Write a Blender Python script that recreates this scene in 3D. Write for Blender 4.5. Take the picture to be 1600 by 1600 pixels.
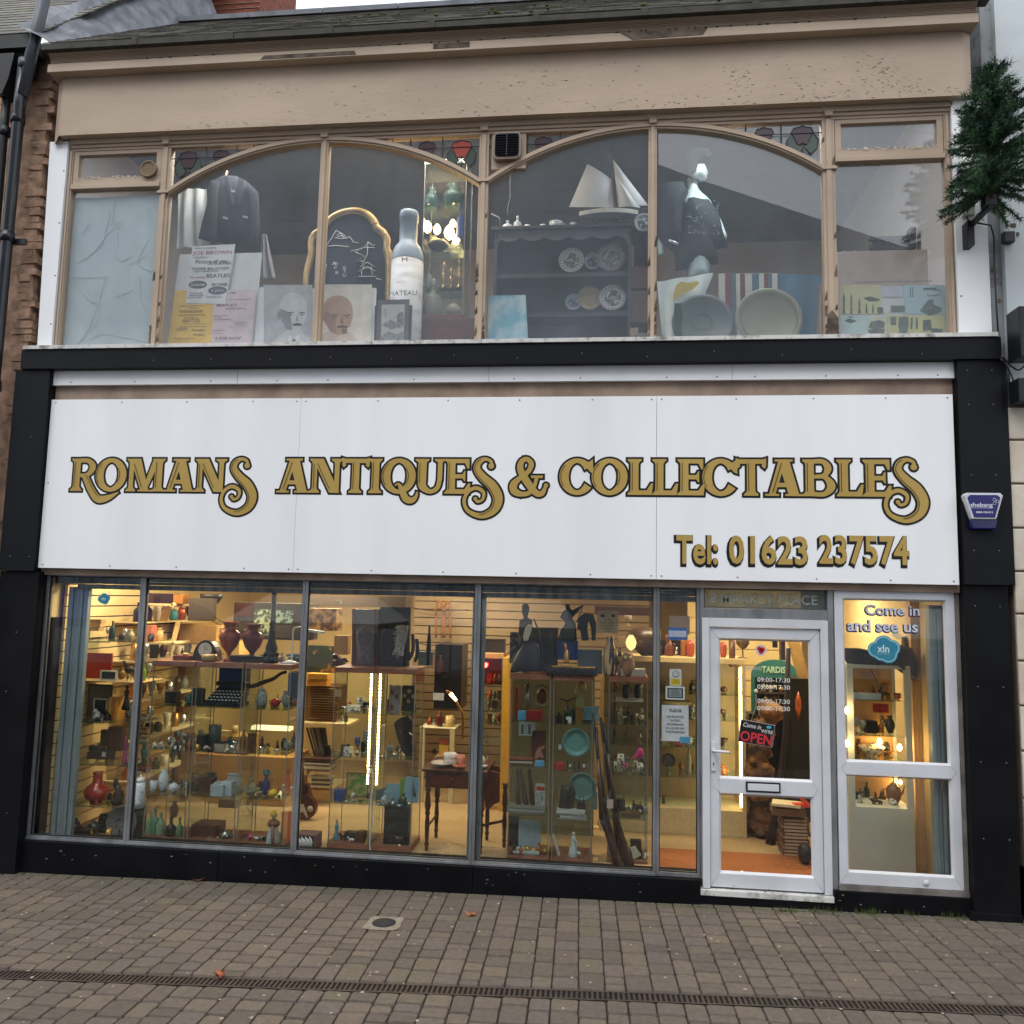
import bpy,bmesh,math,random

from mathutils import Vector,Matrix

rnd = random.Random(7)

S = bpy.context.scene

for o in list(bpy.data.objects): bpy.data.objects.remove(o)

# ---------------------------------------------------------------- camera

CAM = Vector((0,-6.6,2.286))

RM = ((0.99370555,-0.02159062,0.10992329),(0.00982962,0.99427156,0.10643044),(-0.1115915,-0.10468001,0.9882254))

FOC = 1274.5

cd = bpy.data.cameras.new('camera');co = bpy.data.objects.new('camera',cd);S.collection.objects.link(co);S.camera = co

cd.sensor_width = 36;cd.sensor_fit = 'HORIZONTAL';cd.lens = 36*FOC/1600;cd.clip_start = .05;cd.clip_end = 400

def _ax(r): return Vector((RM[r][0],RM[r][2],-RM[r][1]))      # camera axis r in world (right, down, forward)

R_,D_,F_ = _ax(0),_ax(1),_ax(2)

co.matrix_world = Matrix.Translation(CAM) @ Matrix((( R_.x,-D_.x,-F_.x),(R_.y,-D_.y,-F_.y),(R_.z,-D_.z,-F_.z))).to_4x4()

def P(px,py,y=0.0):

    "point of the place at depth y that the photograph shows at px, py"

    r = R_*(px-800) + D_*(py-800) + F_*FOC

    return CAM + r*((y-CAM.y)/r.y)

GA,GB,GC = -.02,.0145,-.026

def gz(x,y): return GA + GB*x + GC*y

# ---------------------------------------------------------------- world, sun, exposure

w = bpy.data.worlds.new('World');S.world = w;w.use_nodes = True

nt = w.node_tree;bg = nt.nodes['Background']

sky = nt.nodes.new('ShaderNodeTexSky');sky.sky_type = 'NISHITA';sky.sun_disc = False

SUN_EL,SUN_AZ = math.radians(58),math.radians(205)

sky.sun_elevation = SUN_EL;sky.sun_rotation = SUN_AZ;sky.air_density = 1.0;sky.dust_density = 3.0;sky.ozone_density = 1.0

hs = nt.nodes.new('ShaderNodeHueSaturation');hs.inputs['Saturation'].default_value = .22

mx = nt.nodes.new('ShaderNodeMixRGB');mx.inputs[0].default_value = .45;mx.inputs[2].default_value = (7.4,7.8,8.4,1)   # cloud deck

nt.links.new(sky.outputs[0],hs.inputs['Color']);nt.links.new(hs.outputs[0],mx.inputs[1]);nt.links.new(mx.outputs[0],bg.inputs['Color'])

bg.inputs['Strength'].default_value = .15

sd = bpy.data.lights.new('sun','SUN');sd.energy = .5;sd.angle = math.radians(40);sd.color = (1,.97,.93)

so = bpy.data.objects.new('sun',sd);S.collection.objects.link(so)

sdir = Vector((math.sin(SUN_AZ)*math.cos(SUN_EL),math.cos(SUN_AZ)*math.cos(SUN_EL),math.sin(SUN_EL)))

so.rotation_euler = (-sdir).to_track_quat('-Z','Y').to_euler()

S.view_settings.view_transform = 'Standard';S.view_settings.look = 'None';S.view_settings.gamma = 1

S.view_settings.exposure = 0.85

S.render.engine = 'CYCLES'

cy = S.cycles;cy.max_bounces = 8;cy.diffuse_bounces = 4;cy.glossy_bounces = 3;cy.transparent_max_bounces = 40;cy.caustics_reflective = False;cy.caustics_refractive = False

cy.sample_clamp_indirect = 4

# ---------------------------------------------------------------- materials

def lin(c):

    return tuple((v/255/12.92 if v/255 <= .04045 else ((v/255+.055)/1.055)**2.4) for v in c[:3]) + (1,)

MATS = {}

def mat(key,c=(128,128,128),rough=.6,metal=0,c2=None,scale=8,bump=0,bscale=40,stretch=(1,1,1),spec=.4,lo=.35,hi=.65,detail=5,emit=None,estr=0):

    if key in MATS: return MATS[key]

    m = bpy.data.materials.new(key);m.use_nodes = True;n = m.node_tree.nodes;l = m.node_tree.links

    b = n['Principled BSDF'];b.inputs['Roughness'].default_value = rough;b.inputs['Metallic'].default_value = metal

    b.inputs['Specular IOR Level'].default_value = spec

    if c2 is None: c2 = tuple(v*.93 for v in c)

    tc = n.new('ShaderNodeTexCoord');mp = n.new('ShaderNodeMapping');mp.inputs['Scale'].default_value = stretch

    l.new(tc.outputs['Object'],mp.inputs[0])

    no = n.new('ShaderNodeTexNoise');no.inputs['Scale'].default_value = scale;no.inputs['Detail'].default_value = detail;l.new(mp.outputs[0],no.inputs['Vector'])

    cr = n.new('ShaderNodeValToRGB');cr.color_ramp.elements[0].position = lo;cr.color_ramp.elements[1].position = hi

    cr.color_ramp.elements[0].color = lin(c);cr.color_ramp.elements[1].color = lin(c2)

    l.new(no.outputs[0],cr.inputs[0]);l.new(cr.outputs[0],b.inputs['Base Color'])

    if bump:

        n2 = n.new('ShaderNodeTexNoise');n2.inputs['Scale'].default_value = bscale;n2.inputs['Detail'].default_value = 6;l.new(mp.outputs[0],n2.inputs['Vector'])

        bp = n.new('ShaderNodeBump');bp.inputs['Strength'].default_value = bump;bp.inputs['Distance'].default_value = .01

        l.new(n2.outputs[0],bp.inputs['Height']);l.new(bp.outputs[0],b.inputs['Normal'])

    if emit:

        b.inputs['Emission Color'].default_value = lin(emit);b.inputs['Emission Strength'].default_value = estr

    MATS[key] = m;return m

def C(r,g,b,rough=.45,metal=0):

    "small coloured thing"

    return mat('paint_%d_%d_%d_%s_%s' % (r,g,b,rough,metal),(r,g,b),rough,metal,scale=25)

def glassmat(key,tint=(1,1,1),f0=.045,rough=0.0,gain=1.0,veil=None):

    if key in MATS: return MATS[key]

    m = bpy.data.materials.new(key);m.use_nodes = True;n = m.node_tree.nodes;l = m.node_tree.links

    n.remove(n['Principled BSDF']);out = n['Material Output']

    t = n.new('ShaderNodeBsdfTransparent');t.inputs[0].default_value = (*tint,1)

    g = n.new('ShaderNodeBsdfGlossy');g.inputs['Roughness'].default_value = rough;g.inputs['Color'].default_value = (.97,.99,1,1)

    lw = n.new('ShaderNodeLayerWeight');lw.inputs[0].default_value = .5

    p = n.new('ShaderNodeMath');p.operation = 'POWER';p.inputs[1].default_value = 4.5;l.new(lw.outputs['Facing'],p.inputs[0])

    a = n.new('ShaderNodeMath');a.operation = 'MULTIPLY_ADD';a.inputs[1].default_value = .9*gain;a.inputs[2].default_value = f0;a.use_clamp = True;l.new(p.outputs[0],a.inputs[0])

    x = n.new('ShaderNodeMixShader');l.new(a.outputs[0],x.inputs[0]);l.new(t.outputs[0],x.inputs[1]);l.new(g.outputs[0],x.inputs[2])

    last = x

    if veil:                                           # pale diffuse veil mixed over the glass

        d = n.new('ShaderNodeBsdfDiffuse');d.inputs[0].default_value = lin(veil[0]);no = n.new('ShaderNodeTexNoise');no.inputs['Scale'].default_value = 3

        mm = n.new('ShaderNodeMath');mm.operation = 'MULTIPLY';mm.inputs[1].default_value = veil[1]*2;l.new(no.outputs[0],mm.inputs[0])

        y = n.new('ShaderNodeMixShader');l.new(mm.outputs[0],y.inputs[0]);l.new(x.outputs[0],y.inputs[1]);l.new(d.outputs[0],y.inputs[2]);last = y

    l.new(last.outputs[0],out.inputs[0]);MATS[key] = m;return m

def emis(key,c,s):

    if key in MATS: return MATS[key]

    m = bpy.data.materials.new(key);m.use_nodes = True;n = m.node_tree.nodes;l = m.node_tree.links

    n.remove(n['Principled BSDF']);e = n.new('ShaderNodeEmission');e.inputs[0].default_value = lin(c);e.inputs[1].default_value = s

    l.new(e.outputs[0],n['Material Output'].inputs[0]);MATS[key] = m;return m

# ---------------------------------------------------------------- mesh building

class B:

    def __init__(s): s.v = [];s.f = [];s.m = [];s.sm = [];s.mi = 0;s.smooth = False

    def use(s,i): s.mi = i;return s

    def add(s,vs,fs,sm=None):

        n = len(s.v);s.v += [Vector(v) for v in vs]

        for f in fs: s.f.append([i+n for i in f]);s.m.append(s.mi);s.sm.append(s.smooth if sm is None else sm)

        return s

    def box(s,x0,x1,y0,y1,z0,z1):

        return s.add([(x0,y0,z0),(x1,y0,z0),(x1,y1,z0),(x0,y1,z0),(x0,y0,z1),(x1,y0,z1),(x1,y1,z1),(x0,y1,z1)],

                     [(0,3,2,1),(4,5,6,7),(0,1,5,4),(1,2,6,5),(2,3,7,6),(3,0,4,7)],False)

    def obox(s,c,w,d,h,rz=0,rx=0,ry=0):

        "box w x d x h centred on c, turned"

        M = Matrix.Rotation(rz,3,'Z') @ Matrix.Rotation(rx,3,'X') @ Matrix.Rotation(ry,3,'Y');c = Vector(c)

        vs = [c + M @ Vector((a*w/2,b*d/2,e*h/2)) for e in (-1,1) for a,b in ((-1,-1),(1,-1),(1,1),(-1,1))]

        return s.add(vs,[(0,3,2,1),(4,5,6,7),(0,1,5,4),(1,2,6,5),(2,3,7,6),(3,0,4,7)],False)

    def prism(s,pts,y0,y1):

        "outline in x,z extruded from y0 (front) to y1"

        n = len(pts);vs = [(p[0],y0,p[1]) for p in pts] + [(p[0],y1,p[1]) for p in pts]

        return s.add(vs,[tuple(range(n)),tuple(range(2*n-1,n-1,-1))] + [(i,(i+1) % n,n+(i+1) % n,n+i) for i in range(n)],False)

    def tube(s,pts,r,n=8,closed=False,sm=True):

        "round tube along pts; r a number or one per point"

        pts = [Vector(p) for p in pts];k = len(pts);rs = r if isinstance(r,(list,tuple)) else [r]*k

        up = Vector((0,0,1));vs = []

        for i,p in enumerate(pts):

            a = pts[i-1] if (i > 0 or closed) else p;b = pts[(i+1) % k] if (i < k-1 or closed) else p

            t = (b-a).normalized() if (b-a).length > 1e-9 else up

            ref = Vector((0,0,1)) if abs(t.z) < .9 else Vector((0,1,0))

            u = t.cross(ref).normalized();v = t.cross(u)

            vs += [p + (u*math.cos(2*math.pi*j/n) + v*math.sin(2*math.pi*j/n))*rs[i] for j in range(n)]

        fs = [(i*n+j,i*n+(j+1) % n,((i+1) % k)*n+(j+1) % n,((i+1) % k)*n+j) for i in range(k if closed else k-1) for j in range(n)]

        s.add(vs,fs,sm)

        if not closed: n0 = len(s.v)-k*n;s.f += [[n0+j for j in range(n)][::-1],[n0+(k-1)*n+j for j in range(n)]];s.m += [s.mi]*2;s.sm += [False]*2

        return s

    def lathe(s,c,prof,w,h,n=20,flat=1.0,axis='Z'):

        "profile [(r 0..1, z 0..1)] turned about the vertical through c (base centre), w wide, h tall"

        c = Vector(c);vs = []

        for r,z in prof:

            for j in range(n):

                a = 2*math.pi*j/n;p = Vector((r*w/2*math.cos(a),r*w/2*flat*math.sin(a),z*h))

                if axis == 'Y': p = Vector((p.x,p.z,p.y))

                vs.append(c+p)

        k = len(prof)

        fs = [(i*n+j,i*n+(j+1) % n,(i+1)*n+(j+1) % n,(i+1)*n+j) for i in range(k-1) for j in range(n)]

        s.add(vs,fs,True);n0 = len(s.v)-k*n

        if prof[0][0] > 0.001: s.f.append([n0+j for j in range(n)][::-1]);s.m.append(s.mi);s.sm.append(False)

        if prof[-1][0] > 0.001: s.f.append([n0+(k-1)*n+j for j in range(n)]);s.m.append(s.mi);s.sm.append(False)

        return s

    def ball(s,c,rx,ry=None,rz=None,n=12,m=8):

        ry = rx if ry is None else ry;rz = rx if rz is None else rz

        pr = [(max(math.sin(math.pi*i/m),.0),0.5-0.5*math.cos(math.pi*i/m)) for i in range(m+1)]

        pr[0] = (.02,0);pr[-1] = (.02,1)

        return s.lathe((c[0],c[1],c[2]-rz),pr,2*rx,2*rz,n,ry/rx)

    def disc(s,c,r,y1,n=24):

        return s.prism([(c[0]+r*math.cos(2*math.pi*i/n),c[2]+r*math.sin(2*math.pi*i/n)) for i in range(n)],c[1],y1)

    def split(s,name,m,parent=None,bevel=0,loc=None):

        "every separate piece becomes a part of its own"

        up = list(range(len(s.v)))

        def fd(i):

            while up[i] != i: up[i] = up[up[i]];i = up[i]

            return i

        for f in s.f:

            for i in f[1:]: up[fd(i)] = fd(f[0])

        gr = {}

        for f,a,c in zip(s.f,s.m,s.sm): gr.setdefault(fd(f[0]),[]).append((f,a,c))

        out = []

        for g in gr.values():

            ids = sorted({i for f,_,_ in g for i in f});mp = {i: k for k,i in enumerate(ids)};b = B();b.v = [s.v[i] for i in ids];b.f = [[mp[i] for i in f] for f,_,_ in g];b.m = [a for _,a,_ in g];b.sm = [c for _,_,c in g]

            out.append(b.build(name,m,parent,bevel,loc))

        return out

    def stuff(s,name,m,parent): o = s.build(name,m,parent);o['kind'] = 'stuff';return o

    def build(s,name,m,parent=None,bevel=0,loc=None):

        if loc is None and parent is None:

            xs = [v.x for v in s.v];ys = [v.y for v in s.v];zs = [v.z for v in s.v]

            loc = Vector(((min(xs)+max(xs))/2,(min(ys)+max(ys))/2,min(zs)))

        org = origin(parent) if parent is not None else Vector(loc)

        me = bpy.data.meshes.new(name);me.from_pydata([tuple(v-org) for v in s.v],[],s.f)

        for mm in (m if isinstance(m,(list,tuple)) else [m]): me.materials.append(mm)

        for p,a,b in zip(me.polygons,s.m,s.sm): p.material_index = a;p.use_smooth = b

        bm = bmesh.new();bm.from_mesh(me)

        bmesh.ops.recalc_face_normals(bm,faces=bm.faces)

        if bevel: bmesh.ops.bevel(bm,geom=[e for e in bm.edges if e.is_manifold and e.calc_face_angle(0) > .6],offset=bevel,segments=2,affect='EDGES',profile=.7)

        bm.to_mesh(me);bm.free()

        return link(name,me,parent,org)

def origin(o):

    v = Vector((0,0,0))

    while o is not None: v += o.location;o = o.parent

    return v

def link(name,me,parent,org):

    o = bpy.data.objects.new(name,me);S.collection.objects.link(o)

    if parent is not None: o.parent = parent

    else: o.location = org

    return o

def tag(o,label,cat,group=None,kind=None):

    o['label'] = label;o['category'] = cat

    if group: o['group'] = group

    if kind: o['kind'] = kind

    return o

def thing(name,label,cat,loc,group=None):

    o = bpy.data.objects.new(name,None);S.collection.objects.link(o);o.location = loc;o.empty_display_size = .05

    return tag(o,label,cat,group)

def copy_thing(o,loc,label=None):

    r = o.copy();S.collection.objects.link(r);r.location = loc

    if label: r['label'] = label

    for c in list(o.children):

        d = c.copy();S.collection.objects.link(d);d.parent = r

        for g in list(c.children):

            e = g.copy();S.collection.objects.link(e);e.parent = d

    return r

def text_mesh(txt,size,align='LEFT',off=0,ext=.0008,spacing=1,line=1.0,shear=0):

    cu = bpy.data.curves.new('t','FONT');cu.body = txt;cu.size = size;cu.align_x = align;cu.offset = off;cu.extrude = ext

    cu.space_character = spacing;cu.space_line = line;cu.shear = shear;cu.resolution_u = 3

    ob = bpy.data.objects.new('t',cu);S.collection.objects.link(ob)

    dg = bpy.context.evaluated_depsgraph_get();dg.update()

    me = bpy.data.meshes.new_from_object(ob.evaluated_get(dg));bpy.data.objects.remove(ob);return me

def text(name,txt,size,pos,m,parent=None,align='LEFT',xs=1.0,off=0,ext=.0008,rz=0,tilt=0,spacing=1,line=1.0,shear=0,width=None,height=None,lean=0,yaw=0):

    "flat lettering standing in the x,z plane, facing the street"

    me = text_mesh(txt,size,align,off,ext,spacing,line,shear);me.name = name

    zs = [v.co.y for v in me.vertices];xx = [v.co.x for v in me.vertices];

    fx = xs if width is None else width/(max(xx)-min(xx));fz = 1 if height is None else height/(max(zs)-min(zs))

    M = Matrix.Rotation(yaw,3,'Z') @ Matrix.Rotation(-lean,3,'X') @ Matrix.Rotation(tilt,3,'Y');org = origin(parent) if parent is not None else Vector(pos)

    for v in me.vertices:

        v.co = Vector(pos) - org + M @ Vector((v.co.x*fx,-v.co.z,v.co.y*fz))

    me.materials.clear();me.materials.append(m)

    return link(name,me,parent,org)

def crom(pts,n=6,closed=False):

    "Catmull-Rom through pts (tuples of any length)"

    k = len(pts);out = []

    for i in range(k if closed else k-1):

        p = [pts[(i+j) % k] if closed else pts[min(max(i+j,0),k-1)] for j in (-1,0,1,2)]

        for q in range(n):

            t = q/n;out.append(tuple(.5*(2*b+(c-a)*t+(2*a-5*b+4*c-d)*t*t+(3*b-a-3*c+d)*t**3) for a,b,c,d in zip(*p)))

    if not closed: out.append(tuple(pts[-1]))

    return out



# ---------------------------------------------------------------- palette

BEIGE = mat('beige_paint',(182,162,141),.6,c2=(165,146,127),scale=1.1,bump=.1,bscale=10,stretch=(1,1,2.2),lo=.3,hi=.7)

def peel_paint():

    m = BEIGE.copy();m.name = 'peeling_beige_paint';n = m.node_tree.nodes;l = m.node_tree.links;b = n['Principled BSDF']

    tc = n.new('ShaderNodeTexCoord');mp = n.new('ShaderNodeMapping');mp.inputs['Scale'].default_value = (1,1,3.2);l.new(tc.outputs['Object'],mp.inputs[0])

    a = n.new('ShaderNodeTexNoise');a.inputs['Scale'].default_value = 11;a.inputs['Detail'].default_value = 9;a.inputs['Roughness'].default_value = .72;l.new(mp.outputs[0],a.inputs[0])

    g = n.new('ShaderNodeTexNoise');g.inputs['Scale'].default_value = .9;g.inputs['Detail'].default_value = 3;l.new(tc.outputs['Object'],g.inputs[0])

    s = n.new('ShaderNodeMath');s.operation = 'MULTIPLY_ADD';s.inputs[1].default_value = .75;l.new(g.outputs[0],s.inputs[0]);l.new(a.outputs[0],s.inputs[2])

    sx = n.new('ShaderNodeSeparateXYZ');l.new(tc.outputs['Object'],sx.inputs[0]);mr = n.new('ShaderNodeMapRange');mr.inputs['From Min'].default_value = 6.39;mr.inputs['From Max'].default_value = 6.55;mr.inputs['To Min'].default_value = .13;mr.inputs['To Max'].default_value = 0;l.new(sx.outputs[2],mr.inputs[0])

    s2 = n.new('ShaderNodeMath');l.new(s.outputs[0],s2.inputs[0]);l.new(mr.outputs[0],s2.inputs[1])

    r = n.new('ShaderNodeValToRGB');r.color_ramp.elements[0].position = .97;r.color_ramp.elements[1].position = 1.0;l.new(s2.outputs[0],r.inputs[0])

    d6 = n.new('ShaderNodeMath');d6.operation = 'MULTIPLY';d6.inputs[1].default_value = 1/1.27;l.new(s2.outputs[0],d6.inputs[0]);l.new(d6.outputs[0],r.inputs[0])

    old = b.inputs['Base Color'].links[0].from_socket

    x = n.new('ShaderNodeMixRGB');x.inputs[2].default_value = lin((152,133,115));l.new(r.outputs[0],x.inputs[0]);l.new(old,x.inputs[1]);l.new(x.outputs[0],b.inputs['Base Color'])

    bp = n.new('ShaderNodeBump');bp.inputs['Strength'].default_value = .3;bp.inputs['Distance'].default_value = .008;l.new(s.outputs[0],bp.inputs['Height'])

    l.new(b.inputs['Normal'].links[0].from_socket,bp.inputs['Normal']);l.new(bp.outputs[0],b.inputs['Normal'])

    return m

PEEL = peel_paint()

RAW = mat('bare_weathered_timber',(112,98,84),.85,c2=(62,54,48),scale=9,bump=.5)

FLAKE = mat('flaking_white_primer',(196,188,178),.7,c2=(170,150,130),scale=40)

BLACK = mat('black_cladding',(17,18,22),.5,c2=(21,22,26),scale=3,bump=.05,spec=.16)

BLACK2 = mat('grimy_black_cladding',(10,11,14),.55,c2=(22,23,25),scale=2.2,bump=.1,spec=.14,lo=.45,hi=.8)

WHITE = mat('white_sign_panel',(238,239,240),.35,c2=(226,227,229),scale=1.6,bump=.02,bscale=6,spec=.3,stretch=(1,1,.12),lo=.4,hi=.8)

UPVC = mat('white_upvc',(206,208,214),.4,c2=(192,194,198),scale=3,spec=.35)

UPVCD = mat('soiled_white_trim',(205,204,200),.6,c2=(120,114,104),scale=14,lo=.5,hi=.75)

ALU = mat('dull_aluminium',(150,153,156),.42,metal=.55,c2=(122,124,126),scale=9,stretch=(1,1,.3))

ALUD = mat('dark_aluminium',(96,100,102),.45,metal=.5)

GUIDE = mat('shutter_guide_steel',(132,146,152),.45,metal=.35,c2=(112,126,130),scale=10,stretch=(6,6,.3))

RUBBER = mat('black_gasket',(20,20,21),.6)

GLASS = glassmat('shop_window_glass',(.955,.97,.965),.05)

GLASSUP = glassmat('old_upper_window_glass',(.975,.98,.98),.06,veil=((160,170,178),.085))  # pale veil paints the haze of reflections into the upper panes

CABG = glassmat('cabinet_glass',(.955,.975,.965),.03)

LEAD = mat('grey_lead',(120,123,130),.5,metal=.3,c2=(84,86,92),scale=6,bump=.4,bscale=9)

SLAT = mat('cream_slatwall',(224,200,144),.55,c2=(212,186,126),scale=2)

TAUPE = mat('taupe_wall',(126,112,100),.8,c2=(112,100,90),scale=1)

GREYW = mat('grey_upper_wall',(196,186,180),.85,c2=(188,178,172),scale=1)

CREAMW = mat('cream_wall',(222,198,142),.8,scale=1)

CARPET = mat('beige_carpet',(176,150,108),.95,c2=(150,126,90),scale=60,bump=.3,bscale=200)

MATBR = mat('coir_door_mat',(164,100,52),.95,c2=(140,82,40),scale=90,bump=.3,bscale=200)

WOODR = mat('reddish_wood',(140,92,70),.5,c2=(116,74,56),scale=6,stretch=(1,1,8))

WOODD = mat('dark_wood',(62,34,22),.4,c2=(40,22,15),scale=7,stretch=(1,1,6))

WOODM = mat('mid_brown_wood',(122,76,44),.45,c2=(92,54,30),scale=7,stretch=(6,1,1))

MDF = mat('pale_wood_effect_board',(206,170,118),.5,c2=(190,150,98),scale=5,stretch=(8,1,1))

# ---------------------------------------------------------------- ground: block paving

def build_ground():

    pv = [mat('paving_%d' % i,c,.85,c2=tuple(v*.9 for v in c),scale=30,bump=.5,bscale=160,spec=.25)

          for i,c in enumerate([(104,95,86),(100,91,83),(109,99,88),(96,88,80),(104,95,89),(104,96,84)])]

    b = B();ux = Vector((-.0275,1,0)).normalized()

    def blk(x0,x1,s0,s1,m):

        # x0..x1 across at the facade, s0..s1 metres out along the joints

        def pt(x,s,dz): q = Vector((x,.10,0)) - ux*s;return (q.x,q.y,gz(q.x,q.y)+dz)

        g = .0018;e = .0052;dz = rnd.uniform(-.0015,.0015)

        j = [rnd.uniform(-.0035,.0035) for _ in range(8)]

        def ring(g,h,z):                       # outline with clipped corners

            a,c,p,q = x0+g,x1-g,s0+h,s1-h;t = .011

            return [pt(x+j[i % 8]*.7,s+j[(i+3) % 8]*.7,z) for i,(x,s) in enumerate(((a+t,p),(c-t,p),(c,p+t),(c,q-t),(c-t,q),(a+t,q),(a,q-t),(a,p+t)))]

        b.use(m).add(ring(.002,.005,-.014)+ring(.0065,.0125,dz),[tuple(range(8,16))]+[(k,(k+1) % 8,8+(k+1) % 8,8+k) for k in range(8)],False)

    def drain(x): return 1.705 - .0545*x*1.0 - .02       # metres out to the drain's near-building edge

    x = -9.0;wd = [.156,.156,.122];k = 0

    while x < 7.5:

        wdt = wd[k % 3];k += 1

        for seg in (0,1):

            D0 = drain(x+wdt/2) - .05;s = .02 if seg == 0 else D0+.13;end = D0 if seg == 0 else 4.6

            while s < end-.03:

                L = rnd.choice([.10,.125,.155,.155,.19,.215]);

                if end-(s+L) < .06: L = end-s

                q = .5+.5*math.sin(x*1.7+s*2.3)+rnd.uniform(-.6,.6)

                blk(x,x+wdt,s,s+L,min(5,max(0,int(q*4))) if rnd.random() < .8 else rnd.randrange(6));s += L

        x += wdt

    o = b.build('paving',pv,loc=Vector((0,0,0)));tag(o,'brown grey rectangular block paving in long rows running out from the shop','paving',kind='structure')

    g = B();xs = (-60,-9,7.5,60);ys = (-70,-4.6,.12);g.add([(x,y,gz(x,max(y,-4.6))-.0105) for y in ys for x in xs],[(j*4+i,j*4+i+1,j*4+i+5,j*4+i+4) for j in range(2) for i in range(3)])

    tag(g.build('ground',mat('joint_sand',(36,33,30),.95,c2=(46,42,37),scale=20),loc=Vector((0,0,0))),'dark sandy ground under and beyond the paving','ground',kind='structure')

    # drain channel

    root = thing('drainage_channel','long slotted dark iron drain grate let into the paving','drain',(-1,-1.72,gz(-1,-1.72)))

    tr = B();gr = B()

    def dp(x,s,dz): q = Vector((x,.10,0)) - ux*s;return Vector((q.x,q.y,gz(q.x,q.y)+dz))

    x = -9

    step = .030;n = int(16.4/step)

    for i in range(n):

        xa = -9+i*step;xb = xa+step

        a0 = drain(xa)-.045;b0 = drain(xb)-.045

        for (u0,u1) in ((0,.016),(.104,.12)):

            gr.add([dp(xa,a0+u0,-.003),dp(xb,b0+u0,-.003),dp(xb,b0+u1,-.003),dp(xa,a0+u1,-.003)],[(0,1,2,3)],False)

        xm = xa+.0135

        gr.add([dp(xa,a0+.016,-.004),dp(xm,a0+.016,-.004),dp(xm,a0+.104,-.004),dp(xa,a0+.104,-.004),dp(xa,a0+.016,-.02),dp(xm,a0+.016,-.02),dp(xm,a0+.104,-.02),dp(xa,a0+.104,-.02)],[(0,1,2,3),(1,5,6,2),(0,3,7,4)],False)

        tr.add([dp(xa,a0+.002,-.0095),dp(xb,b0+.002,-.0095),dp(xb,b0+.118,-.0095),dp(xa,a0+.118,-.0095)],[(0,1,2,3)],False)

    gr.build('grate',mat('rusty_iron',(74,62,54),.75,c2=(54,45,40),scale=12,bump=.3),root)

    tr.build('trough',mat('black_trough',(16,14,13),.9),root)

    # inspection cover

    cx,cyy = -1.515,-.69;z = gz(cx,cyy)

    r = thing('inspection_cover','small round dark inspection cover set in pale mortar','manhole cover',(cx,cyy,z))

    b = B();pts = []

    for i in range(28):

        a = 2*math.pi*i/28;q = 1/max(abs(math.cos(a)),abs(math.sin(a)));q = min(q,1.3)*(.125+rnd.uniform(-.006,.006));pts.append((cx+q*math.cos(a),cyy+q*math.sin(a)))

    b.add([(p[0],p[1],gz(*p)+.0035) for p in pts] + [(cx,cyy,z+.004)],[(i,(i+1) % 28,28) for i in range(28)])

    b.build('mortar_surround',mat('pale_mortar',(142,134,120),.9,c2=(116,108,96),scale=30,bump=.4),r)

    b = B();b.lathe((cx,cyy,z+.003),[(1,0),(1,.6),(.93,.6),(.92,.85),(.4,1),(.01,1)],.165,.009,28);b.tube([(cx-.03,cyy-.02,z+.011),(cx+.03,cyy-.025,z+.011)],.003,6)

    b.build('lid',mat('cast_iron_lid',(22,24,28),.7,c2=(32,34,38),scale=20,bump=.2),r)

build_ground()

def leaf(px,py,sz,rz,label,col,curl=.3):

    # maple-like dead leaf lying on the paving

    r = R_*(px-800) + D_*(py-800) + F_*FOC;t = (GA+GB*CAM.x+GC*CAM.y-CAM.z)/(r.z-GB*r.x-GC*r.y);c = CAM + r*t

    b = B();vs = [(0,0,.012)];n = 20

    for i in range(n):

        a = 2*math.pi*i/n;q = sz*(1.0 if i % 4 == 0 else (.42 if i % 2 else .62))*rnd.uniform(.85,1.1)

        vs.append((q*math.cos(a+rz),q*math.sin(a+rz),.004+curl*sz*abs(math.sin(a*1.5+.4))*(q/sz)))

    b.add([(c.x+v[0],c.y+v[1],c.z+v[2]) for v in vs],[(0,1+i,1+(i+1) % n) for i in range(n)])

    b.tube([(c.x,c.y,c.z+.012),(c.x-sz*.9*math.cos(rz),c.y-sz*.5*math.sin(rz)-.02,c.z+.006)],.0018,5)

    o = b.build('dead_leaf',mat('leaf_%s' % str(col),col,.7,c2=tuple(v*.6 for v in col),scale=30));tag(o,label,'leaf','dead leaves on the paving')

leaf(736,1430,.065,.3,'orange brown leaf lying right of the inspection cover',(172,104,66))

leaf(310,1377,.06,1.2,'dull brown curled leaf by the black plinth left of centre',(110,66,46),.5)

leaf(333,1376,.045,2.2,'smaller brown leaf fragment touching the leaf by the plinth',(130,80,58),.6)

leaf(344,1527,.05,1.4,'tan orange leaf standing curled on the drain grate',(176,98,60),1.0)

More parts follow.
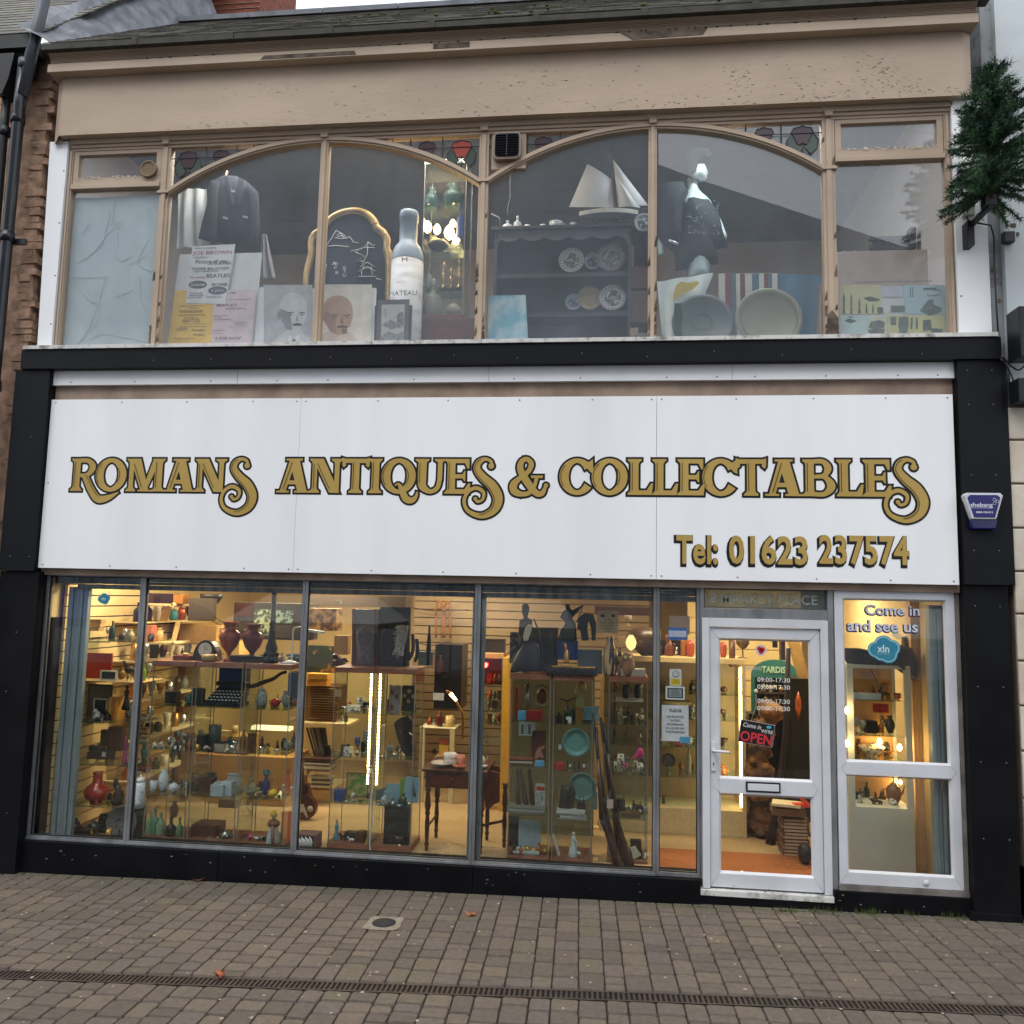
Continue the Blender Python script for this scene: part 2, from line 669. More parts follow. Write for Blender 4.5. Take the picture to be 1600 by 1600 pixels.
def weeds():

    b = B();g = [(1.92,.02,9),(2.02,.02,30),(1.72,.02,14),(2.28,.02,14),(1.36,-.03,18),(1.44,-.03,10),(2.55,.02,12),(3.14,-.03,16),(-5.5,.0,10),(2.66,.0,16),(1.6,.0,14)]

    for x,y,n in g:

        for i in range(n*2):

            xx = x+rnd.gauss(0,.03);yy = y-rnd.uniform(0,.03);z = gz(xx,yy);h = rnd.uniform(.01,.055)

            a = rnd.uniform(0,6.3);l = rnd.uniform(.004,.02)

            b.add([(xx-.003,yy,z-.004),(xx+.003,yy,z-.004),(xx+math.cos(a)*l,yy+math.sin(a)*l,z+h)],[(0,1,2)])

    for i in range(1500):                                  # moss in the joints close to the building

        xx = rnd.uniform(-5,3.2);yy = .0-abs(rnd.gauss(0,.05));z = gz(xx,yy)

        b.add([(xx-.006,yy,z-.002),(xx+.006,yy,z-.002),(xx,yy+.006,z+.004)],[(0,1,2)])

    tag(b.build('weeds',mat('weed_green',(66,78,34),.8),loc=Vector((0,0,0))),'grass tufts and moss along the foot of the black plinth','weeds',kind='stuff')

weeds()

def gum():

    b = B()

    for i in range(190):

        x = rnd.uniform(-4.5,3);y = -rnd.uniform(.05,2.6)

        r = rnd.uniform(.005,.013);z = gz(x,y)+.0022

        n = 7;b.add([(x+r*rnd.uniform(.7,1.2)*math.cos(6.283*i2/n),y+r*rnd.uniform(.7,1.2)*math.sin(6.283*i2/n),z) for i2 in range(n)],[tuple(range(n))])

    tag(b.build('litter_specks',mat('old_gum',(158,150,138),.8),loc=Vector((0,0,0))),'pale gum spots and specks scattered over the paving','gum spots',kind='stuff')

gum()

# ---------------------------------------------------------------- the shop building

BLD = thing('shop_building','two storey shop with beige timber upper front and black clad ground floor','building',(-1.05,.5,0))

XL,XR = -5.2,3.05

def screws(b,pts,r=.007):

    for x,y,z in pts: b.lathe((x,y,z),[(1,0),(.8,.6),(.05,1)],r*2,-.004,8,axis='Y')

# fascia board with peeling paint and its returns

b = B();b.box(-4.985,2.865,-.05,.1,6.40,6.955);b.add([(-5.06,.0,6.33),(-4.985,-.05,6.40),(-4.985,-.05,6.955),(-5.06,.0,6.955)],[(0,1,2,3)]);b.add([(2.865,-.05,6.40),(2.94,.0,6.40),(2.94,.0,6.955),(2.865,-.05,6.955)],[(0,1,2,3)])

b.box(-5.06,-4.99,.0,.1,6.36,6.955);b.box(2.87,2.94,.0,.1,6.40,6.955)

b.build('fascia_board',PEEL,BLD)

b = B();b.prism([(-5.075,6.955),(2.95,6.955),(2.95,7.03),(-5.075,7.03)],-.15,.1)

b.box(-5.07,2.945,-.12,.1,7.032,7.06)

for i in range(7):                                          # hollow moulding under the gutter

    a = i/7;b.box(-5.068+i*.001,2.944-i*.001,-.125-.07*a*a,.1,7.061+a*.06,7.061+(i+1)/7*.06-.0008)

b.build('cornice',PEEL,BLD,bevel=.003)

b = B();b.prism([(-3.02+.0,7.0),(-2.2,7.0),(-2.18,6.965),(-3.05,6.965)],-.153,-.1);b.prism([(.1,7.028),(1.02-.2,7.028),(.78,6.972),(.2,6.962)],-.1535,-.1)

b.box(-2.4+.9,-2.3+1.12,-.1525,-.1,6.975,7.026);b.split('rotten_patch',RAW,BLD)

b = B()

for i in range(46):

    x = rnd.choice([-1.6,.2,-.4,1.0,1.9,-3.8])+rnd.gauss(0,.5);x = max(-4.9,min(2.8,x));h = rnd.uniform(.01,.06);b.prism([(x,7.06),(x+rnd.uniform(.004,.02),7.06),(x+.006,7.06-h)],-.1285,-.12)

b.stuff('cornice_stain',mat('black_stain',(54,47,42),.9),BLD)

b = B()                                                     # curling flakes of paint on the fascia

for gx,gzv,sx,sz_,n in ((-3.0,6.75,.25,.05,22),(-.55,6.72,.35,.06,46),(1.05,6.68,.07,.2,70),(-.9,6.46,.8,.04,60),(.9,6.47,.9,.05,70),(2.2,6.7,.12,.16,70),(1.7,6.55,.3,.12,50),(-3.4,6.44,.7,.03,40),(2.5,6.5,.2,.06,40),(-1.9,6.62,.5,.08,24)):

    for i in range(n):

        x = rnd.gauss(gx,sx);z = rnd.gauss(gzv,sz_);

        if not (-4.95 < x < 2.83 and 6.41 < z < 6.94): continue

        l = rnd.uniform(.006,.03);h = rnd.uniform(.001,.004);t = rnd.uniform(-.006,.006)

        b.add([(x,-.0505,z),(x+l,-.0505,z+t),(x+l*.9,-.0505-h*1.2,z-h+t),(x+l*.2,-.0505-h,z-h)],[(0,1,2,3)])

b.stuff('paint_flake',mat('lifted_paint',(196,174,152),.7),BLD)

# gutter, slate roof, ridge

b = B();

for k in range(9):

    x0 = -5.1+k*.9;b.prism([(0,0)]*0 or [(x0,7.121),(x0+.895,7.121),(x0+.895,7.175+.004*math.sin(k)),(x0,7.175+.004*math.sin(k+1))],-.225,-.1)

    b.box(x0+.87,x0+.925,-.232,-.1,7.117,7.185)

b.build('gutter',mat('mossy_iron_gutter',(70,67,62),.85,c2=(54,55,46),scale=7,bump=.4),BLD)

sl = [mat('slate_%d' % i,c,.75,c2=tuple(v*.8 for v in c),scale=9,bump=.3) for i,c in enumerate([(104,100,93),(118,113,104),(92,90,85),(108,108,92)])]

def slates(name,x0,x1,ye,ze,yr,zr,parent,w=.26,course=.17,xcut=None):

    b = B();L = math.hypot(yr-ye,zr-ze);ang = math.atan2(zr-ze,yr-ye);n = int(L/course)+1

    for i in range(n):

        s = i*course;xo = (i % 2)*w/2

        k = int((x1-x0)/w)+2

        for j in range(k):

            xa = x0-w+j*w+xo+rnd.uniform(-.003,.003);xb = xa+w-.006

            xa = max(xa,x0);xb = min(xb,x1)

            if xb-xa < .02: continue

            y = ye+math.cos(ang)*(s+course*.62);z = ze+math.sin(ang)*(s+course*.62)

            if xcut and xcut(xa,y): continue

            b.use(rnd.choice([0,0,1,1,2,3])).obox(((xa+xb)/2,y-math.sin(ang)*.012,z+math.cos(ang)*.012),xb-xa,course*1.28,.008,0,ang-.035+rnd.uniform(-.008,.008))

    b.use(0).add([(x0,ye,ze-.03),(x1,ye,ze-.03),(x1,yr,zr-.03),(x0,yr,zr-.03)],[(0,1,2,3)])

    return b.build(name,sl,parent)

slates('roof',-5.1,2.98,-.2,7.185,2.0,9.03,BLD,.26,.15)

b = B()

for k in range(9): b.obox((-5.1+.45+k*.9,2.03,9.07),.89,.3,.05,0,.35);

b.box(-5.1,2.98,2.0,2.3,8.5,9.05)

b.build('ridge',mat('grey_ridge_capping',(150,152,158),.6,c2=(126,128,134),scale=5),BLD)

b = B()

for i in range(45): 

    s = rnd.uniform(.1,2.2);x = rnd.uniform(-2.6,1.8);b.ball((x,-.2+s*.767-.01,7.205+s*.64+.012),rnd.uniform(.008,.03),rnd.uniform(.008,.02),.008,6,4)

b.stuff('moss',mat('roof_moss',(86,96,40),.95),BLD)

# sill band above the sign

b = B();b.box(-5.14,3.045,-.085,.0,4.205,4.38)

for x in (-3.1,-.98,1.3): b.box(x,x+.004,-.0865,-.08,4.21,4.375)

b.build('black_band',BLACK,BLD,bevel=.003)

b = B();b.box(-5.12,-1.02,-.10,.3,4.381,4.413);b.box(-1.015,.95,-.10,.3,4.381,4.4135);b.box(.955,3.02,-.10,.3,4.381,4.413)

for i in range(240): x = rnd.uniform(-5.1,3);b.box(x,x+.006,-.1015,-.099,4.381+rnd.uniform(0,.015),4.411)

b.build('sill',UPVCD,BLD)

b = B();b.box(-4.868,2.722,-.012,.05,4.075,4.203);b.build('white_strip',WHITE,BLD)

b = B()

for x in (-3.16,-.965,1.02): b.box(x,x+.003,-.0135,-.011,4.076,4.203)

b.split('strip_joint',mat('joint_grey',(150,150,154),.6),BLD)

b = B();screws(b,[(x,-.012,4.10) for x in (-4.7,-4.1,-3.4,-2.8,-2.35,-1.6,-.75,-.2,.5,.9,1.2,1.75,2.3,2.6)]);b.split('screw',C(120,122,126,.4,.8),BLD)

b = B();b.box(-4.868,2.722,.03,.1,2.40,4.075);b.build('beige_band',mat('old_beige_fascia',(160,140,122),.7,c2=(132,112,98),scale=5,bump=.3),BLD)

# pilasters

def pil(name,x0,x1,z0,z1,y0,m=BLACK): b = B();b.box(x0,x1,y0,.3,z0,z1);return b.build(name,m,BLD,bevel=.004)

pil('pilaster',-5.2,-4.872,2.425,4.204,-.06);pil('pilaster',-5.2,-4.835,-.12,2.422,-.035,BLACK2)

pil('pilaster',2.726,3.05,2.46,4.204,-.06);pil('pilaster',2.722,3.045,.02,2.457,-.03,BLACK2)

b = B();b.box(3.0505,3.09,-.05,.3,2.47,4.20);b.build('pilaster_return',BLACK,BLD)

b = B();b.box(2.69,3.05,-.045,.0,gz(2.9,0)-.02,gz(2.9,0)+.055);b.build('pilaster_foot',BLACK2,BLD,bevel=.006)

b = B();screws(b,[(x,-.0605,z) for x in (2.8,2.98) for z in (2.72,3.85,3.3,4.12)] + [(x,-.0355,z) for x in (2.8,2.98) for z in (.6,1.15,1.7,2.3)] + [(-5.0,-.0605,3.6),(-5.1,-.0605,2.55),(-4.92,-.0605,2.55),(-5.0,-.036,1.9),(-5.05,-.036,1.4),(-4.95,-.036,.4)]

  + [(-3.9+i*.53,-.0855,4.27+.02*math.sin(i*3)) for i in range(13)],.006);b.split('cladding_screw',C(116,116,118,.4,.6),BLD)

# plinth under the windows

b = B()

for x0,x1,z1 in ((-4.84,-3.1,.168),(-3.096,-1.0,.168),(-.996,.764,.168),(1.752,2.722,.15)): b.box(x0,x1,.02,.3,-.14,z1)

b.box(.7645,1.7515,.035,.3,-.14,.055);b.build('plinth',BLACK2,BLD,bevel=.003)

b = B()

for i in range(40): x = rnd.uniform(-4.7,2.7);z = rnd.uniform(.02,.15);b.box(x,x+rnd.uniform(.004,.02),.0185,.02,z,z+rnd.uniform(.003,.008))

b.stuff('paint_splash',mat('white_specks',(120,122,124),.8),BLD)

# ground floor windows

def ring_frame(b,x0,x1,z0,z1,t,y0,y1,tb=None,tt=None):

    tb = tb or t;tt = tt or t

    b.box(x0,x1,y0,y1,z0,z0+tb);b.box(x0,x1,y0,y1,z1-tt,z1);b.box(x0,x0+t,y0,y1,z0+tb,z1-tt);b.box(x1-t,x1,y0,y1,z0+tb,z1-tt)

for x0,x1 in ((-4.835,-3.94),(-3.94,-2.49),(-2.49,-1.02),(-1.02,.43),(.43,.77)):

    b = B();ring_frame(b,x0+.001,x1-.001,.17,2.418,.024,.07,.13,.03,.028)

    if x1 < .5: b.box(x0+.002,x1-.002,.055,.07,.1705,.186)

    o = b.build('shop_window',ALU,BLD,bevel=.002)

    b = B();ring_frame(b,x0+.024,x1-.024,.199,2.391,.007,.085,.10);b.build('gasket',RUBBER,o)

    b = B();b.box(x0+.026,x1-.026,.092,.098,.203,2.388);b.build('pane',GLASS,o)

b = B();b.box(-4.84,2.722,.06,.14,2.42,2.452);b.build('head_trim',ALUD,BLD)

b = B();b.box(-4.83,.76,.16,.30,2.33,2.42);b.box(-4.60,.76,.155,.29,2.285,2.326);b.box(1.80,2.70,.16,.3,2.33,2.42)

for k in range(3): b.tube([(-4.6,.155,2.345+k*.022),(.76,.155,2.345+k*.022)],.009,8)

b.build('roller_shutter',mat('galvanised_shutter',(104,110,112),.45,metal=.6,c2=(70,78,80),scale=18,stretch=(1,1,.2),lo=.4,hi=.6),BLD)

def guide(x0,x1,y0,y1,z0=.15,z1=2.3):

    b = B();n = 4;

    for i in range(n): a = x0+(x1-x0)*i/n;c_ = x0+(x1-x0)*(i+1)/n;b.box(a,c_-.004,y0+(.012 if i % 2 else 0),y1,z0,z1)

    b.build('shutter_guide',GUIDE,BLD)

guide(-4.68,-4.50,.16,.22);guide(-1.075,-.965,.17,.23);guide(2.54,2.66,.16,.24)

b = B();b.box(-4.826,-4.80,.132,.42,.16,2.03);b.box(-4.795,-4.69,.36,.42,.16,2.03);b.build('dark_side_panel',mat('dark_navy_panel',(18,20,32),.3),BLD)

# the door and its surround

b = B();b.box(.771,.80,.06,.14,.17,2.418);b.box(1.748,1.79,.06,.14,.15,2.418);b.box(.80,1.748,.065,.14,2.165,2.24);b.box(.80,1.748,.065,.14,2.40,2.418);b.build('door_surround',ALU,BLD,bevel=.002)

b = B();ring_frame(b,.80,1.748,2.241,2.399,.012,.085,.11);o = b.build('fanlight',ALUD,BLD)

b = B();b.box(.812,1.736,.095,.10,2.253,2.387);b.build('pane',glassmat('fanlight_glass',(.5,.55,.54),.07,veil=((120,132,132),.3)),o)

text('lettering','8 MARKET PLACE',.1,(.85,.092,2.283),C(150,158,158),o,width=.83,height=.075,off=.001)

b = B();b.box(.785,.842,.05,.13,.105,2.163);b.box(1.69,1.747,.05,.13,.105,2.163);b.box(.842,1.69,.05,.13,2.095,2.163);b.build('door_frame',UPVC,BLD,bevel=.004)

b = B();b.box(.765,1.752,.03,.15,.058,.10);b.build('threshold',UPVCD,BLD,bevel=.004)

DY = .068

b = B()

ring_frame(b,.845,1.687,.115,2.092,.068,DY,.12,.10,.085);b.box(.913,1.619,DY,.12,.815,.925)

b.prism([(.86,.87),(.913,.825),(.913,.915)],DY-.0015,DY+.001)

for (xa,xb,za,zb) in ((.913,1.619,.926,2.006),(.913,1.619,.216,.814)):     # chamfered beads

    e = .016

    b.add([(xa,DY,za),(xb,DY,za),(xb,DY,zb),(xa,DY,zb),(xa+e,.09,za+e),(xb-e,.09,za+e),(xb-e,.09,zb-e),(xa+e,.09,zb-e)],[(0,1,5,4),(1,2,6,5),(2,3,7,6),(3,0,4,7)],False)

door = b.build('door',UPVC,BLD,bevel=.003)

b = B()

for q in ([(.845,.115),(.913,.215)],[(1.687,.115),(1.619,.215)],[(.845,2.092),(.913,2.007)],[(1.687,2.092),(1.619,2.007)],[(.88,.87),(.913,.815)],[(.88,.87),(.913,.925)],[(1.652,.87),(1.619,.815)],[(1.652,.87),(1.619,.925)]):

    b.tube([(q[0][0],DY-.0005,q[0][1]),(q[1][0],DY-.0005,q[1][1])],.0012,5)

b.split('mitre_joint',C(140,142,146),door)

for (za,zb) in ((.942,1.99),(.232,.798)):

    b = B();b.box(.93,1.602,.095,.10,za,zb);b.build('pane',GLASS,door)

b = B();b.box(.852,.888,DY-.012,DY,.98,1.2);b.tube([(.87,DY-.01,1.14),(.87,DY-.05,1.14),(.885,DY-.055,1.14),(.985,DY-.055,1.135)],.0095,10);b.lathe((.87,DY-.012,1.14),[(1,0),(1,1)],.03,-.012,14,axis='Y');b.build('handle',UPVC,door,bevel=.002)

b = B();b.lathe((.87,DY-.0125,1.04),[(1,0),(1,1)],.011,-.002,12,axis='Y');b.box(.8675,.8725,DY-.0145,DY-.012,1.02,1.04);b.build('keyhole',C(20,20,22),door)

b = B();b.box(1.115,1.375,DY-.008,DY,.835,.912);b.build('letterbox_surround',C(18,18,20),door,bevel=.006)

b = B();b.box(1.128,1.362,DY-.016,DY-.008,.848,.90);b.build('letterbox',UPVC,door,bevel=.003)

# right-hand white window

b = B();ring_frame(b,1.80,2.69,.195,2.415,.062,.055,.13,.085,.075);b.box(1.862,2.628,.055,.13,1.0,1.095)

for (xa,xb,za,zb) in ((1.862,2.628,1.096,2.339),(1.862,2.628,.281,.999)):

    e = .014;b.add([(xa,.055,za),(xb,.055,za),(xb,.055,zb),(xa,.055,zb),(xa+e,.08,za+e),(xb-e,.08,za+e),(xb-e,.08,zb-e),(xa+e,.08,zb-e)],[(0,1,5,4),(1,2,6,5),(2,3,7,6),(3,0,4,7)],False)

o = b.build('white_window',UPVC,BLD,bevel=.003)

for za,zb in ((1.111,2.325),(.296,.984)): b = B();b.box(1.877,2.613,.088,.094,za,zb);b.build('pane',GLASS,o)

b = B()

for q in ([(1.80,.195),(1.862,.28)],[(2.69,.195),(2.628,.28)],[(1.83,1.048),(1.862,1.0)],[(1.83,1.048),(1.862,1.095)],[(2.66,1.048),(2.628,1.0)],[(2.66,1.048),(2.628,1.095)]): b.tube([(q[0][0],.0545,q[0][1]),(q[1][0],.0545,q[1][1])],.0012,5)

b.split('mitre_joint',C(140,142,146),o)

b = B();b.lathe((2.42,.055,.235),[(1,0),(.9,1),(.05,1)],.045,-.008,14,axis='Y');b.build('drain_cap',UPVC,o)

b = B();b.box(1.792,2.722,.04,.13,.152,.192);b.box(2.692,2.722,.05,.13,.195,2.415);b.build('window_trim',mat('grey_trim',(126,120,114),.6,c2=(92,88,84),scale=6),BLD)

# upper storey windows

YU = .05

def cap(b,x,z): b.prism([(x-.065,z),(x+.065,z),(x+.065,z-.02),(x+.035,z-.055),(x+.03,z-.09),(x-.03,z-.09),(x-.035,z-.055),(x-.065,z-.02)],YU-.035,.12)

b = B();b.box(-4.93,2.80,YU-.03,.12,6.355,6.399);b.box(-4.93,2.79,YU-.012,.12,6.325,6.354);b.box(-4.93,2.78,YU,.12,6.30,6.324)

b.build('head_moulding',BEIGE,BLD,bevel=.004)

for x,wd in ((-4.915,.04),(-3.99,.085),(-2.50,.07),(-1.063,.085),(.385,.07),(1.823,.10),(2.757,.045)):

    b = B();b.box(x-wd/2,x+wd/2,YU,.125,4.414,6.299);b.box(x-wd*.22,x+wd*.22,YU-.012,YU,4.414,6.299)

    if wd > .05: cap(b,x,6.41)

    if wd > .08: b.box(x-wd*.62,x+wd*.62,YU-.02,YU+.03,5.86,5.885)

    o = b.build('mullion',PEEL,BLD,bevel=.003)

    if x in (1.823,.385,-1.063,-3.99):

        b = B();

        for i in range(18): z = 4.42+abs(rnd.gauss(0,.16 if i < 12 else .8));e = rnd.choice([-1,1]);xx = x+e*wd*.4;z = min(z,6.1);b.prism([(xx-.012,z),(xx+rnd.uniform(.004,.014),z+.01),(xx+.006,z+rnd.uniform(.03,.12)),(xx-.01,z+.03)],YU-.0022-(i*.0001),YU+.01)

        if x > 1.5: b.prism([(x-.04,4.415),(x+.035,4.415),(x+.04,4.6),(x+.0,4.66),(x-.035,4.62)],YU-.0145,YU)

        b.split('rotten_wood',RAW,o)

for x0,x1,ztr in ((-4.895,-4.033,5.95),(1.874,2.735,5.945)):

    b = B();b.box(x0,x1,YU-.012,.125,ztr-.02,ztr+.022);b.build('transom',BEIGE,BLD,bevel=.004)

    b = B();ring_frame(b,x0+.004,x1-.004,ztr+.024,6.298,.048,YU+.006,.11,.065,.035);o = b.build('top_light',PEEL,BLD,bevel=.003)

    b = B();b.box(x0+.052,x1-.052,.085,.09,ztr+.089,6.263);b.build('pane',GLASSUP,o)

    b = B()

    for i in range(46):

        x = rnd.uniform(x0+.03,x1-.03);z = ztr+.089+rnd.uniform(-.02,.006);b.prism([(x,z),(x+rnd.uniform(.01,.05),z+.003),(x+.02,z+rnd.uniform(.006,.018))],YU+.0045-i*.00003,YU+.03)

    b.build('flaking_paint',FLAKE,o)

    b = B();b.box(x0,x1,.085,.09,4.414,ztr-.02);b.build('lower_pane',GLASSUP,BLD)

for x0,x1 in ((-3.947,-2.535),(-2.465,-1.106),(-1.02,.35),(.42,1.773)):

    b = B();b.box(x0,x1,.085,.09,4.414,6.299);b.build('upper_pane',GLASSUP,BLD)

def arc_pts(xc,half,zc,rise,n=40):

    Rr = (half*half+rise*rise)/(2*rise);a0 = math.asin(half/Rr)

    return [(xc+Rr*math.sin(a0*(2*i/n-1)),zc+rise-Rr+Rr*math.cos(a0*(2*i/n-1))) for i in range(n+1)]

LEADC = mat('lead_came',(52,52,56),.6)

for xc,half in ((-2.527,1.42),(.38,1.40)):

    pts = arc_pts(xc,half,5.875,.44);b = B()

    for off,y0,t in ((0,YU-.004,.03),(.006,YU-.016,.014)):

        up = [(x,z+t) for x,z in pts];dn = [(x,z-t) for x,z in pts]

        n = len(pts);vs = [(p[0],y0,p[1]) for p in up+dn]+[(p[0],.12,p[1]) for p in up+dn]

        b.add(vs,[(i,i+1,n+i+1,n+i) for i in range(n-1)] + [(i,i+1,2*n+i+1,2*n+i) for i in range(n-1)] + [(n+i,n+i+1,3*n+i+1,3*n+i) for i in range(n-1)],False)

    b.build('arch_rail',BEIGE,BLD)

    for sgn in (-1,1):                                 # leaded spandrels

        b = B();top = 6.296;f = lambda x: min(pts,key=lambda p: abs(p[0]-x))[1]+.03

        def vline(x): 

            if f(x) < top-.01: b.tube([(x,.07,f(x)),(x,.07,top)],.004,6)

        xe = xc+sgn*half

        for d in (.33,.62,.78,.94,1.1): vline(xe-sgn*d)

        xin = next((p[0] for p in (pts if sgn < 0 else pts[::-1]) if p[1]+.03 > 6.2),xe)

        b.tube([(xe,.07,6.2),(xin,.07,6.2)],.004,6)

        sp = b.build('stained_glass',LEADC,BLD)

        for d,sc,big in ((.16,1.0,True),(.47,.85,False)):

            if xc > 0 and sgn < 0 and big: continue

            x = xe-sgn*d;z0 = 6.27

            pet = [(-.09,-.06),(-.07,-.02),(-.03,-.015),(0,0),(.03,-.015),(.07,-.02),(.09,-.06),(.06,-.12),(.035,-.17),(0,-.15),(-.035,-.17),(-.06,-.12)]

            b = B();b.prism([(x+p[0]*sc,z0+p[1]*sc) for p in pet],.072,.078);lit = (xc < 0 and sgn > 0 and big)

            b.build('petal',mat('lit_red_glass' if lit else 'unlit_dusky_glass',(168,74,58) if lit else (74,56,62),.2),sp)  # light is put into the petal colours: one lit red, the rest dulled

            b = B();b.tube([(x+p[0]*sc,.071,z0+p[1]*sc) for p in pet],.004,6,closed=True)

            if big:

                for s2 in (-1,1): b.tube([(x+s2*a*sc,.071,z0+q*sc) for a,q in ((.09,-.07),(.13,-.13),(.12,-.2),(.07,-.25),(.0,-.2))],.004,6)

                b.tube([(x,.071,z0-.15),(x,.071,z0-.28)],.004,6)

            b.build('came_lines',LEADC,sp)

            if big:

                b = B()

                for s2 in (-1,1): b.prism([(x+s2*a*sc,z0+q*sc) for a,q in ((.07,-.1),(.09,-.07),(.13,-.13),(.12,-.2),(.07,-.25),(.01,-.18),(.035,-.17))],.073,.077)

                b.build('leaf',mat('green_glass',(70,82,74),.2),sp)

# little round vent and the square fan

p = P(233,265,.045);b = B();b.lathe((p.x,.045,p.z),[(1,0),(1,1),(.86,1.2),(.84,.6)],.155,-.02,28,axis='Y');o = b.build('vent',mat('brown_vent',(140,116,86),.5),BLD)

b = B();

for k in range(-5,6): h = math.sqrt(max(0,.064**2-(k*.0115)**2));b.box(p.x-h,p.x+h,.03,.034,p.z+k*.0115-.0035,p.z+k*.0115+.0035)

b.build('grille',mat('brown_vent'),o);b = B();b.disc((p.x,.042,p.z),.066,.046);b.build('backing',C(24,20,18),o)

p = P(792,227,.0);b = B()

def rr(cx,cz,w,h,r,n=5): return [(cx+sx*(w/2-r)+r*math.cos(a),cz+sz_*(h/2-r)+r*math.sin(a)) for sx,sz_,a0 in ((1,1,0),(-1,1,math.pi/2),(-1,-1,math.pi),(1,-1,1.5*math.pi)) for a in [a0+i*math.pi/2/n for i in range(n+1)]]

b.prism(rr(p.x,p.z,.245,.245,.05),0,.07);o = b.build('extractor_fan',mat('fan_casing',(140,122,106),.5),BLD)

b = B();b.prism(rr(p.x,p.z+.005,.21,.205,.04),-.006,0);b.build('backing',C(20,20,24),o)

b = B()

for k in range(9): b.obox((p.x,-.01,p.z-.085+k*.0225),.2,.018,.005,0,.6)

b.box(p.x-.004,p.x+.004,-.017,-.003,p.z-.1,p.z+.1);b.build('louvre',C(34,34,40),o)

b = B();b.box(p.x-.14,p.x+.16,.06,.1,5.98,6.299);b.build('fan_board',BEIGE,BLD)

# white cover panels either side of the upper windows

b = B();b.add([(P(78,225,.02).x,.02,6.385),(-4.94,.02,6.385),(-4.94,.02,4.414),(-5.075,.02,4.414),(P(78,225,.1).x,.1,6.385),(-4.94,.1,6.385),(-4.94,.1,4.414),(-5.075,.1,4.414)],[(0,1,2,3),(0,4,5,1),(1,5,6,2),(0,3,7,4)]);b.build('white_side_panel',WHITE,BLD)

b = B();b.box(2.785,3.03,.02,.1,4.414,6.40);b.build('white_side_panel',WHITE,BLD)

b = B();screws(b,[(-4.96,.02,z) for z in (6.1,5.6,5.1,4.65)]+[(2.81,.02,z) for z in (6.15,5.5,4.75)],.008);b.split('panel_screw',C(110,112,118,.4,.7),BLD)

# rooms behind the windows

def room(name,x0,x1,y0,y1,z0,z1,mw,mf,mc):

    b = B();b.box(x0,x1,y1,y1+.1,z0,z1);b.build(name+'_back_wall',mw,BLD)

    b = B();b.box(x0-.1,x0,y0,y1,z0,z1);b.build(name+'_side_wall',mw,BLD)

    b = B();b.box(x1,x1+.1,y0,y1,z0,z1);b.build(name+'_side_wall',mw,BLD)

    b = B();b.box(x0-.1,x1+.1,y0,y1+.1,z0-.1,z0);b.build(name+'_floor',mf,BLD)

    b = B();b.box(x0-.1,x1+.1,y0,y1+.1,z1,z1+.1);b.build(name+'_ceiling',mc,BLD)

room('shop',-4.82,2.70,.14,4.2,.10,2.75,CREAMW,CARPET,CREAMW)

room('upstairs',-4.93,2.77,.13,3.4,4.38,6.75,GREYW,mat('grey_boards',(90,82,76),.8),mat('grey_ceiling',(120,118,118),.9))

# slatwall boards on the left side wall and at the back

b = B();z = .13

while z < 2.7: b.box(-4.79,-4.765,.26,2.35,z,z+.088);z += .1

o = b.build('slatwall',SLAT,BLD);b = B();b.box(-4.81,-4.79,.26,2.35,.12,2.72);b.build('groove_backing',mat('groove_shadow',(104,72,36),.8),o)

b = B();z = .13

while z < 2.7: b.box(-2.3,.55,3.3,3.325,z,z+.088);z += .1

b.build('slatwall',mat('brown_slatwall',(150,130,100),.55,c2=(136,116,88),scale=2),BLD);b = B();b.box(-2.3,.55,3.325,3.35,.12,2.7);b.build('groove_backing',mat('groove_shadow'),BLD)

b = B();z = .13

while z < 2.7: b.box(1.0,2.3,3.3,3.325,z,z+.17);b.box(1.0,2.3,3.325,3.35,z,z+.18);z += .18

b.build('slatwall',SLAT,BLD)

b = B();b.box(.45,2.6,.15,1.02,.1005,.108);b.build('door_mat',MATBR,BLD)

b = B();b.box(-4.79,2.69,.141,.155,.1,.17);b.build('window_upstand',mat('window_base',(150,140,120),.7),BLD)

# ---------------------------------------------------------------- the shop sign

SG = thing('shop_sign','wide white sign panel above the shop windows with gold black-edged lettering ROMANS ANTIQUES & COLLECTABLES','sign',(-1.08,-.02,2.455))

for x0,x1 in ((-4.862,-2.5735),(-2.5715,.4185),(.4215,2.70)):

    b = B();b.box(x0,x1,-.022,.0,2.457,3.942);b.build('panel',WHITE,SG,bevel=.0015)

b = B();screws(b,[(x,-.022,z) for z in (3.915,2.485) for x in (-4.82,-4.2,-3.6,-3.0,-2.61,-2.53,-1.9,-1.3,-.7,-.1,.38,.46,1.05,1.65,2.2,2.66)] + [(-4.83,-.022,3.2)],.0075);b.split('screw',C(150,152,158,.35,.8),SG)

GOLD = mat('gold_vinyl',(178,150,82),.5,c2=(168,140,74),scale=1.5,spec=.3)

INK = mat('black_vinyl',(14,13,14),.45)

gb,kb,lb = B(),B(),B();cnt = [0]

def flat(b,pts,y):                 # an n-gon

    b.add([(x,y,z) for x,z in pts] + [(x,-.0225,z) for x,z in pts],[tuple(range(len(pts)))] + [(i,(i+1) % len(pts),len(pts)+(i+1) % len(pts),len(pts)+i) for i in range(len(pts))],False)

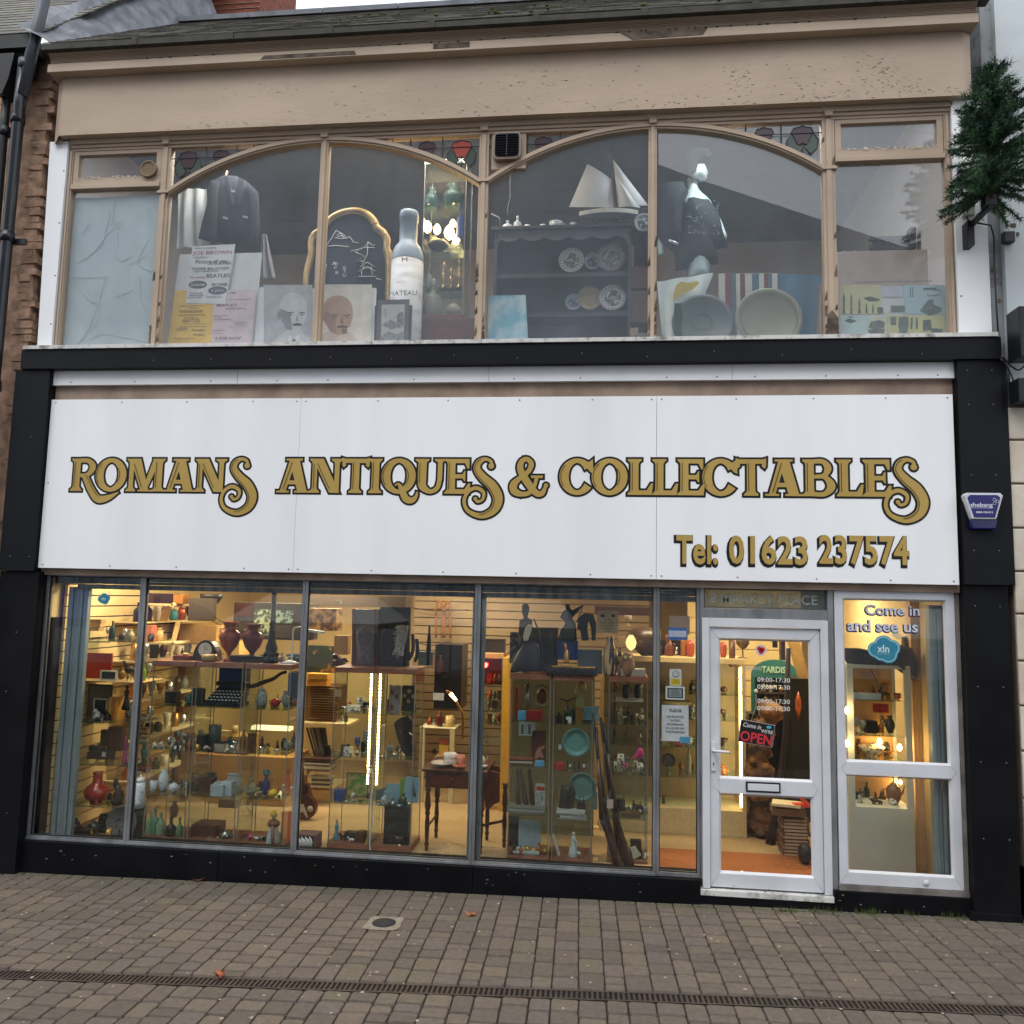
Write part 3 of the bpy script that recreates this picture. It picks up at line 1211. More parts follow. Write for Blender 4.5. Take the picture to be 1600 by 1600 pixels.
def grow(pts,o):

    n = len(pts);A = sum(pts[i][0]*pts[(i+1) % n][1]-pts[(i+1) % n][0]*pts[i][1] for i in range(n));s = 1 if A > 0 else -1;out = []

    for i in range(n):

        a,p,c = Vector(pts[i-1]),Vector(pts[i]),Vector(pts[(i+1) % n]);e = (p-a).normalized();f = (c-p).normalized()

        n1 = Vector((e.y,-e.x))*s;n2 = Vector((f.y,-f.x))*s;m = n1+n2

        m = m.normalized() if m.length > 1e-6 else n1;k = o/max(.45,m.dot(n1));out.append(tuple(p+m*k))

    return out

def strip(b,pts,ws,y,o=0,closed=False):

    P2 = [Vector(p) for p in pts];k = len(P2)

    if o and not closed: P2[0] = P2[0]+(P2[0]-P2[1]).normalized()*o;P2[-1] = P2[-1]+(P2[-1]-P2[-2]).normalized()*o

    L,Rr = [],[]

    for i in range(k):

        a = P2[i-1] if (i or closed) else P2[i];c = P2[(i+1) % k] if (i < k-1 or closed) else P2[i];t = (c-a).normalized();nn = Vector((-t.y,t.x));h = ws[i]/2+o

        L.append(P2[i]+nn*h);Rr.append(P2[i]-nn*h)

    vs = [(p.x,y,p.y) for p in L+Rr];b.add(vs,[(i,(i+1) % k,k+(i+1) % k,k+i) for i in range(k if closed else k-1)],False)

OUT = .0165

def glyphs(txt,x0px,x1px,ytop=716.5,ybot=767,widths=None):

    z0 = P(x0px,ybot,-.022).z;z1 = P(x0px,ytop,-.022).z;Hh = z1-z0

    xa = P(x0px,ybot,-.022).x;xb = P(x1px,ybot,-.022).x

    W = {'R':.87,'O':.99,'M':1.27,'A':.98,'N':1.0,'T':.81,'I':.42,'Q':.99,'U':.86,'E':.74,'C':.93,'L':.71,'B':.92,'&':1.04,'S':1.15}

    tot = sum(W[c] for c in txt) - .03*(len(txt)-1) - (.17 if txt[-1] == 'S' and len(txt) > 1 else 0)

    sx = (xb-xa)/(tot) ;x = xa

    for ch in txt:

        if ch == 'S': x -= .17*sx

        draw(ch,x,z0,sx,Hh);x += (W[ch]-.03)*sx

def draw(ch,X,Z,sx,sz):

    def T(p): return (X+p[0]*sx,Z+p[1]*sz)

    def poly(pts):

        cnt[0] += 1;q = [T(p) for p in pts];flat(gb,q,-.0255-cnt[0]*.00002);flat(kb,grow(q,OUT),-.0230-cnt[0]*.00001)

    def bx(x0,x1,z0,z1): poly([(x0,z0),(x1,z0),(x1,z1),(x0,z1)])

    def rib(pts,ws,n=6,closed=False,caps=(0,0),inl=None):

        cnt[0] += 1;c = crom([(*p,w_) for p,w_ in zip(pts,ws)],n,closed);q = [T(p) for p in c];w2 = [p[2]*sz for p in c]

        strip(gb,q,w2,-.0255-cnt[0]*.00002,0,closed);strip(kb,q,w2,-.0230-cnt[0]*.00001,OUT,closed)

        for k,e in ((0,caps[0]),(-1,caps[1])):

            if e: 

                cnt[0] += 1;m = [(q[k][0]+math.cos(i*.5236)*e*sz,q[k][1]+math.sin(i*.5236)*e*sz) for i in range(12)];flat(gb,m,-.0255-cnt[0]*.00002);flat(kb,grow(m,OUT),-.0230-cnt[0]*.00001)

        if inl:

            a,z_,sd_ = inl;qq = []

            for i in range(int(a*len(q)),int(z_*len(q))):

                t = Vector(q[min(i+1,len(q)-1)])-Vector(q[max(i-1,0)]);t.normalize();nn = Vector((-t.y,t.x))*sd_*(w2[i]/2-.011);qq.append((q[i][0]+nn.x,q[i][1]+nn.y))

            if len(qq) > 2: strip(lb,qq,[.0055]*len(qq),-.0312)

    def line(p,q): a,c = T(p),T(q);strip(lb,[a,((a[0]+c[0])/2,(a[1]+c[1])/2),c],[.0055]*3,-.0312)

    def stem(x0,x1,top=True,bot=True,s=.08,ln=True):

        pts = [(x0-s,0),(x1+s,0),(x1+s,.045),(x1+.015,.10),(x1,.16)] if bot else [(x0,0),(x1,0)]

        pts += [(x1,.84),(x1+.015,.90),(x1+s,.955),(x1+s,1),(x0-s,1),(x0-s,.955),(x0-.015,.90),(x0,.84)] if top else [(x1,1),(x0,1)]

        if bot: pts += [(x0,.16),(x0-.015,.10),(x0-s,.045)]

        poly(pts)

        if ln: line((x0+.045,.12),(x0+.045,.9))

    def oval(a0=0,a1=360,closed=True,rx=.495,rz=.515,cx=.5,cz=.5):

        n = 24 if closed else 20;pts = [];ws = []

        for i in range(n if closed else n+1):

            t = math.radians(a0+(a1-a0)*i/n);w_ = .125+.135*abs(math.cos(t))**1.3;pts.append((cx+(rx-w_/2)*math.cos(t),cz+(rz-w_/2)*math.sin(t)));ws.append(w_)

        rib(pts,ws,2,closed,inl=(.36,.64,1 if False else -1));

        if closed: rib_line = [(cx+(rx-.26+.05)*math.cos(math.radians(t)),cz+(rz-.2)*math.sin(math.radians(t))) for t in range(-48,50,8)];strip(lb,[T(p) for p in rib_line],[.0055]*len(rib_line),-.0312)

    if ch == 'R':

        stem(.13,.34);rib([(.3,.935),(.58,.93),(.74,.74),(.58,.5),(.3,.485)],[.13,.14,.2,.13,.11],inl=None)

        rib([(.46,.5),(.56,.36),(.74,.03),(.98,-.24),(1.3,-.2),(1.62,-.03)],[.16,.2,.22,.23,.17,.03],inl=(.1,.62,1))

    elif ch == 'O': oval()

    elif ch == 'Q': oval();rib([(.4,.22),(.5,.27),(.6,.12),(.72,-.14),(.9,-.2),(1.02,-.09),(1.05,.05)],[.04,.07,.16,.2,.17,.1,.05])

    elif ch == 'C':

        oval(38,322,False);poly([(.74,.86),(.86,.94),(.93,.995),(.95,.60),(.88,.62),(.80,.70)])

    elif ch == 'S':

        rib([(.82,.80),(.81,.93),(.64,1.0),(.46,.90),(.42,.70),(.60,.46),(.88,.2),(1.03,-.14),(.91,-.46),(.57,-.62),(.2,-.49),(.075,-.22),(.17,.05),(.40,.17),(.615,.05),(.60,-.15),(.46,-.22),(.39,-.14)],

            [.10,.09,.10,.17,.2,.24,.28,.28,.23,.16,.11,.10,.10,.11,.10,.08,.08,.08],6,caps=(.085,.055),inl=(.15,.55,-1))

    elif ch == 'M':

        stem(.12,.26,ln=False);poly([(.14,1),(.47,1),(.77,0),(.52,0)]);poly([(.66,.33),(.73,.12),(1.06,.9),(1.0,1),(.88,1)]);stem(.94,1.17);bx(.42,.86,0,.05);line((.27,.85),(.55,.12))

    elif ch == 'A':

        poly([(.10,.04),(.27,.04),(.55,.95),(.36,.95)]);poly([(.34,1),(.64,1),(.90,.04),(.62,.04)]);bx(.3,.7,.24,.36);bx(0,.37,0,.055);bx(.53,.99,0,.055);bx(.26,.74,.94,1);line((.44,.9),(.2,.1))

    elif ch == 'N':

        stem(.1,.24,ln=False);poly([(.1,1),(.42,1),(.92,0),(.62,0)]);stem(.76,.9,True,False,.1,False);line((.25,.86),(.62,.12));line((.15,.85),(.15,.12))

    elif ch == 'T':

        stem(.3,.52,False,True);bx(.04,.78,.875,1);poly([(.0,1.03),(.1,1),(.12,.8),(.05,.74),(.01,.8)]);poly([(.82,1.03),(.72,1),(.70,.8),(.77,.74),(.81,.8)])

    elif ch == 'I': stem(.1,.32)

    elif ch == 'U':

        poly([(.02,1),(.42,1),(.42,.955),(.345,.9),(.34,.4),(.1,.4),(.1,.9),(.02,.955)]);rib([(.22,.42),(.245,.2),(.46,.06),(.66,.16),(.73,.42)],[.24,.22,.13,.13,.13]);poly([(.57,1),(.88,1),(.88,.955),(.8,.9),(.795,.4),(.665,.4),(.665,.9),(.57,.955)]);line((.15,.88),(.15,.3))

    elif ch == 'E':

        stem(.12,.34);bx(.3,.7,.88,1);poly([(.62,1),(.74,1),(.74,.72),(.69,.72),(.6,.9)]);bx(.3,.56,.44,.56);poly([(.52,.5),(.6,.66),(.63,.66),(.63,.36),(.6,.36)]);bx(.3,.7,0,.13);poly([(.55,.0),(.75,.0),(.78,.3),(.72,.3),(.6,.12)])

    elif ch == 'L':

        stem(.12,.34);bx(.3,.66,0,.13);poly([(.52,.0),(.70,.0),(.74,.32),(.68,.32),(.56,.12)])

    elif ch == 'B':

        stem(.12,.34);rib([(.3,.94),(.58,.94),(.71,.76),(.6,.56),(.34,.53)],[.12,.13,.19,.12,.1]);rib([(.34,.53),(.62,.52),(.79,.28),(.62,.065),(.3,.06)],[.1,.12,.22,.13,.12])

    elif ch == '&':

        rib([(1.02,.24),(.92,.03),(.74,.04),(.5,.32),(.3,.66),(.32,.88),(.44,.96)],[.07,.14,.17,.2,.18,.15,.12],caps=(.06,0));rib([(.38,.96),(.5,.95),(.6,.82),(.52,.62),(.28,.44)],[.11,.12,.14,.13,.12]);rib([(.3,.45),(.12,.27),(.14,.08),(.34,-.01)],[.12,.2,.2,.14]);rib([(.3,.0),(.52,.02),(.68,.18),(.76,.46)],[.14,.12,.1,.1]);bx(.6,.93,.44,.51)

glyphs('ROMANS',107,401);glyphs('ANTIQUES',432,785,716.5,769.5);glyphs('&',796,854,715,772);glyphs('COLLECTABLES',873.5,1449,717,772.5)

kb.build('outline_lettering',INK,SG);gb.build('gold_lettering',GOLD,SG);lb.build('inline_lettering',mat('brown_inline',(60,44,22),.5),SG)

for tx,xa,xb in (('Tel:',1057,1122),('01623',1139,1262),('237574',1280,1420)):

    pa,pb = P(xa,879,-.023),P(xb,882,-.023);w0 = pb.x-pa.x

    text('phone_outline',tx,.26,(pa.x-.012,-.0235,pa.z-.014),INK,SG,width=w0+.024,height=.258,off=.0165,ext=.0006,spacing=1.02)

    text('phone_number',tx,.26,(pa.x,-.0250,pa.z),GOLD,SG,width=w0,height=.230,off=.007,ext=.0006,spacing=1.06)

# ---------------------------------------------------------------- neighbours

def brick_material():

    m = bpy.data.materials.new('old_eroded_brick');m.use_nodes = True;n = m.node_tree.nodes;l = m.node_tree.links;b = n['Principled BSDF'];b.inputs['Roughness'].default_value = .9

    tc = n.new('ShaderNodeTexCoord');mp = n.new('ShaderNodeMapping');mp.inputs['Rotation'].default_value = (math.radians(90),0,0);l.new(tc.outputs['Object'],mp.inputs[0])

    br = n.new('ShaderNodeTexBrick');br.inputs['Scale'].default_value = 1;br.inputs['Brick Width'].default_value = .225;br.inputs['Row Height'].default_value = .075;br.inputs['Mortar Size'].default_value = .006;br.inputs['Mortar Smooth'].default_value = .6

    br.inputs['Color1'].default_value = lin((206,152,118));br.inputs['Color2'].default_value = lin((222,178,144));br.inputs['Mortar'].default_value = lin((164,142,122))

    nd = n.new('ShaderNodeTexNoise');nd.inputs['Scale'].default_value = 7;l.new(tc.outputs['Object'],nd.inputs[0]);ad = n.new('ShaderNodeMixRGB');ad.inputs[0].default_value = .025;l.new(mp.outputs[0],ad.inputs[1]);l.new(nd.outputs['Color'],ad.inputs[2]);l.new(ad.outputs[0],br.inputs['Vector'])

    n2 = n.new('ShaderNodeTexNoise');n2.inputs['Scale'].default_value = 5;n2.inputs['Detail'].default_value = 8;l.new(tc.outputs['Object'],n2.inputs[0])

    mx2 = n.new('ShaderNodeMixRGB');mx2.blend_type = 'OVERLAY';mx2.inputs[0].default_value = .25;l.new(br.outputs['Color'],mx2.inputs[1]);l.new(n2.outputs[0],mx2.inputs[2]);l.new(mx2.outputs[0],b.inputs['Base Color'])

    bp = n.new('ShaderNodeBump');bp.inputs['Strength'].default_value = 1;bp.inputs['Distance'].default_value = .02;m2 = n.new('ShaderNodeMath');m2.operation = 'MULTIPLY_ADD';m2.inputs[1].default_value = .5;l.new(n2.outputs[0],m2.inputs[0]);l.new(br.outputs['Fac'],m2.inputs[2]);m2.inputs[1].default_value = -1.2

    bp.invert = True;l.new(m2.outputs[0],bp.inputs['Height']);l.new(bp.outputs[0],b.inputs['Normal']);return m

BRICK = brick_material()

NB = thing('brick_building','old brick building with slate roof to the left of the shop','building',(-8,1,0))

b = B();b.box(-12,-5.62,.03,8,-.2,7.3);b.build('wall',BRICK,NB)

b = B();b.box(-5.62,-5.205,.06,8,-.2,7.3)

for i in range(90):                                        # toothed, crumbling brick edge

    z = -.08+i*.082;b.obox((-5.25+rnd.uniform(-.03,.02),.085+rnd.uniform(0,.015),z+rnd.uniform(-.02,.02)),rnd.uniform(.08,.2),.08,rnd.uniform(.05,.074),rnd.uniform(-.12,.12),0,rnd.uniform(-.05,.05))

b.build('broken_brick_edge',mat('rough_brick',(180,146,122),.95,c2=(134,108,90),scale=11,bump=.9,bscale=25),NB)

slates('roof',-12,-5.19,-.12,7.36,5.2,13.1,NB,.3,.15)

b = B();b.box(-12,-5.25,-.17,.03,7.2,7.33);b.box(-12,-5.3,-.10,.03,7.02,7.2);b.build('gutter',mat('black_gutter',(22,23,26),.6,c2=(46,48,44),scale=5),NB)

b = B();

n = 26

for i in range(n):

    t0,t1 = i/n,(i+1)/n

    def pt(t,s): y = -.2+t*3.0;zl = 7.22+(y+.2)*.836;zu = 7.40+(y+.12)*1.08+.07;return (-5.06-s*.30-.02*math.sin(t*19+s*4)*(.3+s),y-.04*s+.02*math.sin(t*31),zl*(1-s)+zu*s+.015*math.sin(t*27+s*5))

    for q in range(-1,4): b.add([pt(t0,q/4),pt(t1,q/4),pt(t1,(q+1)/4),pt(t0,(q+1)/4)],[(0,1,2,3)])

b.build('lead_flashing',LEAD,NB)

p0,p1 = P(254,30,3.2),P(405,20,3.2)

CH = B();CH.box(p0.x,p1.x,3.2,4.4,7.5,12.5);CH.build('chimney',mat('red_brick_gable',(140,76,58),.9,c2=(96,56,46),scale=9,bump=.6,stretch=(1,1,3)),NB)

b = B();i = 0;z = 9.4

while z < 12.4: b.box(p0.x-.0,p1.x+.005,3.19,3.2,z,z+.006);z += .075

b.build('mortar_course',mat('pale_pointing',(150,130,110),.9),NB)

# right neighbour

NR = thing('rendered_building','white rendered building with painted stone lower wall right of the shop','building',(6,1,0))

RENDER = mat('grey_white_render',(196,203,206),.85,c2=(168,173,174),scale=1.3,bump=.15,lo=.4,hi=.75)

b = B();b.box(3.14,9,.0,8,3.86,12);b.build('upper_wall',RENDER,NR)

b = B();b.box(3.052,3.139,.06,8,4.2,8.2);b.build('corner_strip',mat('grey_corner',(150,154,156),.8,c2=(70,62,58),scale=9,lo=.5,hi=.8),NR)

ST = mat('painted_stone',(206,197,182),.8,c2=(186,172,152),scale=2.5,bump=.25,lo=.4,hi=.7)

zs = [.42,.9,1.24,1.57,1.90,2.25,2.57,2.9,3.24,3.58,3.84]

b = B()

for r,(za,zb) in enumerate(zip(zs[:-1],zs[1:])):

    x = 3.092 + (.0 if r % 2 else -.0)

    while x < 8.5: wv = .62 if r % 2 else .5;b.box(x+.005,x+wv-.005,-.03,.3,za+.008,zb-.008);x += wv

b.build('stone_block',ST,NR,bevel=.012)

b = B();b.box(3.092,9,-.012,8,-.2,3.85);b.build('stone_backing',mat('stone_joint',(120,108,94),.9),NR)

b = B();b.box(3.092,9,-.045,.3,-.1,.41);b.build('base_course',mat('flaking_base',(190,180,160),.85,c2=(104,94,72),scale=9,bump=.5,lo=.45,hi=.62),NR,bevel=.01)

b = B()

for (px,py,s) in ((1568,108,8),(1574,180,6),(1583,352,7),(1590,366,6),(1562,470,4),(1580,300,4)):

    q = P(px,py,-.002);r0 = s*.0036;b.prism([(q.x+r0*rnd.uniform(.5,1.2)*math.cos(a),q.z+r0*rnd.uniform(.5,1.6)*math.sin(a)) for a in [j*.9 for j in range(7)]],-.003,.01)

b.split('wall_damage',mat('brown_hole',(96,84,72),.9),NR)

def wallbox(name,px0,py0,px1,py1,y,d,m,label,c='box',bev=.008):

    a,q = P(px0,py0,y),P(px1,py1,y);b = B();b.box(a.x,q.x,y,y+d,q.z,a.z);o = b.build(name,m,bevel=bev);return tag(o,label,c)

wallbox('junction_box',1569,361,1587,377,-.06,.06,C(40,42,46),'small dark grey box on the white render below the christmas tree','junction box')

wallbox('floodlight_box',1592,478,1640,556,-.28,.2,C(20,22,26),'large black box at the right edge beside the white upper panel','box')

wallbox('camera_box',1591,590,1640,626,-.2,.15,C(20,22,26),'black box at the right edge under the larger one','box')

wallbox('power_box',1504,315,1524,336,-.02,.035,C(176,174,164),'beige electrical box on the white panel under the christmas tree','electrical box')

b = B();b.tube([tuple(P(x,y,-.01)) for x,y in ((1510,338),(1513,345),(1530,349),(1548,352),(1553,370),(1554,420),(1557,480),(1560,524))],.007,7);tag(b.build('cable',C(24,24,26)),'black cable looping from the beige electrical box down the render edge','cable')

b = B();b.tube(crom([tuple(P(x,y,-.10)) for x,y in ((1566,556),(1580,572),(1592,578),(1602,570))],5),.006,7);tag(b.build('cable',C(26,26,30)),'short black cable sagging from the end of the black band at the upper right','cable');b = B();b.tube(crom([tuple(P(x,y,-.11)) for x,y in ((1564,556),(1582,590),(1586,612),(1600,626))],5),.006,7);tag(b.build('cable',C(26,26,30)),'longer black cable looping down behind the black boxes at the right','cable')

# downpipes on the left

PIPE = mat('glossy_black_pipe',(16,20,28),.3,c2=(30,34,40),scale=6,spec=.5)

r = thing('soil_pipe','thick blue black pipe rising past the eaves left of the shop front','pipe',(-5.3,-.1,0))

top = P(72,10,-.12);b = B();b.tube([(-5.33,-.12,6.75),(top.x+.0,-.12,7.9)],.052,16);b.tube([(-5.32,-.12,7.10),(-5.32,-.12,7.02)],.062,16)

b.build('vent_stack',mat('grey_pvc_pipe',(74,78,86),.45),r)

b = B();b.tube([(-5.33,-.12,7.05),(-5.345,-.12,6.66),(-5.36,-.10,6.5),(-5.37,-.1,3.0),(-5.34,-.1,-.15)],[.055,.052,.05,.05,.05],16);b.build('pipe',PIPE,r)

b = B();b.obox((-5.28,-.06,5.39),.14,.03,.05);b.build('pipe_bracket',PIPE,r)

for z in (6.55,5.42,4.05,3.72,2.0): b = B();b.tube([(-5.363,-.1,z-.045),(-5.363,-.1,z+.045)],.06,16);b.build('collar',PIPE,r)

r = thing('rainwater_pipe','thinner black downpipe against the brick wall at the far left','pipe',(-5.55,-.07,0))

b = B();b.tube([(-5.52,-.07,6.8),(-5.52,-.07,6.5),(-5.50,-.07,4.2),(-5.48,-.07,-.12)],.038,14);b.build('pipe',mat('matt_black_pipe',(22,24,27),.5),r)

b = B();b.prism([(-5.66,7.15),(-5.40,7.15),(-5.44,6.9),(-5.49,6.76),(-5.55,6.76),(-5.62,6.9)],-.17,-.02);b.build('hopper',C(18,19,22),r)

for z in (6.45,4.66,3.55): b = B();b.tube([(-5.505,-.07,z-.04),(-5.505,-.07,z+.04)],.047,14);b.build('collar',mat('matt_black_pipe'),r)

# alarm box

q = P(1532,797,-.06);r = thing('alarm_box','blue and white wedge shaped burglar alarm box on the right black pilaster','alarm box',(q.x,-.06,q.z-.14))

def tz(w0,w1,z0,z1,c=.02): return [(q.x-w1/2,z0),(q.x+w1/2,z0),(q.x+w0/2,z1-c),(q.x+w0/2-c,z1),(q.x-w0/2+c,z1),(q.x-w0/2,z1-c)]

b = B();b.prism(tz(.28,.17,q.z-.075,q.z+.125),-.12,-.058);b.build('case',UPVC,r,bevel=.008)

b = B();b.prism(tz(.235,.15,q.z-.062,q.z+.108),-.1235,-.119);b.build('blue_face',C(34,30,104,.3),r)

b = B();b.prism([(q.x-.085,q.z-.15),(q.x+.085,q.z-.15),(q.x+.10,q.z-.076),(q.x-.10,q.z-.076)],-.105,-.058);b.build('strobe_base',C(22,22,84,.15),r,bevel=.01)

text('logo','shebang',.04,(q.x-.1,-.1242,q.z+.018),C(210,212,226),r,width=.16,height=.042,off=.0006)

b = B()

for i in range(3): a = i*2.1;b.tube([(q.x+.082+.015*math.cos(a)+.011*math.cos(t*.7),-.1245,q.z+.06+.015*math.sin(a)+.011*math.sin(t*.7)) for t in range(9)],.0018,5,closed=True)

b.box(q.x-.1,q.x+.04,-.1242,-.1236,q.z+.008,q.z+.011);b.build('emblem',C(210,212,226),r)

text('number','08001701013',.02,(q.x-.06,-.1242,q.z-.03),C(220,222,232),r,width=.12,height=.014,off=.0004)

# artificial christmas tree on a wall bracket

r = thing('christmas_tree','small dark green artificial christmas tree mounted on a bracket at top right','christmas tree',(2.9,-.38,5.25))

ax = [Vector((2.84,-.1,5.30)),Vector((2.87,-.38,5.40)),Vector((2.92,-.42,6.40))]

b = B();b.tube([ax[1]+Vector((0,0,-.05)),ax[2]],[.025,.01],8);b.build('trunk',C(48,40,32),r)

b = B();b.obox((2.85,-.05,5.22),.05,.1,.2);b.obox((2.87,-.22,5.30),.035,.34,.035);b.obox((2.87,-.36,5.34),.08,.08,.08);b.build('bracket',C(20,20,22),r)

bt = [B(),B(),B()]

for i in range(250):

    t = rnd.random()**1.1;z = 5.38+t*1.03;L = (.33*(1-t)**.65+.05)*rnd.uniform(.7,1.15);a = rnd.uniform(0,6.283)

    base = ax[1].lerp(ax[2],t);dr = Vector((math.cos(a),math.sin(a)*.75,rnd.uniform(.05,.5))).normalized()

    if t < .25: dr.z -= .45

    tip = base+dr*L

    if tip.y > -.04: tip.y = -.04

    tip.x = max(tip.x,2.60+rnd.uniform(0,.05))

    if t < .1 and rnd.random() < .3: tip += (tip-base)*.25

    bb = rnd.choice(bt);bb.tube([base,tip],.004,4)

    n = int(L/.011)

    for k in range(2,n):

        c_ = base.lerp(tip,k/n)

        for j in range(7):

            v = Vector((rnd.uniform(-1,1),rnd.uniform(-1,1),rnd.uniform(-1,1))).normalized()*rnd.uniform(.03,.055) + dr*.02

            s_ = v.cross(Vector((rnd.random(),rnd.random(),rnd.random()))).normalized()*.0034

            bb.add([c_-s_,c_+s_,c_+v],[(0,1,2)],False)

for bb,c_ in zip(bt,((44,76,50),(62,96,62),(28,56,42))): bb.build('branches',mat('tinsel_%s' % str(c_),c_,.55),r)

# ---------------------------------------------------------------- the other side of the square (seen reflected in the glass)

OB = thing('opposite_building','tall gabled building facing the shop across the square','building',(-4,-20,0))

yb = -17.85;b = B();b.prism([(-22,-2),(10.2,-2),(10.2,12.6),(8.75,13.06),(3.0,15.3),(1.6,15.9),(1.6,18.5),(-22,18.5)],yb-8,yb);b.build('wall',mat('dull_brick',(160,166,174),.9,c2=(152,158,166),scale=2),OB)

for fl in range(5):

    for k in range(10):

        x = -20+k*3.0

        if fl == 4 and x > 0: continue

        b = B();b.box(x,x+1.2,yb-.0,yb+.03,1.2+fl*3.3,3.1+fl*3.3);wn = b.build('window',C(150,156,162),OB)

        b = B();b.box(x+.08,x+1.12,yb+.03,yb+.04,1.28+fl*3.3,3.02+fl*3.3);b.build('pane',C(140,146,152,.6),wn)

for i,(x,wv,y,c_,lab) in enumerate(((-9.6,3.2,-8.6,(40,66,140),'blue'),(-5.6,3.0,-9.2,(214,214,208),'cream'),(-1.9,2.8,-9.6,(196,196,194),'pale grey'),(6.2,3.2,-9.0,(206,204,200),'off white'),(10.6,3.0,-8.4,(70,90,150),'slate blue'))):

    r = thing('market_stall','%s pitched market stall canopy on poles in the square' % lab,'market stall',(x,y,gz(0,-4)),'market stalls facing the shop')

    b = B();z1,z2 = 1.75,2.25;h = wv/2

    for sgn in (-1,1): b.add([(x-h,y+sgn*1.2,z1),(x+h,y+sgn*1.2,z1),(x+h*.75,y,z2),(x-h*.75,y,z2),(x-h,y+sgn*1.2,z1-.18),(x+h,y+sgn*1.2,z1-.18)],[(0,1,2,3),(0,4,5,1)],False)

    for sgn in (-1,1): b.add([(x+sgn*h,y-1.2,z1),(x+sgn*h,y+1.2,z1),(x+sgn*h*.75,y,z2)],[(0,1,2)],False)

    b.build('canopy',C(*c_),r)

    for sx_ in (-1,1):

        for sy in (-1,1): b = B();b.tube([(x+sx_*(h-.05),y+sy*1.15,.0),(x+sx_*(h-.05),y+sy*1.15,z1)],.025,8);b.build('pole',C(120,122,124,.4,.6),r)

    b = B();b.box(x-h+.2,x+h-.2,y-.9,y+.9,.7,.76);b.box(x-h+.25,x+h-.25,y+.86,y+.88,.15,.7);b.build('table',C(96,90,84),r)

# ---------------------------------------------------------------- helpers for the goods on show

ZK = {'k1':(60,900,7.275),'k2':(40,1110,7.2727),'k3':(220,910,6.1538),'k4':(200,1110,5.926),'k5':(460,910,5.3333),'k6':(450,1120,5.3333),'k7':(740,920,5.3333),'k8':(730,1140,5.3333),

      'd1':(1020,920,5.714),'d2':(1020,1150,5.714),'d3':(1300,920,8),'d4':(1300,1110,5.517),'u1':(60,200,3.2),'u2':(460,200,4),'u3':(740,200,4),'u4':(1100,200,3.2),'u5':(260,370,6.667),'o':(0,0,1)}

def W(k,X,Y,y): a = ZK[k];return P(a[0]+X/a[2],a[1]+Y/a[2],y)

SURF = [(-4.9,2.7,.14,4.2,.10),(-4.9,2.8,.13,.9,4.38)]

def surf(x0,x1,y0,y1,z): SURF.append((x0,x1,y0,y1,z))

def snap(x,y,z,tol=.07):

    c = [(abs(s[4]-z),s[4]) for s in SURF if s[0]-.02 <= x <= s[1]+.02 and s[2]-.03 <= y <= s[3]+.03 and abs(s[4]-z) < tol]

    return min(c)[1]+.0008 if c else z

def frame_of(k,x0,y0,x1,y1,dep,sn=True):

    a = W(k,(x0+x1)/2,y1,dep);t = W(k,(x0+x1)/2,y0,dep);l = W(k,x0,(y0+y1)/2,dep);r = W(k,x1,(y0+y1)/2,dep)

    z = snap(a.x,dep,a.z) if sn else a.z

    return Vector((a.x,dep,z)),abs(r.x-l.x),max(.01,t.z-a.z)

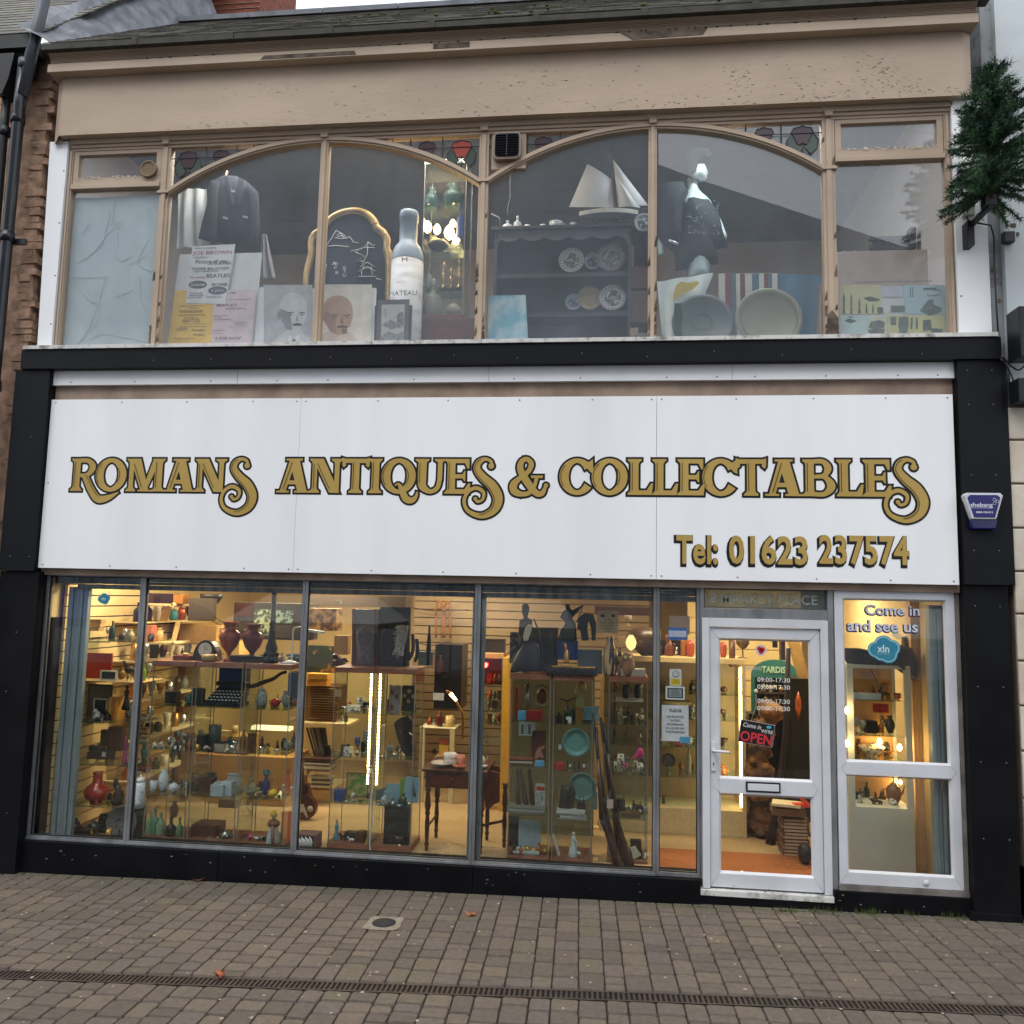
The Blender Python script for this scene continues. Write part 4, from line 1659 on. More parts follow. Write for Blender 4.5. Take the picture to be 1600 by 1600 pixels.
PR = {

 'urn': [(.45,0),(.5,.03),(.2,.08),(.16,.16),(.3,.24),(.72,.38),(.98,.58),(1,.66),(.88,.74),(.6,.80),(.52,.88),(.74,.98),(.78,1),(.7,1)],

 'bottlevase': [(.45,0),(.46,.06),(.42,.08),(.85,.2),(1,.38),(.82,.54),(.45,.64),(.38,.72),(.36,.92),(.42,1),(.36,1)],

 'bottle': [(.92,0),(1,.03),(1,.55),(.85,.64),(.38,.74),(.3,.8),(.3,.95),(.38,.96),(.38,1),(.05,1)],

 'decanter': [(.8,0),(1,.05),(1,.45),(.8,.55),(.3,.64),(.25,.8),(.36,.82),(.2,.86),(.36,.94),(.05,1)],

 'wine': [(.8,0),(.8,.02),(.12,.06),(.1,.4),(.5,.5),(.95,.7),(.9,1),(.85,1)],

 'bowl': [(.4,0),(.4,.08),(.3,.12),(.7,.4),(1,1),(.95,1),(.65,.45),(.1,.2)],

 'cup': [(.5,0),(.55,.06),(.85,.3),(1,1),(.93,1),(.78,.35),(.1,.12)],

 'mug': [(.95,0),(1,.05),(1,1),(.9,1),(.9,.1),(.1,.1)],

 'jar': [(.8,0),(1,.2),(1,.6),(.75,.78),(.6,.8),(.7,.84),(.5,.93),(.1,.95),(.14,1),(.02,1)],

 'teapot': [(.5,0),(.55,.05),(.9,.25),(1,.5),(.8,.74),(.45,.82),(.3,.9),(.08,.92),(.1,.98),(.02,1)],

 'ginger': [(.6,0),(.7,.1),(1,.5),(.95,.7),(.6,.85),(.55,1),(.5,1)],

 'vase': [(.5,0),(.6,.05),(1,.4),(.95,.6),(.5,.82),(.45,.9),(.7,1),(.62,1)],

 'tallvase': [(.75,0),(.85,.1),(1,.4),(.9,.6),(.5,.8),(.42,.9),(.55,1),(.5,1)],

 'bell': [(1,0),(.98,.1),(.6,.3),(.5,.6),(.3,.8),(.1,.86),(.15,.95),(.02,1)],

 'goblet': [(.7,0),(.7,.04),(.15,.1),(.12,.4),(.6,.48),(1,.62),(1,.9),(.9,1),(.85,1)],

 'lampbase': [(1,0),(1,.05),(.4,.1),(.25,.2),(.45,.35),(.5,.5),(.2,.6),(.15,.8),(.3,.85),(.2,1)],

 'figure': [(.9,0),(1,.04),(.85,.2),(.6,.4),(.42,.52),(.5,.62),(.62,.72),(.5,.79),(.2,.83),(.18,.85),(.3,.88),(.33,.93),(.25,.98),(.04,1)],

 'owl': [(.7,0),(.85,.1),(1,.35),(.9,.6),(.75,.7),(.8,.85),(.6,.96),(.04,1)],

 'barrel': [(.8,0),(1,.3),(1,.7),(.8,1),(.1,1)],

 'cyl': [(1,0),(1,1),(.02,1)],

 'plateup': [(.5,0),(.55,.3),(1,.9),(1,1),(.6,.6),(.05,.5)],

 'dish': [(0.02,.35),(.6,.3),(.66,.5),(.97,1),(1,.9),(.7,.2),(.62,0),(.02,0)],

}

def I(kind,k,x0,y0,x1,y1,dep,col,label,cat_,name=None,group=None,col2=None,d=None,rz=0,sn=True,rough=.35,metal=0,n=20):

    "one small thing standing where the photograph shows it, dep metres behind the shop front"

    c,w_,h = frame_of(k,x0,y0,x1,y1,dep,sn);m = col if not isinstance(col,tuple) else C(*col,rough,metal)

    m2 = (col2 if not isinstance(col2,tuple) else C(*col2,rough,metal)) if col2 else m

    d = d or w_*.6;name = name or cat_.replace(' ','_');b = B()

    x,y,z = c

    if kind in PR:

        b.lathe(c,PR[kind],w_,h,n);o = b.build(name,m)

        if kind in ('cup','mug') : q = B();q.tube([(x+w_*.45,y,z+h*.8),(x+w_*.68,y,z+h*.75),(x+w_*.7,y,z+h*.4),(x+w_*.42,y,z+h*.25)],w_*.05,6);q.build('handle',m2,o)

        if kind == 'teapot':

            q = B();q.tube([(x+w_*.4,y,z+h*.35),(x+w_*.6,y,z+h*.5),(x+w_*.72,y,z+h*.8)],[w_*.1,w_*.06,w_*.04],7);q.build('spout',m2,o)

            q = B();q.tube([(x-w_*.4,y,z+h*.65),(x-w_*.68,y,z+h*.62),(x-w_*.66,y,z+h*.3),(x-w_*.42,y,z+h*.25)],w_*.045,6);q.build('handle',m2,o)

        if kind == 'urn' and col2:

            q = B()

            for s in (-1,1): q.tube([(x+s*w_*.3,y,z+h*.82),(x+s*w_*.47,y,z+h*.83),(x+s*w_*.5,y,z+h*.74),(x+s*w_*.44,y,z+h*.68)],w_*.03,6)

            q.build('handles',m2,o)

        if kind in ('jar','owl','figure') and col2:

            q = B()

            if kind == 'jar': q.lathe((x,y,z+h*.8),[(1,0),(.9,.4),(.2,.6),(.2,1),(.02,1)],w_*.72,h*.22,16)

            elif kind == 'owl': 

                for s in (-1,1): q.ball((x+s*w_*.17,y-w_*.38,z+h*.8),w_*.12,w_*.06)

            else: q.ball((x,y,z+h*.93),w_*.2,None,h*.07)

            q.build({'jar':'lid','owl':'eyes','figure':'head'}[kind],m2,o)

    elif kind == 'box':

        b.obox((x,y,z+h/2),w_,d,h,rz);o = b.build(name,m,bevel=min(w_,h)*.03)

        if col2: q = B();q.obox((x,y,z+h*.8),w_*1.02,d*1.02,h*.05,rz);q.build('lid_seam',m2,o)

    elif kind == 'stack':                                     # flat things piled up

        nn = max(2,n if n != 20 else int(h/.02));t = h/nn;o = thing(name,label,cat_,(x,y,z),group);

        for i in range(nn):

            q = B();q.obox((x+rnd.uniform(-.05,.05)*w_,y,z+(i+.5)*t),w_*rnd.uniform(.85,1),d*rnd.uniform(.85,1),t*.9,rz+rnd.uniform(-.08,.08));q.build('book' if 'book' in label else 'layer',m if i % 2 else m2,o)

        return o

    elif kind == 'picture':                                   # frame, mount and image, leaning or hung

        o = thing(name,label,cat_,(x,y,z),group);t = max(.012,w_*.07)

        q = B();ring_frame(q,x-w_/2,x+w_/2,z,z+h,t,y-.012,y+.012);q.build('frame',m,o,bevel=.002)

        q = B();q.box(x-w_/2+t,x+w_/2-t,y-.003,y+.008,z+t,z+h-t);q.build('image',m2,o);return o

    elif kind == 'plate':                                     # shown upright, leaning back a little

        r = w_/2;q = B();

        for i,(ra,rb,dy) in enumerate(((1.0,.96,-.0),(.96,.64,.006),(.64,.6,.014),(.6,.01,.014))): pass

        o = thing(name,label,cat_,(x,y,z),group)

        prof = [(.02,.55),(.6,.55),(.68,.2),(1,0),(1,-.12),(.7,.4),(.6,.75),(.02,.75)]

        q.lathe((x,y,z+h/2),[(p[0],p[1]) for p in prof],w_,.035,32,axis='Y');

        q.build('rim',m,o);q = B();q.lathe((x,y,z+h/2),[(.62,0),(.6,.1),(.01,.1)],w_,-.004,32,axis='Y')

        for v in q.v: v.y -= -.012

        q.build('pattern',m2,o)

        q = B();r_ = random.Random(int(x0+y0));rr_ = w_/2

        for i in range(15): a = r_.uniform(0,6.3);t = r_.uniform(.05,.5)*rr_;q.ball((x+t*math.cos(a),y+.012,z+h/2+t*math.sin(a)),r_.uniform(.04,.11)*rr_,.001,r_.uniform(.04,.11)*rr_,7,4)

        if not any(t in label for t in ('blue green','stoneware','bronze','edge-on')):

            for i in range(20): a = i*.3142;q.ball((x+.84*rr_*math.cos(a),y+.0015,z+h/2+.84*rr_*math.sin(a)),.05*rr_,.001,.05*rr_,7,4)

            q.stuff('painted_flowers',C(84,88,100),o)

        return o

    elif kind == 'clock':

        o = thing(name,label,cat_,(x,y,z),group);q = B()

        q.prism([(x-w_/2,z),(x+w_/2,z),(x+w_/2,z+h*.12)] + [(x+w_*.46*math.cos(a),z+h*.12+h*.88*math.sin(a)**1) for a in [math.pi*i/14 for i in range(15)]] + [(x-w_/2,z+h*.12)],y-d/2,y+d/2);q.build('case',m,o,bevel=.004)

        q = B();q.disc((x-w_*.0,y-d/2-.006,z+h*.54),h*.34,y-d/2,28);q.build('dial',m2,o)

        q = B();q.obox((x,y-d/2-.008,z+h*.62),.004,.002,h*.2);q.obox((x+h*.07,y-d/2-.008,z+h*.54),h*.16,.002,.004);q.build('hand',C(20,20,20),o);return o

    elif kind == 'bird':

        b.ball((x,y,z+h*.52),w_*.3,w_*.22,h*.2);b.tube([(x-w_*.15,y,z+h*.62),(x-w_*.32,y,z+h*.85),(x-w_*.36,y,z+h*.94)],[h*.13,h*.07,h*.06],8);b.tube([(x-w_*.36,y,z+h*.94),(x-w_*.5,y,z+h*.9)],[h*.05,.003],6)

        b.tube([(x+w_*.2,y,z+h*.5),(x+w_*.5,y,z+h*.3)],[h*.1,h*.03],6)

        for s in (-1,1): b.tube([(x+s*w_*.05,y+s*.008,z+h*.4),(x+s*w_*.08,y+s*.008,z)],h*.02,5)

        o = b.build(name,m)

    elif kind == 'ball': b.ball((x,y,z+h/2),w_/2,w_/2*.9,h/2,16,10);o = b.build(name,m)

    elif kind == 'blob':                                     # an irregular modelled ornament: body, head and limbs in one piece

        r_ = random.Random(int(x0*7+y0));vs = []

        b.lathe((x,y,z),[(.9,0),(1,.12),(.8,.3),(.95,.45),(.55,.7),(.3,1),(.02,1)],w_*.85,h*.75,12)

        b.ball((x-w_*.18,y-.01,z+h*.8),w_*.2,w_*.18,h*.2,10,6);b.tube([(x+w_*.1,y,z+h*.5),(x+w_*.42,y-.01,z+h*.55),(x+w_*.48,y,z+h*.3)],w_*.08,6)

        for v in b.v: v.x += r_.uniform(-.02,.02)*w_;v.z += r_.uniform(0,.02)*h

        o = b.build(name,m)

    elif kind == 'small':                                    # mixed little silver, glass and brass pieces: each its own solid

        r_ = random.Random(int(x0*3+y0));p_ = r_.choice(['bowl','jar','cup','bell','barrel','vase']);b.lathe(c,PR[p_],w_,h,12);o = b.build(name,m)

    elif kind == 'horse':

        b.ball((x,y,z+h*.6),w_*.32,w_*.16,h*.14);b.tube([(x-w_*.22,y,z+h*.62),(x-w_*.36,y,z+h*.85)],[h*.11,h*.07],8);b.tube([(x-w_*.34,y,z+h*.88),(x-w_*.5,y,z+h*.76)],[h*.07,h*.04],8)

        for s in (-.24,-.16,.16,.26): b.tube([(x+w_*s,y+w_*.08*(1 if s in (-.24,.16) else -1),z+h*.55),(x+w_*s,y,z+h*.28),(x+w_*(s+.02),y,z)],[h*.05,h*.025,h*.03],6)

        b.tube([(x+w_*.3,y,z+h*.62),(x+w_*.42,y,z+h*.5),(x+w_*.4,y,z+h*.3)],[h*.04,h*.04,h*.01],6);o = b.build(name,m)

    elif kind == 'bag':

        b.prism([(x-w_/2,z),(x+w_/2,z),(x+w_*.4,z+h*.6),(x+w_*.25,z+h*.7),(x-w_*.25,z+h*.7),(x-w_*.4,z+h*.6)],y-d/2,y+d/2);b.tube([(x-w_*.2,y,z+h*.68),(x-w_*.15,y,z+h),(x+w_*.15,y,z+h),(x+w_*.2,y,z+h*.68)],w_*.04,6);o = b.build(name,m,bevel=w_*.04)

    return tag(o,label,cat_,group)

def cab(name,xa,xb,y,d,z0,z1,label,shelves,top=WOODR,group=None,rails=True,strip=False,basecol=WOODR):

    "free-standing glass display cabinet"

    r = thing(name,label,'display cabinet',((xa+xb)/2,y+d/2,z0),group)

    b = B();b.box(xa-.004,xb+.004,y-.004,y+d+.004,z1,z1+.045);b.build('top_board',top,r,bevel=.003)

    b = B();b.box(xa-.004,xb+.004,y-.004,y+d+.004,z0,z0+.05);b.build('base',basecol,r,bevel=.003)

    for s in shelves:

        b = B();b.box(xa+.012,xb-.012,y+.012,y+d-.012,s,s+.006);b.build('shelf',glassmat('shelf_glass',(.80,.90,.86),.06),r);surf(xa,xb,y,y+d,s+.006)

    surf(xa,xb,y,y+d,z0+.05);surf(xa,xb,y,y+d,z1+.045)

    for (a,c_,e,f) in ((xa+.003,xb-.003,y+.002,y+.006),(xa+.003,xb-.003,y+d-.006,y+d-.002)): b = B();b.box(a,c_,e,f,z0+.051,z1-.001);b.build('glass_panel',CABG,r)

    for a in (xa+.002,xb-.006): b = B();b.box(a,a+.004,y+.008,y+d-.008,z0+.051,z1-.001);b.build('glass_panel',CABG,r)

    b = B();m = mat('cabinet_edge_strip',(150,152,146),.3,metal=.5)

    for x in (xa,xb-.007):

        for yy in (y,y+d-.007): b.box(x,x+.007,yy,yy+.007,z0+.05,z1)

    b.build('edge_strip',m,r)

    if strip:

        b = B();z = z0+.5;q = B();sx_ = xb-.03 if strip > 0 else xa+.03

        q.box(sx_-.011,sx_+.011,y+.016,y+.022,z0+.55,z1-.02)

        while z < z1-.02: b.box(sx_-.007,sx_+.007,y+.010,y+.0155,z+.05,z+.066);z += .03

        q.build('light_strip_back',C(210,196,160),r);b.build('light_strip',emis('led_warm',(255,206,130),26),r)

    return r

def lamp(name,label,pos,size,power,col=(1,.83,.56),group=None,shape='tube',rot=None,cat_='ceiling light'):

    r = thing(name,label,cat_,pos,group);x,y,z = pos

    b = B();b.box(x-size/2,x+size/2,y-.05,y+.05,z,z+.05);b.build('housing',C(220,216,206),r,bevel=.004)

    b = B();b.tube([(x-size/2+.03,y,z-.022),(x+size/2-.03,y,z-.022)],.018,10);b.build('tube',emis('warm_tube',(255,214,150),5),r)

    ld = bpy.data.lights.new('tube_light','AREA');ld.shape = 'RECTANGLE';ld.size = size;ld.size_y = .12;ld.energy = power*(1.35 if z < 3 else 1.6);ld.color = col

    lo = bpy.data.objects.new('tube_light',ld);S.collection.objects.link(lo);lo.parent = r;lo.location = (0,0,-.05);lo.visible_camera = True

    return r

def bulb(name,label,pos,r_,power,estr=22,group=None,cat_='light bulb',col=(1,.66,.3)):

    b = B();b.lathe((pos[0],pos[1],pos[2]-r_*1.4),[(.1,0),(.75,.2),(1,.5),(.8,.75),(.35,1),(.02,1)],r_*2,r_*2.8,14);o = b.build(name,emis('bulb_%d' % estr,(255,206,132),estr),loc=Vector(pos));tag(o,label,cat_,group)

    if power:

        ld = bpy.data.lights.new('bulb_light','POINT');ld.energy = power;ld.color = col;ld.shadow_soft_size = r_*1.6

        lo = bpy.data.objects.new('bulb_light',ld);S.collection.objects.link(lo);lo.parent = o;lo.location = (0,-r_*1.7,0)

    return o

def cloth(name,k,quad,dep,m,label,cat_,folds=6,amp=.02,dy=0,nx=28,nz=14,thick=.006):

    "hanging fabric between four picture corners (tl,tr,br,bl), with folds"

    c4 = [W(k,X,Y,dep) for X,Y in quad];b = B();vs = []

    for side in (0,1):

        for j in range(nz+1):

            for i in range(nx+1):

                u,v = i/nx,j/nz;p = (c4[0]*(1-u)+c4[1]*u)*(1-v)+(c4[3]*(1-u)+c4[2]*u)*v

                p = p.copy();p.y = dep+dy*v+amp*math.sin(u*folds*math.pi+.7*math.sin(v*3))*(0.3+v*.7)+side*thick;vs.append(p)

    N = (nx+1)*(nz+1);fs = []

    for s in (0,N): fs += [(s+j*(nx+1)+i,s+j*(nx+1)+i+1,s+(j+1)*(nx+1)+i+1,s+(j+1)*(nx+1)+i) for j in range(nz) for i in range(nx)]

    b.add(vs,fs,True);o = b.build(name,m);return tag(o,label,cat_)

def skinned(name,pts,edges,rad,m,parent=None,sub=2):

    me = bpy.data.meshes.new(name);org = origin(parent) if parent is not None else Vector(pts[0])

    me.from_pydata([tuple(Vector(p)-org) for p in pts],edges,[]);o = bpy.data.objects.new(name,me);S.collection.objects.link(o)

    o.modifiers.new('s','SKIN');

    sv = me.skin_vertices[0].data if me.skin_vertices else None

    if sv is None: bm = bmesh.new();bm.from_mesh(me);bm.verts.layers.skin.verify();bm.to_mesh(me);bm.free();sv = me.skin_vertices[0].data

    for i,r in enumerate(rad): sv[i].radius = r if isinstance(r,tuple) else (r,r);sv[i].use_root = (i == 0)

    o.modifiers.new('d','SUBSURF').levels = sub;o.modifiers['d'].render_levels = sub

    dg = bpy.context.evaluated_depsgraph_get();dg.update();m2 = bpy.data.meshes.new_from_object(o.evaluated_get(dg));bpy.data.objects.remove(o)

    m2.materials.clear();m2.materials.append(m)

    for p in m2.polygons: p.use_smooth = True;p.material_index = 0

    m2.name = name;return link(name,m2,parent,org)

def mix(n,hs=1.0):

    "n assorted small goods"

    L = (('brass','bell','bell'),('brass','cup','cup'),('silver','bowl','dish'),('bronze','animal','beast'),('cream','figure','figurine'),('clear grey','wine','glass'),('clear grey','decanter','decanter'),('bronze','figure','idol'),('black','box','case'),('black','jar','ink pot'),('white','mug','mug'),('amber','bottle','bottle'),('copper','jar','urn'),('teal','vase','vase'),('bronze','bell','hand bell'),('dark green','bottle','phial'),('black','vase','black vase'),('silver','cup','eggcup'),('grey','animal','pewter dog'),('cream','teapot','teapot'))

    out = []

    for _ in range(n): s = rnd.choice(L);w_ = rnd.uniform(.035,.065);out.append((*s,w_,w_*rnd.uniform(.8,1.9)*hs*(1.5 if s[1] in ('wine','decanter','bottle','figure') else 1)))

    return out

# ---------------------------------------------------------------- lights of the shop (lit in the photograph)

for i,(x,y,pw,lab) in enumerate(((-3.9,.75,16,'at the left over the first cabinets'),(-3.0,1.9,30,'over the left aisle'),(-1.2,1.6,9,'over the middle window'),(-1.6,2.7,9,'before the back slat wall'),(.9,1.15,11,'just inside the door'),(1.9,2.2,18,'over the right corner'))):

    lamp('ceiling_light','warm tube light on the shop ceiling %s' % lab,(x,y,2.69),1.1,pw,group='warm tube lights on the shop ceiling')

# ================================================================ upper window display

SH = .30

b = B();a,q = P(112,306,.11),P(250,543,.11);x0,x1,z0,z1 = a.x+.01,q.x-.02,4.42,a.z-.02;nx,nz = 24,36

b.add([(x0+(x1-x0)*i/nx,.118+.004*math.sin(i*.9+j*.35)*math.sin(j*.5),z0+(z1-z0)*j/nz) for j in range(nz+1) for i in range(nx+1)],[(j*(nx+1)+i,j*(nx+1)+i+1,(j+1)*(nx+1)+i+1,(j+1)*(nx+1)+i) for j in range(nz) for i in range(nx)],True)

o = b.build('plastic_sheet',mat('milky_sheet',(196,208,210),.4,c2=(186,200,203),scale=2,spec=.5,bump=.25,bscale=7));tag(o,'creased milky plastic sheet covering the far left upper pane','plastic sheet');b = B()

for pts in ([(180,310),(176,345),(182,352),(185,395)],[(190,345),(165,370),(145,395),(120,410)],[(172,330),(160,380),(140,400)],[(235,370),(215,410),(240,425)],[(110,432),(140,434),(170,430)],[(113,432),(135,465),(152,475)],[(165,430),(155,470),(150,505),(125,535)],[(150,478),(140,510),(120,540)],[(135,532),(160,522),(200,528),(230,535)],[(218,430),(220,470),(230,490)],[(178,465),(210,452)],[(200,415),(230,398)],[(240,380),(246,410)],[(205,400),(190,408),(180,398)],[(128,365),(140,350)],[(225,320),(240,340)]):

    b.tube(crom([tuple(P(X,Y,.112)) for X,Y in pts],4),[.0008]+[.0022]*(4*(len(pts)-1)-1)+[.0006],5)

b.stuff('crease',mat('bright_crease',(206,220,220),.4),o)

cloth('white_shirt','u1',[(700,300),(840,305),(860,595),(690,600)],.62,mat('shirt_white',(206,206,202),.8),'white shirt hanging at the left of the upper window behind the dark jacket','shirt',5,.03)

r = thing('dark_jacket','black jacket on a hanger hung above the concert posters','jacket',W('u1',960,590,.5))

J = [(860,265),(930,235),(990,240),(1040,265),(1100,320),(1108,500),(1100,590),(960,585),(905,575),(800,555),(850,380)]

def relief(b,k,outl,dep,thick=.12,n=9):

    "soft body with a traced outline: swelling front and back"

    pts = [W(k,X,Y,dep) for X,Y in outl];cx = sum(p.x for p in pts)/len(pts);cz = sum(p.z for p in pts)/len(pts);N = len(pts);vs = [];fs = []

    for sgn in (-1,1):

        base = len(vs)

        for j in range(n):

            t = j/n;s = 1-t;yy = dep+sgn*thick/2*math.sqrt(1-s*s)

            vs += [(cx+(p.x-cx)*s,yy,cz+(p.z-cz)*s) for p in pts]

        vs.append((cx,dep+sgn*thick/2,cz))

        fs += [(base+j*N+i,base+j*N+(i+1) % N,base+(j+1)*N+(i+1) % N,base+(j+1)*N+i) for j in range(n-1) for i in range(N)] + [(base+(n-1)*N+i,base+(n-1)*N+(i+1) % N,base+n*N) for i in range(N)]

    b.add(vs,fs,True);return b

DARKC = mat('black_fabric',(38,38,44),.85,c2=(28,28,34),scale=9,bump=.3)

b = B();relief(b,'u1',J,.5,.16);b.build('jacket_body',DARKC,r)

for nm,pts,c_ in (('sleeve',[(862,262),(905,262),(905,400),(890,575),(800,555),(845,380)],(44,44,50)),('sleeve',[(1040,265),(1100,320),(1108,500),(1100,590),(1060,585),(1062,400)],(40,40,46)),('lapel',[(930,240),(955,240),(985,380),(960,400)],(52,52,58)),('lapel',[(1000,245),(1030,262),(1010,400),(985,380)],(50,50,56))):

    b = B();relief(b,'u1',pts,.44 if nm == 'sleeve' else .415,.08 if nm == 'sleeve' else .02);b.build(nm,mat('fabric_%s' % str(c_),c_,.9,bump=.3),r)

b = B();b.tube([W('u1',850,300,.5),W('u1',930,270,.5),W('u1',945,215,.5)],.012,8);b.build('hanger',C(170,130,100),r)

b = B();

for X,Y in ((935,450),(1035,445),(970,315)): p = W('u1',X,Y,.41);b.obox(p,.05,.006,.02,0,0,.3)

b.split('badge',C(150,150,156),r)

cloth('grey_scarf','u1',[(1118,530),(1140,532),(1185,750),(1098,750)],.55,mat('scarf_grey',(138,132,134),.85),'grey cloth hanging beside the concert poster board','scarf',4,.02)

# --- concert posters board

def board(name,k,quad,dep,m,label,cat_,thick=.012,lean=.10,back=True):

    "flat board with picture corners tl,tr,br,bl, leaning back"

    ps = [W(k,X,Y,dep) for X,Y in quad];z0 = min(p.z for p in ps);zb = snap(ps[3].x,dep,z0,.12);dz = zb-z0;lean *= .15

    vs = [(p.x,dep+(p.z-z0)*lean,p.z+dz) for p in ps] + [(p.x,dep+thick+(p.z-z0)*lean,p.z+dz) for p in ps]

    b = B();b.add(vs,[(0,1,2,3),(7,6,5,4),(0,4,5,1),(1,5,6,2),(2,6,7,3),(3,7,4,0)],False);o = b.build(name,m);tag(o,label,cat_);return o

PW = mat('poster_white',(222,222,222),.6,c2=(214,214,214));

pb = board('poster_board','u1',[(705,590),(1115,580),(1068,1102),(640,1104)],.20,PW,'large white board carrying yellow, pink and white concert bills','poster board')

def part_poly(name,k,pts,dep,m,parent,t=.002):

    b = B();b.add([W(k,X,Y,dep) for X,Y in pts]+[W(k,X,Y,dep)+Vector((0,t,0)) for X,Y in pts],[tuple(range(len(pts)))]+[(i,(i+1) % len(pts),len(pts)+(i+1) % len(pts),len(pts)+i) for i in range(len(pts))],False);return b.build(name,m,parent)

yb_ = part_poly('yellow_bill','u1',[(684,812),(880,812),(862,1102),(642,1102)],.188,mat('bill_yellow',(238,196,92),.6),pb)

pk_ = part_poly('pink_bill','u1',[(880,812),(1090,806),(1064,1100),(862,1102)],.188,mat('bill_pink',(226,204,206),.6),pb)

hb_ = part_poly('handbill','u1',[(770,592),(985,580),(935,880),(735,876)],.184,mat('bill_white',(226,226,226),.6),pb)

def tx(s,k,X,Y,w_,h,dep,col,parent,name='lettering',tilt=0,al='LEFT',shear=0,off=0):

    ps = ZK[k][2];p = W(k,X,Y,dep);q = W(k,X+w_,Y,dep);t = W(k,X,Y-h,dep)

    return text(name,s,.05,p,C(*col),parent,width=(q.x-p.x),height=(t.z-p.z),tilt=tilt,shear=shear,off=off,ext=.0003)

DK = (70,70,76);RD = (176,70,84)

for s,X,Y,w_,h,c_ in (('APRES CONCERTS',782,606,105,8,DK),('JOE BROWN',772,634,196,24,RD),('WITH SUPPORT',772,652,70,7,DK),('Picture of you',782,678,160,26,DK),('see him in person',855,672,105,8,DK),('MUST BE BROTHERS',842,684,122,8,DK),('TOWER BALLROOM',764,712,186,14,DK),('NEW BRIGHTON',780,722,118,8,DK),

                           ('the exciting',758,752,74,14,RD),('BEATLES',838,748,116,18,DK),('BIG THREE',866,790,76,14,DK),('STEVE DAY',755,830,66,8,DK),('MERSEYSIDE',752,842,70,8,DK),('27 JULY 1962',742,852,72,8,DK),('TICKETS 5/-',838,850,80,9,DK)):

    tx(s,'u1',X,Y,w_,h,.182,c_,hb_,tilt=.0,shear=.15 if 'ict' in s else 0)

for X,Y,s in ((797,783,'Statesmen'),(895,812,'4 JAYS')):

    b = B();p = W('u1',X,Y,.183);b.prism([(p.x+.088*math.cos(a*.35),p.z+.038*math.sin(a*.35)) for a in range(18)],.1815,.183);b.build('oval',C(96,98,104),hb_);tx(s,'u1',X-34,Y+8,68,16,.1805,(220,220,222),hb_)

for s,X,Y,w_,h in (('LIVERPOOL JAZZ SOCIETY',705,893,125,7),('Wednesday',745,903,60,6),('TOWER BALLROOM',700,925,120,14),('SENSATIONAL FIRST APPEARANCE',700,940,135,6),('The fabulous',725,952,70,6),('BEATLES',722,972,82,16),('Recording stars',730,982,110,6),('and the merseyside beat',706,996,130,7),('GERRY',688,1014,58,15),('Pacemakers',766,1016,66,12),('TOP DISCS',770,1040,58,11),('ROCKIN BY NORRY M.C.',680,1056,100,7),('at the door',690,1066,60,5),('In Town Hall',694,1080,60,6),('THURSDAY SEPTEMBER 20th',692,1094,135,9)):

    tx(s,'u1',X,Y,w_,h,.186,(120,92,40),yb_)

for s,X,Y,w_,h in (('1963',955,828,30,7),('E.M.I. Recording Artists',952,860,105,6),("BEATLE'S",890,893,98,13),('MONDAY DEC 29',934,907,100,7),('Ballroom Only',876,940,66,5),('Mr. Smith',876,948,40,5),('all seats bookable',876,960,90,5),('THE MAJESTIC',982,974,62,6),('Box Office open',978,984,64,5),('7.30 p.m. to 11.0 p.m.',950,996,92,5),('Admission',872,1016,62,5),('by ticket',872,1030,46,5),('"A STAR SHOW"',876,1060,140,15),('ADVANCE TICKETS 3/- EACH',874,1084,140,6)):

    tx(s,'u1',X,Y,w_,h,.186,(92,74,78),pk_)

# --- two framed portraits (generic heads)

